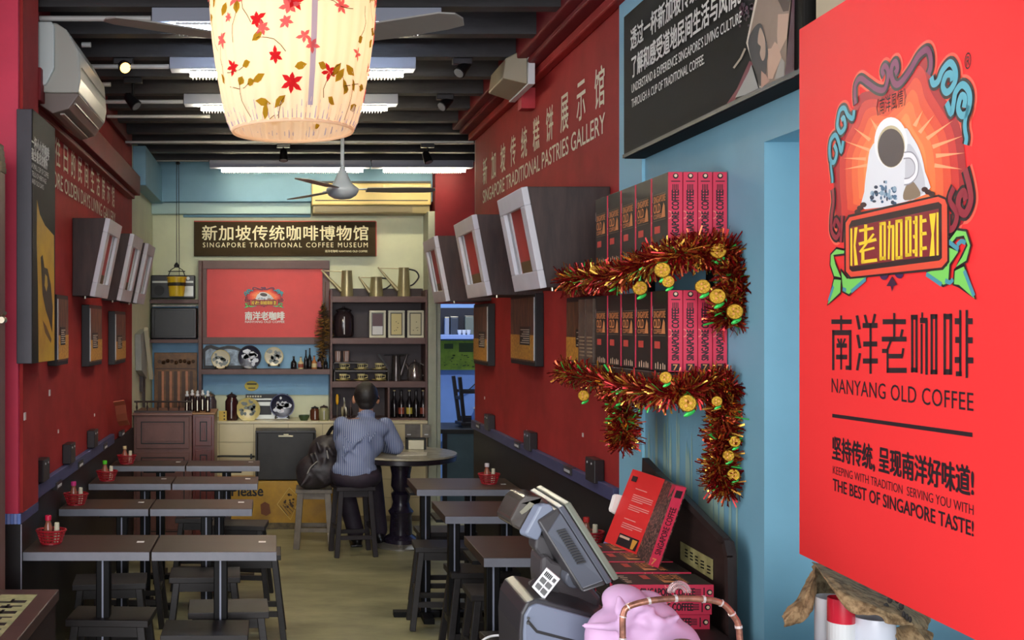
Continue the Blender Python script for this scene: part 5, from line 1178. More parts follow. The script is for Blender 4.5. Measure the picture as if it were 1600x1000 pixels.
# ornate mirror frame behind the plates
t = thing('wavy_frame', P(320, 577, 9.24), 'wavy dark framed silver mirror behind the plates on the shelf', 'mirror')
ol = [(318, 575), (317, 546), (322, 540), (330, 539), (342, 543), (355, 540), (366, 541), (378, 546), (390, 541), (395, 545), (395, 575)]
b = MB(M_dk); b.prism([P(x, y_, 9.245) for x, y_ in ol], (0, .02, 0)); b.build('frame', t)
b = MB(mat('mirror_silver', (130, 146, 158), .35, metal=.3, rgb2=(40, 46, 50), scale=14)); b.prism([P(x, y_, 9.24) for x, y_ in ((321, 571), (321, 549), (328, 544), (341, 548), (355, 545), (366, 546), (378, 550), (385, 548), (385, 571))], (0, .006, 0)); b.build('glass', t)
def bottle(cx, yb, yy, h, r, m, label, group, cap=None, lab=None, name='bottle', neck=.35):
    c = (X_(cx, yy), yy, Z_(yb, yy)); t = thing(name, c, label, 'bottle', group)
    b = MB(m); b.lathe(c, [(r * .9, 0), (r, .006), (r, h * .52), (r * neck, h * .70), (r * neck * .9, h * .96)], 14); b.build('bottle_body', t, smooth=50)
    b = MB(cap or M_dk); b.cyl((c[0], yy, c[2] + h * .95), (c[0], yy, c[2] + h), r * neck * 1.15, n=10); b.build('cap', t)
    if lab: b = MB(lab); b.lathe((c[0], yy, c[2] + h * .14), [(r * 1.03, 0), (r * 1.03, h * .3)], 14); b.build('label_band', t)
    return t
M_gb = mat('dark_glass', (26, 22, 24), .12); M_gbr = mat('brown_glass', (78, 36, 22), .15); M_lb1 = mat('label_cream', (206, 188, 140), .5); M_lb2 = mat('label_red', (150, 70, 50), .5)
bs = [(459, .105, .022, M_gb, None, 'squat dark bottle'), (470, .10, .020, M_lb1, M_lb2, 'cream bottle with brown label'), (478, .155, .014, M_gb, None, 'tall dark slim bottle'), (484, .17, .014, M_gb, M_dk, 'tallest dark slim bottle'), (491, .11, .02, mat('amber_glass', (176, 110, 62), .2), M_lb1, 'amber bottle with cream label'),
      (500, .14, .02, M_gb, mat('label_mauve', (110, 90, 120), .5), 'dark bottle with mauve label'), (509, .10, .014, M_gb, None, 'small dark bottle at the right end')]
for cx, h, r, m, lab, l in bs: bottle(cx, 577, 9.15, h * 1.08, r * 1.2, m, l + ' on the plate shelf', 'bottles on the plate shelf', lab=lab)
# cassette deck behind the two plates
y = 9.06
t = thing('tape_recorder', P(382, 659, y), 'silver and black tape recorder behind the two plates on the counter', 'radio')
b = MB(mat('radio_silver', (176, 178, 170), .35, metal=.4)); b.box((X_(382, y), y, CZT), (X_(452, y), y + .1, Z_(622, y))); b.build('body', t, bevel=.005)
b = MB(M_dk); b.box((X_(384, y), y - .004, Z_(622, y)), (X_(450, y), y + .02, Z_(616, y))); b.box((X_(384, y), y - .003, Z_(628, y)), (X_(450, y), y, Z_(625, y))); b.box((X_(405, y), y - .004, Z_(648, y)), (X_(424, y), y, Z_(634, y))); b.build('cassette_window', t)
b = MB(M_cream)
for i in range(6): b.box((X_(386 + i * 4, y), y - .012, Z_(620.5, y)), (X_(388.6 + i * 4, y), y - .003, Z_(618, y)))
b.build('button_row', t)
# big dark jars
def jar(cx, yb, yy, h, r, m, lid, label, grp=None, name='jar'):
    c = (X_(cx, yy), yy, Z_(yb, yy) if yb else CZT); t = thing(name, c, label, 'jar', grp)
    b = MB(m); b.lathe(c, [(r * .86, 0), (r, .02), (r, h * .68), (r * .72, h * .80), (r * .7, h * .84)], 20); b.build('glass', t, smooth=50)
    b = MB(lid); b.lathe((c[0], yy, c[2] + h * .84), [(r * .78, 0), (r * .8, h * .04), (r * .4, h * .10), (r * .12, h * .12), (r * .14, h * .16), (.001, h * .17)], 16); b.build('lid', t, smooth=50)
    b = MB(mat('jar_glint', (186, 180, 180), .3)); b.box((c[0] - .004, yy - r - .002, c[2] + h * .08), (c[0] + .004, yy - r + .002, c[2] + h * .66)); b.build('painted_glint', t)  # glint on the glass, painted as a pale upright strip
M_jar = mat('wine_jar', (58, 26, 26), .15)
jar(329, None, 9.0, .24, .052, mat('grey_jar', (72, 60, 62), .2), M_steel, 'tall grey brown glass jar behind the cruets on the counter')
jar(362, None, 9.0, .235, .056, M_jar, mat('jar_lid_dark', (44, 30, 30), .3), 'big wine coloured glass jar left of the pale yellow plate')
jar(537, 526, 9.1, .26, .088, mat('black_jar', (44, 34, 36), .18), mat('jar_lid_black', (40, 34, 36), .2), 'large black lidded urn on the upper shelf of the shelf unit', name='urn')
jar(492, None, 9.0, .12, .042, mat('brown_bulb', (86, 46, 30), .15), M_dk, 'small round brown bottle jar near the man, back counter')
jar(506, None, 8.98, .13, .045, mat('greenish_jar', (140, 138, 100), .25), M_dkwood, 'squat jar with broad dark lid beside the man, back counter')
t = thing('green_dish', (X_(475, 8.97), 8.97, CZT), 'small dark green bowl on the back counter', 'bowl')
b = MB(mat('dish_green', (56, 76, 44), .4, var=.2)); b.lathe((X_(475, 8.97), 8.97, CZT), [(.03, 0), (.045, .03), (.045, .045), (.038, .045), (.03, .01)], 18); b.build('bowl_body', t, smooth=50)
t = thing('yellow_tag_board', P(345, 657, 8.94), 'small yellow holed board leaning beside the cruets', 'board')
b = MB(mat('holed_yellow', (212, 180, 80), .5)); b.box((X_(342, 8.94), 8.94, CZT), (X_(354, 8.94), 8.955, Z_(642, 8.94))); b.build('plate', t, bevel=.002)
b = MB(M_dk)
for i in range(3):
    for j in range(1): b.cyl((X_(350.5, 8.94), 8.938, Z_(645 + i * 5, 8.94)), (X_(350.5, 8.94), 8.94, Z_(645 + i * 5, 8.94)), .007, n=10)
b.build('hole', t)
t = thing('oval_wall_label', P(393, 602, 9.27), 'yellow oval shop label above the tape recorder', 'label')
b = MB(mat('label_yellow', (196, 176, 50), .5)); b.lathe((X_(393, 9.27), 9.27, Z_(603, 9.27)), [(.06, -.0), (.062, .004), (.058, .008)], 24, axis='y', sx=1, sy=.72); b.use(flat((50, 42, 20))); b.box((X_(386, 9.27), 9.266, Z_(601, 9.27)), (X_(401, 9.27), 9.27, Z_(599, 9.27))); b.box((X_(388, 9.27), 9.266, Z_(607, 9.27)), (X_(399, 9.27), 9.27, Z_(605.5, 9.27))); b.build('label_plate', t)

# shelf unit
ys, ye = 9.0, 9.29
u0, u1, ut, ub = X_(516, ys), X_(668, ys), Z_(463, ys), CZT
t = thing('shelf_unit', (u0, ys, ub), 'mauve brown open shelf unit of four compartments behind the man', 'shelf')
th = .028
for nm, a, b_ in (('side_panel', (u0, ys, ub), (u0 + .018, ye, ut + .055)), ('side_panel', (u1 - .018, ys, ub), (u1, ye, ut + .055)), ('back_panel', (u0, ye - .01, ub), (u1, ye, ut + .075))):
    q = MB(M_shelf if nm != 'back_panel' else M_shelfin); q.box(a, b_); q.build(nm, t, bevel=.002)
for yy_ in (463, 528, 596): q = MB(M_shelf); q.box((u0 + .018, ys, Z_(yy_ + 9.5, ys)), (u1 - .018, ye - .01, Z_(yy_, ys))); q.build('shelf_board', t, bevel=.002)
q = MB(M_shelf); q.box((X_(606, ys), ys, ub), (X_(609, ys), ye - .01, Z_(605.5, ys))); q.build('divider', t)
q = MB(M_shelf); q.box((u0 + .018, ys, ub), (u1 - .018, ye - .01, ub + .015)); q.build('shelf_board', t)
q = MB(M_dkwood); q.box((u0 + .018, ye - .03, ut), (u1 - .018, ye - .01, ut + .075)); q.build('top_rail', t)
s1, s2, s3, s4 = Z_(463, ys), Z_(528, ys), Z_(596, ys), ub + .015
# pitchers
def pitcher(cx, base, yy, h, rb, rt, label, m, grp, handle=True, spout=1.0, side=-1):
    c = Vector((X_(cx, yy), yy, base)); t = thing('coffee_pitcher', c, label, 'pitcher', grp)
    b = MB(m); b.lathe(c, [(rb, 0), (rb, .006), (rb * .96, .012), (rt, h * .97), (rt * 1.04, h), (rt * .94, h), (rt * .9, h * .9)], 22); b.build('body', t, smooth=45)
    b = MB(m); p0 = c + Vector((side * rb * .9, 0, h * .22)); p1 = c + Vector((side * (rb + .165 * spout), 0, h * 1.02)); b.cyl(p0, p1, .02, .006, 10); b.build('spout', t, smooth=45)
    b = MB(m); b.cyl(c + Vector((side * rt, 0, h * .97)), p1 - Vector((side * .02, 0, .008)), .004, n=6); b.build('brace', t)
    if handle:
        b = MB(M_dk); b.tube(smoothed([c + Vector((-side * rt, 0, h * .95)), c + Vector((-side * (rt + .06), 0, h * .88)), c + Vector((-side * (rt + .085), 0, h * .68)), c + Vector((-side * (rb + .03), 0, h * .45)), c + Vector((-side * rb * .95, 0, h * .38))], 4), .007, 7); b.build('handle', t, smooth=True)
    return t
gp = 'tin coffee pitchers on top of the shelf unit'
pitcher(542, s1, 9.12, .225, .056, .044, 'leftmost tin coffee pitcher with long spout on the shelf unit', M_brass, gp, handle=False)
pitcher(588, s1, 9.12, .17, .062, .048, 'short middle tin pitcher on the shelf unit', M_brass, gp, spout=.55)
pitcher(631, s1, 9.12, .25, .058, .044, 'tallest tin pitcher with black handle, right on the shelf unit', M_brass, gp)
gf = 'three framed cards on the shelf unit'
for i, (cx, nm) in enumerate(((590, 'left'), (619.5, 'middle'), (649.5, 'right'))):
    yy = 9.06; x0, x1 = X_(cx - 13, yy), X_(cx + 13, yy); z0, z1_ = s2, Z_(485, yy)
    t = thing('picture_frame', (x0, yy, z0), '%s white picture frame of three on the shelf unit%s' % (nm, [', with a dark picture', ', plain yellowish card', ', pale speckled card'][i]), 'picture frame', gf)
    b = MB(mat('frame_cream', (216, 212, 186), .35)); f = .02
    for a in ((x0, x1, z0, z0 + f), (x0, x1, z1_ - f, z1_), (x0, x0 + f, z0 + f, z1_ - f), (x1 - f, x1, z0 + f, z1_ - f)): b.box((a[0], yy, a[2]), (a[1], yy + .018, a[3]))
    b.build('frame', t, bevel=.004)
    b = MB(mat('frame_inner', (90, 86, 70), .3)); b.box((x0 + f, yy + .008, z0 + f), (x1 - f, yy + .014, z1_ - f)); b.build('liner', t)
    b = MB(mat('card_%d' % i, [(232, 230, 226), (222, 206, 140), (214, 206, 164)][i], .5)); b.box((x0 + f + .008, yy + .004, z0 + f + .008), (x1 - f - .008, yy + .008, z1_ - f - .008)); b.build('card', t)
    if i == 0: b = MB(mat('card_dark', (84, 40, 44), .4)); b.box((x0 + f + .008, yy + .002, z0 + .10), (x1 - f - .008, yy + .004, z1_ - f - .008)); b.build('picture', t)
    else:
        b = MB(M_dk)
        for k in range(5): xx = x0 + .045 + .05 * random.random(); zz = z0 + .05 + .09 * random.random(); b.box((xx, yy + .002, zz), (xx + .008, yy + .004, zz + .005))
        b.build('picture', t)
# third compartment: glasses, cups in two rows, kettles
for i, (cx, nm) in enumerate(((528, 'left'), (541, 'right'))):
    c = (X_(cx, 9.16), 9.16, s3 + .20 * 0 + .165); 
t = thing('cup_rack', (X_(522, 9.05), 9.05, s3), 'small two tier wooden rack holding the coffee cups', 'rack')
b = MB(mat('rack_dark', (60, 48, 40), .4)); b.box((X_(522, 9.05), 9.05, Z_(581, 9.05)), (X_(607, 9.05), 9.24, Z_(578.5, 9.05))); b.box((X_(522, 9.05), 9.05, Z_(568, 9.05)), (X_(572, 9.05), 9.24, Z_(566, 9.05)))
for x in (522, 606): b.box((X_(x, 9.05), 9.05, s3), (X_(x + 1.4, 9.05), 9.24, Z_(578, 9.05)))
b.box((X_(522, 9.05), 9.22, s3), (X_(523.4, 9.05), 9.24, Z_(566, 9.05))); b.box((X_(571, 9.05), 9.22, s3), (X_(572.4, 9.05), 9.24, Z_(566, 9.05))); b.build('rack_frame', t)
for i, (cx, nm) in enumerate(((528, 'left'), (541, 'right'))):
    c = (X_(cx, 9.14), 9.14, Z_(566, 9.05)); t = thing('ribbed_glass', c, '%s of two ribbed glasses on top of the cup rack' % nm, 'glass', 'ribbed glasses on the cup rack')
    b = MB(mat('ribbed_glass_mat', (150, 120, 108), .2)); b.lathe(c, [(.024, 0), (.026, .005), (.03, .095), (.026, .095), (.022, .01)], 16); b.build('glass_body', t, smooth=50)
    b = MB(M_white); b.box((c[0] - .006, c[1] - .033, c[2] + .01), (c[0] - .002, c[1] - .027, c[2] + .09)); b.box((c[0] + .010, c[1] - .029, c[2] + .01), (c[0] + .013, c[1] - .025, c[2] + .09)); b.build('rib', t)
pos = ['left', 'middle', 'right']
for r, (zz, nm) in enumerate(((Z_(578.5, 9.05), 'upper'), (s3, 'lower'))):
    for i, cx in enumerate((536, 564, 592)):
        yy = 9.11; c = (X_(cx, yy), yy, zz); t = thing('coffee_cup', c, '%s patterned coffee cup on saucer, %s row of the cup rack' % (pos[i], nm), 'cup', 'coffee cups on saucers in the rack')
        b = MB(mat('cup_cream', (222, 208, 150), .3)); b.lathe(c, [(.02, .008), (.03, .02), (.036, .06), (.033, .06), (.026, .02)], 18); b.build('cup_body', t, smooth=50)
        b = MB(mat('cup_cream', (222, 208, 150), .3)); b.tube([(c[0] + .034, yy, zz + .05), (c[0] + .056, yy, zz + .048), (c[0] + .056, yy, zz + .028), (c[0] + .03, yy, zz + .022)], .004, 6); b.build('handle', t)
        b = MB(mat('saucer_gold', (206, 184, 110), .3)); b.lathe(c, [(.03, 0), (.065, .010), (.064, .013), (.02, .006)], 20); b.build('saucer', t, smooth=50)
        b = MB(M_dk)
        for k in range(4): a = -PI / 2 + (k - 1.5) * .5; e = Vector((c[0] + .034 * math.cos(a), yy + .034 * math.sin(a), zz + .036)); b.ell(e, (.006, .003, .012), 6, 4)
        b.build('pattern', t)
t = pitcher(619, s3, 9.12, .22, .044, .036, 'dark steel tall coffee pot with black side handle, shelf unit', mat('dark_steel', (92, 86, 84), .25, metal=.7), 'metal pots on the third shelf', handle=False, spout=.3, side=1)
b = MB(M_dk); c = Vector((X_(604, 9.1), 9.1, s3)); b.bar(c + Vector((.02, 0, .10)), c + Vector((-.07, 0, .23)), .016, .02); b.build('handle', t)
b = MB(M_dk); b.cyl((X_(600, 9.12), 9.12, s3 + .222), (X_(640, 9.12), 9.12, s3 + .226), .005); b.build('lid_bar', t)
c = Vector((X_(648, 9.12), 9.12, s3)); t = thing('kettle', c, 'round steel kettle with loop handle at the right of the third shelf', 'kettle', 'metal pots on the third shelf')
M_ks = mat('kettle_steel', (150, 140, 136), .22, metal=.8)
b = MB(M_ks); b.lathe(c, [(.06, 0), (.066, .01), (.068, .05), (.055, .12), (.04, .145), (.038, .15), (.02, .16), (.008, .165), (.010, .18), (.001, .185)], 24); b.build('body', t, smooth=50)
b = MB(M_ks); b.tube(smoothed([c + Vector((.045, 0, .15)), c + Vector((.08, 0, .13)), c + Vector((.085, 0, .06)), c + Vector((.06, 0, .04))], 4), .006, 7); b.build('handle', t, smooth=True)
b = MB(M_ks); b.cyl(c + Vector((-.05, 0, .09)), c + Vector((-.08, 0, .15)), .012, .008, 10); b.build('spout', t)
# fourth compartment: bottles and tools
ord6 = ['leftmost', 'second', 'third', 'fourth', 'fifth']
for i, (cx, lab) in enumerate(((616, None), (627, M_lb2), (639.5, mat('label_gold', (196, 180, 70), .5)), (650, None), (661, M_lb2))):
    bottle(cx, None, 9.1, .235, .021, M_gb, '%s dark beer bottle from the left in the lowest compartment' % ord6[i], 'dark bottles in the lowest compartment', lab=lab) if False else None
    c = (X_(cx, 9.1), 9.1, s4); t = thing('bottle', c, '%s dark beer bottle from the left in the lowest compartment' % ord6[i], 'bottle', 'dark bottles in the lowest compartment')
    b = MB(M_gb); b.lathe(c, [(.024, 0), (.026, .006), (.026, .125), (.011, .17), (.010, .225)], 16); b.build('bottle_body', t, smooth=50)
    b = MB(M_lb1 if i % 2 == 0 else M_dk); b.cyl((c[0], c[1], c[2] + .225), (c[0], c[1], c[2] + .235), .012, n=10); b.build('cap', t)
    if lab: b = MB(lab); b.lathe((c[0], c[1], c[2] + .03), [(.0268, 0), (.0268, .055)], 16); b.build('label_band', t)
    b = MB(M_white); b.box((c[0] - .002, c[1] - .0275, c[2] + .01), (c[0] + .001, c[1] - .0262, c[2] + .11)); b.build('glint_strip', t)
c = (X_(527, 9.08), 9.08, s4); t = thing('yellow_handled_tool', c, 'yellow handled tool standing left in the lowest compartment', 'tool')
b = MB(mat('tool_yellow', (240, 180, 30), .4)); b.lathe((c[0], c[1], c[2] + .11), [(.008, 0), (.013, .02), (.013, .07), (.008, .09)], 12); b.build('handle', t, smooth=True)
b = MB(M_steel); b.cyl((c[0], c[1], c[2]), (c[0], c[1], c[2] + .11), .005); b.build('shaft', t)
for i, (cx, l) in enumerate(((541, 'metal tongs'), (548, 'brown wooden scoop'), (535, 'thin brass whisk'))):
    c = (X_(cx, 9.1), 9.1, s4); t = thing('kitchen_tool', c, '%s standing beside the yellow handled tool' % l, 'tool', 'tools in the lowest compartment')
    b = MB([M_steel, M_shelf, M_brass][i]); b.bar(c, (c[0] + .02 * (i - 1), c[1], c[2] + .14 + .03 * (i == 0)), .008, .008); b.build('shaft', t)
    b = MB([M_steel, M_dkwood, M_brass][i]); b.ell((c[0] + .0, c[1], c[2] + .05), (.014, .008, .045), 10, 6); b.build('head', t, smooth=True)
# boxes under the shelf unit on the right of the man
y = 8.88
for i, (xa, xb, ya, yb, rgb, l) in enumerate(((633, 657, 663, 684, (120, 116, 112), 'left glassy wall tile panel below the bottles'), (660, 672, 663, 684, (146, 142, 132), 'right glassy wall tile panel below the bottles'))):
    t = thing('glass_panel', P(xa, yb, y), l, 'panel', 'glassy panels below the bottles')
    b = MB(mat('glassy_%d' % i, rgb, .1, var=.3, scale=14)); b.box((X_(xa, y), y, Z_(yb, y)), (X_(xb, y), y + .01, Z_(ya, y))); b.build('pane', t, bevel=.002)
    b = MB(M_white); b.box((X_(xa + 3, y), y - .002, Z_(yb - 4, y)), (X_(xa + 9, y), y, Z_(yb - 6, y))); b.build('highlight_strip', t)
# plant hanging between red sign and shelf unit
c = P(505, 520, 9.12); t = thing('hanging_dried_plant', c, 'bushy brown dried plant hanging beside the shelf unit', 'plant')
b = MB(mat('dried_brown', (74, 52, 24), .6, var=.3)); b.use(mat('dried_gold', (148, 110, 44), .6)); R = random.Random(4)
for i in range(900):
    f = R.random(); zc_ = Z_(475 + 98 * f, 9.12); rad = .015 + .075 * math.sin(PI * min(1, f * 1.05)) ; a = R.random() * 6.3
    p = Vector((c.x + .01 * math.sin(f * 5), 9.13, zc_)); q = p + Vector((math.cos(a) * rad, math.sin(a) * rad * .8, R.uniform(-.03, .03))); s = Vector((R.gauss(0, 1), R.gauss(0, 1), R.gauss(0, 1))).normalized() * .004
    b.add([p - s, p + s, q + s * .4, q - s * .4], [(0, 1, 2, 3)], [M_dkwood, MC['dried_brown'], MC['dried_gold']][R.randrange(3)])
o = b.build('foliage', t); o['kind'] = 'stuff'
b = MB(MC['dried_brown']); b.cyl((c.x, 9.13, Z_(575, 9.12)), (c.x + .02, 9.13, Z_(440, 9.12)), .004, n=6); b.build('stem', t)

# back room through the doorway
y = 11.1
t = thing('crockery_shelf', P(690, 522, y), 'dark shelf of crockery seen high through the doorway', 'shelf')
b = MB(mat('shelf_void', (34, 36, 46), .5)); b.box((X_(680, y), y, Z_(521, y)), (X_(760, y), 11.2, Z_(481, y))); b.build('back_panel', t)
b = MB(mat('shelf_blue', (140, 164, 220), .5)); b.box((X_(680, y), y - .25, Z_(530, y - .25)), (X_(770, y), 11.2, Z_(523, y - .25))); b.build('shelf_board', t, bevel=.003)
y = 10.98; zb2 = Z_(523, 10.85)
for i, (cx, l) in enumerate(((718, 'left'), (725, 'middle'), (732, 'right'))):
    c = (X_(cx, y), y, zb2); t = thing('white_cup', c, '%s of three white cups on the back room shelf' % l, 'cup', 'white cups in the back room')
    b = MB(M_white); b.lathe(c, [(.014, 0), (.022, .02), (.024, .05), (.02, .05), (.012, .01)], 14); b.build('cup_body', t, smooth=50)
for i, (xa, xb, ya, rgb, l) in enumerate(((695, 702, 497, (140, 150, 170), 'slim pale box at the left of the back room shelf'), (704, 716, 496, (64, 70, 80), 'dark grey tin on the back room shelf'), (727, 742, 495, (110, 116, 106), 'greenish tin behind the white cups'))):
    yy = 11.02; t = thing('storage_tin', P(xa, 520, yy), l, 'tin', 'tins on the back room shelf'); b = MB(mat('tin_%d' % i, rgb, .4)); b.box((X_(xa, yy), yy, zb2), (X_(xb, yy), yy + .06, Z_(ya, yy))); b.build('tin_body', t, bevel=.006); b = MB(M_steel); b.box((X_(xa, yy), yy, Z_(ya, yy)), (X_(xb, yy), yy + .06, Z_(ya - 1.5, yy))); b.build('lid', t, bevel=.002)
y = 11.15
t = thing('green_poster', P(691, 579, y), 'yellow green poster on the blue back room wall', 'poster')
b = MB(mat('poster_green', (172, 196, 50), .5, rgb2=(116, 146, 36), scale=9)); b.box((X_(685, y), y, Z_(578, y)), (X_(765, y), 11.19, Z_(532, y))); b.build('print_sheet', t)
b = MB(mat('poster_dark_green', (66, 84, 28), .5)); R = random.Random(3)
for i in range(30): x, z = R.uniform(692, 745), R.uniform(555, 574); b.box((X_(x, y), y - .003, Z_(z, y)), (X_(x + R.uniform(1, 3.5), y), y, Z_(z - R.uniform(.6, 1.6), y)))
for a in ((694, 545, 708, 537), (717, 550, 742, 536)): b.box((X_(a[0], y), y - .002, Z_(a[1], y)), (X_(a[2], y), y, Z_(a[3], y)))
b.build('print_marks', t)
t = thing('blue_board', P(690, 680, 11.1), 'light blue board below the green poster with a dark cable across', 'board')
b = MB(mat('board_blue', (128, 162, 220), .5, var=.05)); b.box((X_(685, 11.12), 11.12, Z_(690, 11.12)), (X_(765, 11.12), 11.16, Z_(586, 11.12))); b.build('board', t, bevel=.003)
b = MB(M_dk); b.tube(smoothed([P(712, 622, 11.1), P(728, 612, 11.1), P(738, 604, 11.1), P(750, 592, 11.1)], 4), .006, 6); b.build('cable', t)
t = thing('teal_table', (1.65, 9.7, 0), 'teal table with a dark top in the back room doorway', 'table')
b = MB(M_dk); b.box((1.5, 9.62, .66), (2.3, 10.3, .70)); b.build('tabletop', t, bevel=.003)
b = MB(mat('teal_cloth', (70, 92, 100), .6, var=.1)); b.box((1.54, 9.66, 0.0), (2.26, 9.7, .66)); b.build('front_panel', t)
for x in (1.53, 2.25): b = MB(M_dk); b.box((x, 9.64, 0), (x + .04, 9.68, .66)); b.build('leg', t)
for x in (1.53, 2.25): b = MB(M_dk); b.box((x, 10.2, 0), (x + .04, 10.24, .66)); b.build('leg', t)
t = thing('table_stand', (1.88, 9.9, .70), 'dark box on the back room table carrying the upturned stool', 'box')
b = MB(mat('dark_stand', (30, 34, 42), .5)); b.box((1.74, 9.8, .70), (2.04, 10.0, .72)); b.build('board', t)
t = thing('water_bottle', (1.84, 9.7, .70), 'clear blue water bottle on the back room table', 'bottle')
b = MB(mat('water_blue', (90, 120, 190), .15)); b.lathe((1.84, 9.72, .70), [(.03, 0), (.033, .01), (.033, .12), (.014, .16), (.012, .18)], 14); b.build('bottle_body', t, smooth=50)
b = MB(M_white); b.cyl((1.84, 9.72, .88), (1.84, 9.72, .895), .015, n=10); b.build('cap', t)
# ================================================================ ROUND TABLE, MAN, BAG
tx, ty, tz = .94, 7.9, .70
t = thing('round_table', (tx, ty, 0), 'round marble topped table on a dark turned column, where the man sits', 'table')
b = MB(mat('marble_top', (176, 168, 144), .25, rgb2=(140, 132, 112), scale=9)); b.lathe((tx, ty, tz - .02), [(.40, 0), (.415, .006), (.415, .02)], 48); b.build('tabletop', t, smooth=40)
b = MB(mat('round_rim_dark', (34, 28, 34), .25)); b.lathe((tx, ty, tz - .06), [(.37, 0), (.41, .01), (.41, .04)], 48); b.build('rim', t, smooth=40)
b = MB(mat('column_dark', (34, 28, 42), .25, var=.3, scale=20, bump=.1)); b.lathe((tx, ty, .03), [(.13, 0), (.13, .03), (.085, .06), (.08, .20), (.095, .23), (.07, .26), (.062, .30), (.075, .36), (.055, .38), (.075, .42), (.07, .50), (.085, .58), (.12, .60), (.13, .61)], 28); b.build('column', t, smooth=40)
b = MB(mat('base_metal', (120, 116, 108), .35, metal=.4)); b.lathe((tx, ty, 0), [(.20, 0), (.20, .012), (.15, .03), (.13, .032)], 32); b.build('base', t, smooth=40)
o = MB(mat('newspaper', (214, 208, 190), .7, rgb2=(170, 164, 150), scale=30)); o.prism([(tx - .06, ty - .25, tz + .001), (tx + .16, ty - .22, tz + .001), (tx + .19, ty - .05, tz + .001), (tx - .03, ty - .06, tz + .001)], (0, 0, .006))
q = o.build('newspaper'); tag(q, 'open folded newspaper lying on the round table', 'newspaper')
t = thing('napkin_holder', (tx + .1, ty + .16, tz), 'white napkin box in a dark holder at the back of the round table', 'holder')
xh = X_(650, 8.08)
b = MB(M_dk); 
for a in ((-.075, -.065, 0, .085), (.065, .075, 0, .085), (-.075, .075, .078, .085)): b.box((xh + a[0], 8.06, tz + a[2]), (xh + a[1], 8.14, tz + a[3]))
b.build('holder_frame', t); b = MB(M_cream); b.box((xh - .06, 8.065, tz), (xh + .06, 8.135, tz + .072)); b.build('napkins', t, bevel=.004)

mst = make_stool(.28, .26, .50, mat('man_stool', (38, 32, 36), .4, var=.3), 'wooden_stool', .035, sq=.034); place(mst, (.56, 7.62, 0), .12, 'dark wooden stool the man sits on', 'dark wooden stools around the tables')
bst = make_stool(.27, .24, .44, M_stool2, 'wooden_stool', .03, sq=.046); place(bst, (.29, 7.88, 0), -.05, 'worn pale wooden stool carrying the black bag', 'dark wooden stools around the tables')

man = thing('person', (.57, 7.6, 0), 'man seated facing away at the round table, dark hair, blue striped shirt, dark trousers', 'person')
V = Vector
hip = V((.575, 7.60, .58)); chest = V((.61, 7.66, .83)); neckb = V((.668, 7.72, .985)); hd = V((.665, 7.76, 1.125))
shL, shR = V((.485, 7.70, .925)), V((.80, 7.70, .915)); elL, elR = V((.47, 7.82, .735)), V((.885, 7.74, .76)); wrL, wrR = V((.66, 7.98, .73)), V((.80, 7.93, .735))
hjL, hjR = V((.50, 7.62, .57)), V((.65, 7.62, .57)); knL, knR = V((.49, 8.0, .55)), V((.73, 7.98, .55)); anL, anR = V((.60, 7.90, .09)), V((.78, 7.94, .09))
sk = mat('skin', (186, 130, 98), .55, var=.06)
b = MB(sk)
b.ell(hd, (.074, .092, .108), 20, 14, rot=Matrix.Rotation(.25, 3, 'X')); b.ell(hd + V((0, .03, -.05)), (.055, .065, .065)); b.ell(hd + V((0, .10, -.02)), (.012, .02, .02)); b.caps(hd + V((0, -.01, -.05)), .052, neckb - V((0, 0, .05)), .056)
b.caps(hip, .125, chest, .125); b.ell(chest + V((.01, 0, .06)), (.155, .09, .09)); b.ell(hip, (.15, .11, .10))
for s, e, w in ((shL, elL, wrL), (shR, elR, wrR)): b.caps(s, .05, e, .04); b.caps(e, .04, w, .027)
for s, e, w in ((hjL, knL, anL), (hjR, knR, anR)): b.caps(s, .082, e, .055); b.caps(e, .055, w, .038)
def hand(w, d, up, sgn):
    d = d.normalized(); side = d.cross(up).normalized(); c = w + d * .055
    R3 = Matrix((side, d, up)).transposed(); b.ell(c, (.038, .048, .016), rot=R3)
    for k, L in ((-1.5, .052), (-.5, .066), (.5, .07), (1.5, .062)):
        p = c + d * .038 + side * (.0185 * k); q = p + d * L * .6 - up * .004; r = q + d * L * .35 - up * .022; b.caps(p, .0095, q, .0085, n=10); b.caps(q, .0085, r, .0075, n=10)
    p = c - d * .02 + side * (.032 * sgn); q = p + (d * .6 + side * sgn).normalized() * .035; r = q + (d + side * sgn * .2).normalized() * .026; b.caps(p, .011, q, .0095, n=10); b.caps(q, .0095, r, .008, n=10)
hand(wrL, V((.7, .45, -.05)), V((0, 0, 1)), -1); hand(wrR, V((-.5, .8, -.05)), V((0, 0, 1)), -1)
for s in (-1, 1): b.ell(hd + V((s * .088, -.012, -.022)), (.016, .02, .034), 10, 8)
o = b.build('body', man, remesh=.0075, sm=4); bake(o)
b = MB(mat('hair_black', (20, 17, 17), .5, rgb2=(42, 35, 32), scale=60, stretch=(3, 3, .6), bump=.4))
b.ell(hd + V((0, -.015, .012)), (.090, .096, .100), 22, 14, rot=Matrix.Rotation(.25, 3, 'X')); b.ell(hd + V((0, -.045, -.045)), (.066, .05, .055)); 
R = random.Random(9)
for i in range(60):
    a = R.uniform(0, 6.3); e = R.uniform(-.3, 1.3); n_ = V((math.cos(a) * math.cos(e), math.sin(a) * math.cos(e) * .9 - .15, math.sin(e))).normalized()
    p = hd + V((0, -.012, .018)) + V((n_.x * .080, n_.y * .086, n_.z * .088)); b.caps(p, .010, p + (n_ * -.1 + V((R.gauss(0, .2), -.1, -.8))).normalized() * .035, .006, n=7)
o = b.build('hair', man, remesh=.006, sm=3); bake(o)
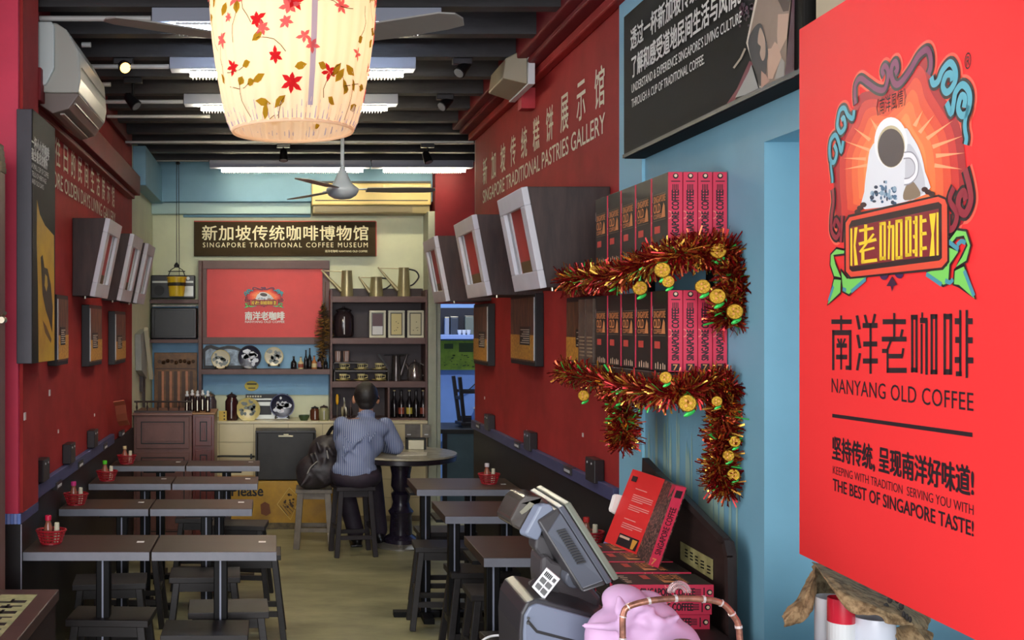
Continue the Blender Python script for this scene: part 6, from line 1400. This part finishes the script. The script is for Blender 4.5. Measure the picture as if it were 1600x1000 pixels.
for s in (-1, 1):
    b = MB(mat('eye_dark', (40, 30, 28), .3)); b.ell(hd + V((s * .03, .088, .0)), (.012, .006, .006), 10, 6); b.build('eye', man)
b = MB(mat('lips', (150, 84, 76), .5)); b.ell(hd + V((0, .093, -.055)), (.022, .008, .007), 10, 6); b.build('mouth', man)
# shirt with woven stripes
m = bpy.data.materials.new('striped_shirt'); m.use_nodes = True; nt = m.node_tree; bs_ = nt.nodes['Principled BSDF']; bs_.inputs['Roughness'].default_value = .75
tc = nt.nodes.new('ShaderNodeTexCoord'); wv = nt.nodes.new('ShaderNodeTexWave'); wv.inputs['Scale'].default_value = 24; wv.bands_direction = 'X'; wv.inputs['Distortion'].default_value = .5; wv.inputs['Detail Scale'].default_value = .3
rp = nt.nodes.new('ShaderNodeValToRGB'); rp.color_ramp.elements[0].position = .52; rp.color_ramp.elements[1].position = .75; rp.color_ramp.elements[0].color = (lin(92), lin(106), lin(146), 1); rp.color_ramp.elements[1].color = (lin(158), lin(168), lin(194), 1)
nt.links.new(tc.outputs['Object'], wv.inputs['Vector']); nt.links.new(wv.outputs['Fac'], rp.inputs[0]); nt.links.new(rp.outputs[0], bs_.inputs['Base Color'])
b = MB(m)
b.caps(hip + V((-.005, -.01, .03)), .138, chest, .15, n=24); b.ell(hip + V((-.005, -.005, .03)), (.165, .13, .09), 24, 12); b.ell(chest + V((.0, -.01, -.04)), (.182, .125, .13), 24, 14); b.ell(chest + V((.03, .0, .065)), (.19, .10, .085), 24, 14); b.caps(neckb, .062, neckb - V((.01, 0, .08)), .10)
b.caps(shL, .062, elL, .052); b.caps(elL, .053, wrL - V((.03, .02, 0)), .040); b.caps(shR, .066, elR, .060); b.caps(elR, .060, wrR + V((.02, -.02, 0)), .044)
for i in range(22):      # cloth folds
    p = hip + V((R.uniform(-.09, .11), -.118, R.uniform(.02, .26))); b.caps(p, .012, p + V((R.uniform(-.07, .07), .0, R.uniform(-.09, .09))), .006, n=8)
o = b.build('shirt', man, remesh=.009, sm=7); bake(o)
b = MB(m); b.lathe(neckb + V((0, .0, .0)), [(.062, -.01), (.064, .025), (.056, .03), (.056, -.01)], 22, cap=False); b.build('collar', man, smooth=40)
b = MB(mat('dark_trousers', (34, 26, 38), .7, rgb2=(50, 38, 52), scale=14))
b.ell(hip + V((0.01, 0, -.02)), (.185, .15, .10), 22, 12)
for s, e, w in ((hjL, knL, anL), (hjR, knR, anR)): b.caps(s, .105, e, .078); b.caps(e, .076, w + V((0, 0, .02)), .066)
o = b.build('trousers', man, remesh=.011, sm=5); bake(o)
b = MB(mat('belt_black', (16, 14, 16), .3)); b.lathe(hip + V((0, 0, .03)), [(.150, 0), (.150, .03)], 26, sy=.85, cap=False); b.build('belt', man)
for nm, a in (('shoe', anL), ('shoe', anR)):
    b = MB(mat('shoe_black', (20, 18, 20), .35)); b.ell(a + V((.01, .05, -.045)), (.048, .135, .045), 16, 10); b.ell(a + V((0, -.02, -.02)), (.044, .05, .05)); b.box((a.x - .04, a.y - .07, .001), (a.x + .05, a.y + .16, .016)); o = b.build(nm, man, remesh=.008, sm=3); bake(o)
# backpack
bc = V((.325, 7.80, .44)); t = thing('backpack', bc, 'bulging black backpack leaning on the pale stool beside the man', 'bag')
b = MB(mat('bag_black', (30, 26, 28), .5, rgb2=(54, 46, 50), scale=18, bump=.3)); b.ell(bc + V((-.02, 0, .13)), (.155, .11, .13), 22, 14); b.ell(bc + V((.045, .0, .25)), (.13, .10, .15), 22, 14); b.ell(bc + V((-.08, -.02, .08)), (.09, .08, .08)); b.ell(bc + V((.04, -.07, .14)), (.10, .05, .10)); b.ell(bc + V((.08, 0, .36)), (.07, .06, .05))
for i in range(10): p = bc + V((R.uniform(-.1, .12), -.1, R.uniform(.06, .34))); b.caps(p, .02, p + V((R.uniform(-.07, .07), 0, R.uniform(-.08, .08))), .012, n=8)
o = b.build('bag_body', t, remesh=.01, sm=4); bake(o)
b = MB(M_black); b.tube(smoothed([bc + V((.06, -.02, .40)), bc + V((.10, -.04, .46)), bc + V((.13, -.03, .42)), bc + V((.16, -.09, .28))], 5), .014, 6); b.build('strap', t)
b = MB(mat('zip_grey', (160, 156, 150), .4)); b.tube(smoothed([bc + V((-.10, -.095, .10)), bc + V((-.07, -.105, .17)), bc + V((-.02, -.13, .22))], 4), .004, 6); b.tube([bc + V((.05, -.125, .30)), bc + V((.06, -.12, .24))], .005, 6); b.build('zip', t)

# ================================================================ FOREGROUND, RIGHT
t = thing('book_counter', (.9, 3.0, 0), 'dark low counter under the stacked coffee boxes, right foreground', 'counter')
b = MB(M_dkwood); b.box((1.0, 2.62, 0), (1.285, 3.74, CT - .03)); b.build('body', t); b = MB(M_dkwood); b.box((.985, 2.60, CT - .03), (1.295, 3.76, CT)); b.build('worktop', t, bevel=.004)
t = thing('till_counter', (1.0, 1.9, 0), 'dark cashier counter below the frame carrying the till', 'counter')
b = MB(M_dkwood); b.box((.42, 1.45, 0), (1.70, 2.31, .87)); b.box((1.05, 2.31, 0), (1.70, 2.43, .87)); b.build('body', t); b = MB(M_dkwood); b.box((.40, 1.43, .87), (1.72, 2.33, .90)); b.box((1.03, 2.33, .87), (1.72, 2.45, .90)); b.build('worktop', t, bevel=.004)
t = thing('wooden_side_board', (1.30, 3.0, CT), 'dark sloped wooden end board with a yellowish sticker, against the blue wall', 'board')
def wp(x, y, X=1.315): d = X / ((x - VX) / F); return Vector((X, d, EYE + (VY - y) / F * d))
b = MB(M_dkwood); b.prism([wp(*p) for p in ((1003, 715), (1028, 742), (1066, 776), (1134, 846), (1138, 865), (1140, 1000), (1040, 1000), (1000, 860))], (.025, 0, 0)); b.build('board', t, bevel=.002)
b = MB(mat('board_rim', (50, 40, 38), .4, var=.2))
rp_ = [wp(x, y, 1.308) for x, y in ((1028, 742), (1066, 776), (1134, 846), (1139, 870), (1141, 1000))]
for a, c in zip(rp_, rp_[1:]): b.bar(a, c, .018, .022)
b.build('rim', t)
b = MB(mat('sticker_straw', (186, 176, 120), .5, rgb2=(130, 124, 76), scale=24)); b.prism([wp(x, y, 1.311) for x, y in ((1063, 846), (1113, 874), (1113, 906), (1063, 874))], (.002, 0, 0)); b.use(M_dk)
for x, y, w in ((1072, 858, 4), (1080, 863, 4), (1088, 869, 4), (1097, 876, 5), (1107, 884, 5)):
    for k in range(3): b.prism([wp(x + u, y + v + k * 5, 1.3095) for u, v in ((-w / 2, -1), (w / 2, 1), (w / 2, 3.2), (-w / 2, 1.2))], (.001, 0, 0))
b.build('sticker', t)

# till
till = thing('till', P(880, 1000, 2.15), 'grey touch screen till seen from behind, right foreground', 'till')
M_tl = mat('till_grey', (84, 88, 98), .35, var=.06); M_tl2 = mat('till_light_grey', (112, 120, 138), .35); M_td = mat('till_dark', (62, 60, 62), .35, var=.1)
B_ = P(872, 794, 2.25); A_ = P(827, 766, 2.45); C_ = P(948, 914, 2.15); D_ = A_ + C_ - B_
n_ = (A_ - B_).cross(C_ - B_).normalized(); n_ = n_ if n_.x > 0 else -n_
dw = (D_ - C_); 
b = MB(M_tl); b.prism([A_, B_, C_, D_], n_ * .014); b.build('screen_bezel', till, bevel=.003)
b = MB(mat('till_olive_grey', (112, 116, 104), .35)); b.prism([p + n_ * .016 for p in (A_, B_, C_, D_)], n_ * .014); b.build('screen_panel', till, bevel=.003)
def inn(p, f, k): c = (A_ + C_) / 2; return p + (c - p) * f - n_ * k
lo = [A_, B_, C_, D_]
hi = [inn(A_, .16, .055), inn(B_, .10, .050), inn(C_, .06, .050), inn(D_, .16, .055)]
b = MB(M_td); b.hexa(lo, hi); b.build('screen_back', till, bevel=.004)
sd = (C_ - B_).normalized(); wn = (B_ - A_).normalized()
b = MB(M_tl); 
side = [B_ - n_ * .002 + sd * .01, C_ - n_ * .002 - sd * .012, inn(C_, .05, .046) - sd * .01, inn(B_, .10, .046) + sd * .03]
b.prism(side, wn * .006); b.build('side_cover', till, bevel=.002)
b = MB(M_dk); L = (C_ - B_).length
for i in range(14):
    p = B_ + sd * (L * (.24 + .032 * i)) - n_ * .012 + wn * .0075; b.bar(p, p - n_ * .018 - sd * .004, .003, .0035)
b.build('vent_slot', till)
# customer display
def pxbox(pts, d, vec, m, name, par, bev=.003): q = MB(m); q.prism([P(x, y, d) for x, y in pts], vec); return q.build(name, par, bevel=bev)
pxbox([(858, 787), (864, 791), (866, 797), (853, 812), (846, 836), (841, 845), (824, 838), (822, 833), (840, 800), (845, 790)], 2.26, V((-.012, .02, 0)), M_tl2, 'display_cap', till, .004)
pxbox([(812, 783), (822, 774), (848, 776), (862, 788), (845, 792), (838, 804), (822, 834), (800, 822), (797, 812)], 2.285, V((-.01, .10, .0)), mat('display_smoked', (66, 60, 56), .12, var=.15), 'customer_display', till, .006)
pxbox([(812, 800), (828, 784), (836, 788), (822, 800), (815, 804)], 2.282, V((0, .002, 0)), mat('display_glass', (126, 122, 104), .1), 'display_window', till, .0)
pxbox([(838, 832), (862, 842), (905, 892), (925, 935), (900, 948), (868, 900), (835, 858)], 2.27, V((0, .06, 0)), M_td, 'stand_arm', till, .006)
pxbox([(846, 872), (858, 868), (866, 878), (900, 888), (940, 935), (935, 965), (850, 950), (845, 905)], 2.24, V((0, .10, 0)), mat('till_neck', (70, 66, 68), .35), 'stand_neck', till, .008)
pxbox([(884, 898), (890, 892), (902, 892), (912, 900), (912, 914), (900, 921), (889, 918), (883, 908)], 2.2, V((0, .04, 0)), M_tl, 'hinge_cap', till, .005)
base = [(814, 1120), (811, 990), (814, 958), (822, 942), (836, 936), (852, 938), (935, 962), (985, 985), (1000, 1010), (1000, 1120)]
pxbox(base, 2.10, V((0, .20, 0)), mat('till_trim_dark', (44, 42, 46), .35), 'base_shell', till, .004)
pxbox([(820, 1120), (818, 990), (820, 962), (828, 948), (840, 943), (930, 968), (978, 990), (992, 1012), (992, 1120)], 2.094, V((0, .01, 0)), M_tl2, 'base_cover', till, .004)
pxbox([(826, 968), (840, 985), (905, 1002), (905, 1006), (838, 989), (823, 972)], 2.092, V((0, .003, 0)), M_dk, 'seam_line', till, 0)
b = MB(M_dk)
for x, y_ in ((826, 966), (825, 974)): b.cyl(P(x, y_, 2.093), P(x, y_, 2.089), .0028, n=10)
b.build('indicator', till)
b = MB(M_td); b.cyl(P(822, 940, 2.30), P(850, 926, 2.22), .034, n=20); b.build('cable_drum', till, smooth=40)
t = thing('barcode_card', P(852, 912, 2.1), 'small white card with black barcodes propped on the till', 'card')
b = MB(mat('card_white', (226, 226, 226), .4)); b.prism([P(x, y, 2.12) for x, y in ((854, 887), (875, 905), (850, 937), (831, 917))], V((.002, .006, 0))); b.build('card_sheet', t)
b = MB(M_dk)
def cq(u, v): 
    a, c, e, f = P(854, 887, 2.1185), P(875, 905, 2.1185), P(850, 937, 2.1185), P(831, 917, 2.1185); return bil(a, c, e, f, u, v)
for (u0_, v0_, u1_, v1_) in ((.12, .10, .62, .30), (.70, .12, .9, .28), (.12, .38, .48, .60), (.54, .38, .9, .60), (.12, .68, .48, .90), (.54, .68, .9, .90)):
    k = 5
    for i in range(k): ua = u0_ + (u1_ - u0_) * i / k; b.add([cq(ua, v0_), cq(ua + (u1_ - u0_) / k * .7, v0_), cq(ua + (u1_ - u0_) / k * .7, v1_), cq(ua, v1_)], [(0, 1, 2, 3)])
b.build('barcode', t)
t = thing('white_cable', P(770, 998, 2.6), 'thin white cable lying by the till base', 'cable')
b = MB(M_white); b.tube(smoothed([P(748, 1006, 2.5), P(760, 997, 2.5), P(775, 993, 2.45), P(800, 994, 2.4), P(820, 1004, 2.35)], 5), .003, 6); b.build('wire', t, smooth=True)
b = MB(M_black); b.box((.42, 2.20, .90), (.52, 2.32, .955)); b.build('plug_box', t, bevel=.006)

# pink bag
pc = P(1000, 975, 2.0); t = thing('pink_cloth', (pc.x, 2.0, .90), 'crumpled pale pink cloth beside the till', 'cloth')
b = MB(mat('pale_pink', (204, 164, 200), .6, bump=.25, scale=14))
for x, y_, d, rx, ry, rz in ((975, 938, 2.02, .042, .045, .030), (1000, 975, 2.0, .078, .06, .05), (1035, 1005, 1.98, .07, .06, .05), (955, 1000, 2.0, .05, .05, .06), (1010, 945, 2.04, .04, .03, .028), (1000, 1040, 2.0, .11, .07, .09), (1000, 1100, 2.0, .11, .07, .07)): b.ell(P(x, y_, d), (rx, ry, rz), 20, 12)
for i in range(14): x, y_ = R.uniform(955, 1040), R.uniform(945, 995); p = P(x, y_, 1.94); b.caps(p, .010, p + V((R.uniform(-.05, .05), .01, R.uniform(-.03, .03))), .006, n=8)
o = b.build('cloth_sheet', t, remesh=.005, sm=6); bake(o)
# basket with wrapped handle
D_b = 1.86; c0 = P(1066, 1000, D_b)
t = thing('wicker_basket', (c0.x, D_b, .90), 'small wicker basket with a shiny wrapped arched handle, front right', 'basket')
b = MB(mat('handle_copper', (150, 98, 80), .25, metal=.4, var=.5, scale=60, bump=.2)); hp = smoothed([P(974, 1060, D_b), P(973, 990, D_b), P(974, 960, D_b), P(984, 947, D_b), P(1020, 938, D_b), P(1062, 935, D_b), P(1105, 937, D_b), P(1130, 944, D_b), P(1146, 962, D_b), P(1155, 985, D_b), P(1158, 1060, D_b)], 5)
b.tube(hp, .0058, 8); b.build('handle', t, smooth=True)
b = MB(mat('wrap_band', (206, 190, 186), .15, metal=.3))
for k in range(4, len(hp) - 3, 5): b.tube([hp[k], hp[k] + (hp[k + 1] - hp[k]) * .5], .0068, 8)
b.build('wrap_band', t)
b = MB(mat('clear_wrap', (226, 190, 190), .08, trans=.8)); cc = P(1061, 926, D_b - .01); b.tube([cc + V((.017 * math.cos(a), 0, .017 * math.sin(a))) for a in [PI * i / 14 for i in range(15)]], .0045, 7); b.tube([cc + V((.010 * math.cos(a), 0, .010 * math.sin(a))) for a in [PI * i / 14 for i in range(15)]], .003, 7); b.build('clear_ribbon', t, smooth=True)
b = MB(mat('wicker', (136, 108, 74), .5, rgb2=(80, 58, 42), scale=70, bump=.4))
for k in range(9):
    zz = .905 + k * .0145; r = .075 + .032 * math.sin(min(1, k / 8) * PI / 2); b.tube([(c0.x + (r + .0025 * (1 if (i + k) % 2 else -1)) * math.cos(2 * PI * i / 48), D_b + (r * .8 + .0025 * (1 if (i + k) % 2 else -1)) * math.sin(2 * PI * i / 48), zz) for i in range(48)], .0078, 6, closed=True)
b.build('woven_body', t, smooth=True)
b = MB(MC['wicker']); b.ell((c0.x + .002, D_b, 1.015), (.062, .05, .082), 22, 12); b.build('straw_bundle', t, smooth=True)

# tray corner with batik cloth over mugs
t = thing('batik_cloth', P(1330, 930, 2.5), 'tan batik cloth with dark flower prints draped over the mugs, lower right', 'cloth')
M_bat = mat('batik_tan', (176, 144, 104), .75, rgb2=(112, 84, 54), scale=46, bump=.7, ramp=(.42, .62))
def sheet(rowsp, name, wob=.006, seed=1, thick=.003):
    Rr = random.Random(seed); q = MB(M_bat); nr = len(rowsp); cols_ = 14; rowsS = [smoothed(r_, 5) for r_ in rowsp]
    allr = []
    m_ = min(len(r_) for r_ in rowsS); grid = [[r_[int(i * (len(r_) - 1) / (m_ - 1))] for i in range(m_)] for r_ in rowsS]
    fine = []
    for j in range(nr - 1):
        for s in range(5): f = s / 5; fine.append([a.lerp(c, f) for a, c in zip(grid[j], grid[j + 1])])
    fine.append(grid[-1])
    for j, r_ in enumerate(fine): fine[j] = [p + V((Rr.uniform(-wob, wob), Rr.uniform(-wob, wob), Rr.uniform(-wob, wob) * .6)) for p in r_]
    q.add([p for r_ in fine for p in r_], [(j * m_ + i, j * m_ + i + 1, (j + 1) * m_ + i + 1, (j + 1) * m_ + i) for j in range(len(fine) - 1) for i in range(m_ - 1)])
    o = q.build(name, t, smooth=True); s_ = o.modifiers.new('solid', 'SOLIDIFY'); s_.thickness = thick; sb = o.modifiers.new('sub', 'SUBSURF'); sb.levels = sb.render_levels = 1; return o
sheet([[P(1268, 879, 2.46), P(1300, 886, 2.44), P(1350, 910, 2.40), P(1400, 935, 2.38), P(1456, 965, 2.36)], [P(1280, 893, 2.36), P(1305, 905, 2.32), P(1355, 930, 2.28), P(1405, 950, 2.26), P(1450, 985, 2.28)], [P(1300, 918, 2.27), P(1320, 932, 2.24), P(1362, 948, 2.21), P(1408, 964, 2.2), P(1432, 982, 2.22)], [P(1322, 948, 2.24), P(1338, 962, 2.21), P(1370, 962, 2.19), P(1388, 976, 2.18), P(1424, 976, 2.2)]], 'cloth_flap', .0035)
sheet([[P(1272, 879, 2.47), P(1267, 895, 2.46), P(1250, 925, 2.42), P(1222, 958, 2.38)], [P(1274, 886, 2.41), P(1270, 908, 2.39), P(1256, 938, 2.37), P(1224, 972, 2.35)], [P(1276, 912, 2.42), P(1272, 950, 2.40), P(1256, 972, 2.38), P(1228, 982, 2.36)]], 'cloth_corner', .005, 3)
sheet([[P(1272, 882, 2.50), P(1300, 892, 2.52), P(1340, 915, 2.52)], [P(1272, 940, 2.50), P(1300, 940, 2.52), P(1340, 940, 2.52)], [P(1272, 1010, 2.49), P(1300, 1010, 2.50), P(1340, 1010, 2.5)]], 'cloth_lining', .004, 8)
sheet([[P(1400, 945, 2.44), P(1425, 965, 2.40), P(1457, 988, 2.38)], [P(1408, 975, 2.36), P(1435, 985, 2.33), P(1458, 1020, 2.32)], [P(1396, 985, 2.30), P(1405, 1020, 2.29), P(1412, 1070, 2.29)]], 'cloth_folds', .006, 5)
b = MB(mat('batik_print_black', (36, 28, 24), .7)); cc = P(1393, 946, 2.235)
for k in range(6): a = k * 1.05; e = cc + V((.016 * math.cos(a), -.008, .016 * math.sin(a))); b.ell(e, (.006, .002, .008), 8, 5)
for k in range(3): e = P(1412 + k * 5, 960 + k * 4, 2.19); b.ell(e, (.004, .002, .007), 8, 5)
b.build('flower_print', t)
def mug(x, ytop, d, r, col, label, h=.13):
    c = P(x, ytop, d); z0 = .9; t_ = thing('mug', (c.x, d, z0), label, 'mug', 'mugs under the batik cloth')
    hh = c.z - z0
    b_ = MB(mat('mug_%d_%d' % (col[0], col[1]), col, .25)); b_.lathe((c.x, d, z0), [(r * .9, 0), (r, .01), (r, hh - .012), (r * .96, hh), (r * .86, hh - .004), (r * .84, hh - .06)], 26); b_.build('mug_body', t_, smooth=50)
    return t_, c
mug(1300, 933, 2.39, .036, (226, 228, 234), 'tall white mug at the left under the batik cloth')
t_, c = mug(1314, 934, 2.33, .028, (214, 40, 60), 'red and white mug between the two white mugs')
b = MB(mat('mug_white_band', (236, 236, 236), .3)); b.lathe((c.x, 2.33, .9), [(.0285, .0), (.0285, P(1300, 977, 2.3).z - .9)], 26); b.build('white_band', t_)
mug(1362, 962, 2.33, .047, (224, 226, 236), 'wide white mug at the right under the batik cloth')

# ================================================================ FOREGROUND, LEFT
t = thing('low_cabinet', (-1.0, 3.4, 0), 'dark low wooden cabinet with a yellow sticker on top, lower left corner', 'cabinet')
xr_ = -.777
b = MB(M_dkwood); b.box((-1.18, 2.6, 0), (xr_ - .01, 3.78, .66)); b.build('body', t); b = MB(mat('cabinet_wood_top', (84, 60, 54), .4, var=.2, scale=6)); b.box((-1.19, 2.58, .66), (xr_, 3.80, .70)); b.build('top_board', t, bevel=.004)
b = MB(mat('sticker_cream', (206, 204, 150), .5, rgb2=(150, 160, 110), scale=20)); b.box((-.965, 2.8, .70), (-.838, 3.72, .7012)); b.build('sticker', t)
b = MB(M_dk)
for i in range(12): yy = 2.86 + i * .068; b.box((-.95, yy, .7012), (-.885 + .03 * (i % 2), yy + .018, .7018)); b.box((-.945 + .02 * (i % 3), yy + .02, .7012), (-.855, yy + .032, .7018)); b.box((-.91, yy, .7012), (-.90, yy + .05, .7018))
b.build('sticker_marks', t)
b = MB(mat('shutter_brown', (128, 92, 84), .5, var=.12, scale=5)); b.box((-1.195, 3.82, 0), (X_(8.5, 3.9), 3.9, Z_(272, 3.9))); dr = structure(b.build('door_1', bevel=.004))
b = MB(mat('straw_ridge', (110, 90, 60), .6, var=.3))
for i in range(5): b.box((-1.19, 3.83 + .008 * (i % 2), Z_(272 - i * 9, 3.9)), (X_(10 - i, 3.9), 3.90, Z_(264 - i * 9, 3.9)))
b.build('door_head', dr)
b = MB(M_steel); b.cyl((X_(4, 3.8), 3.80, Z_(494, 3.8)), (X_(10, 3.8), 3.78, Z_(489, 3.8)), .007); b.cyl((X_(4, 3.8), 3.82, Z_(500, 3.8)), (X_(4, 3.8), 3.78, Z_(500, 3.8)), .012); b.build('door_handle', dr)
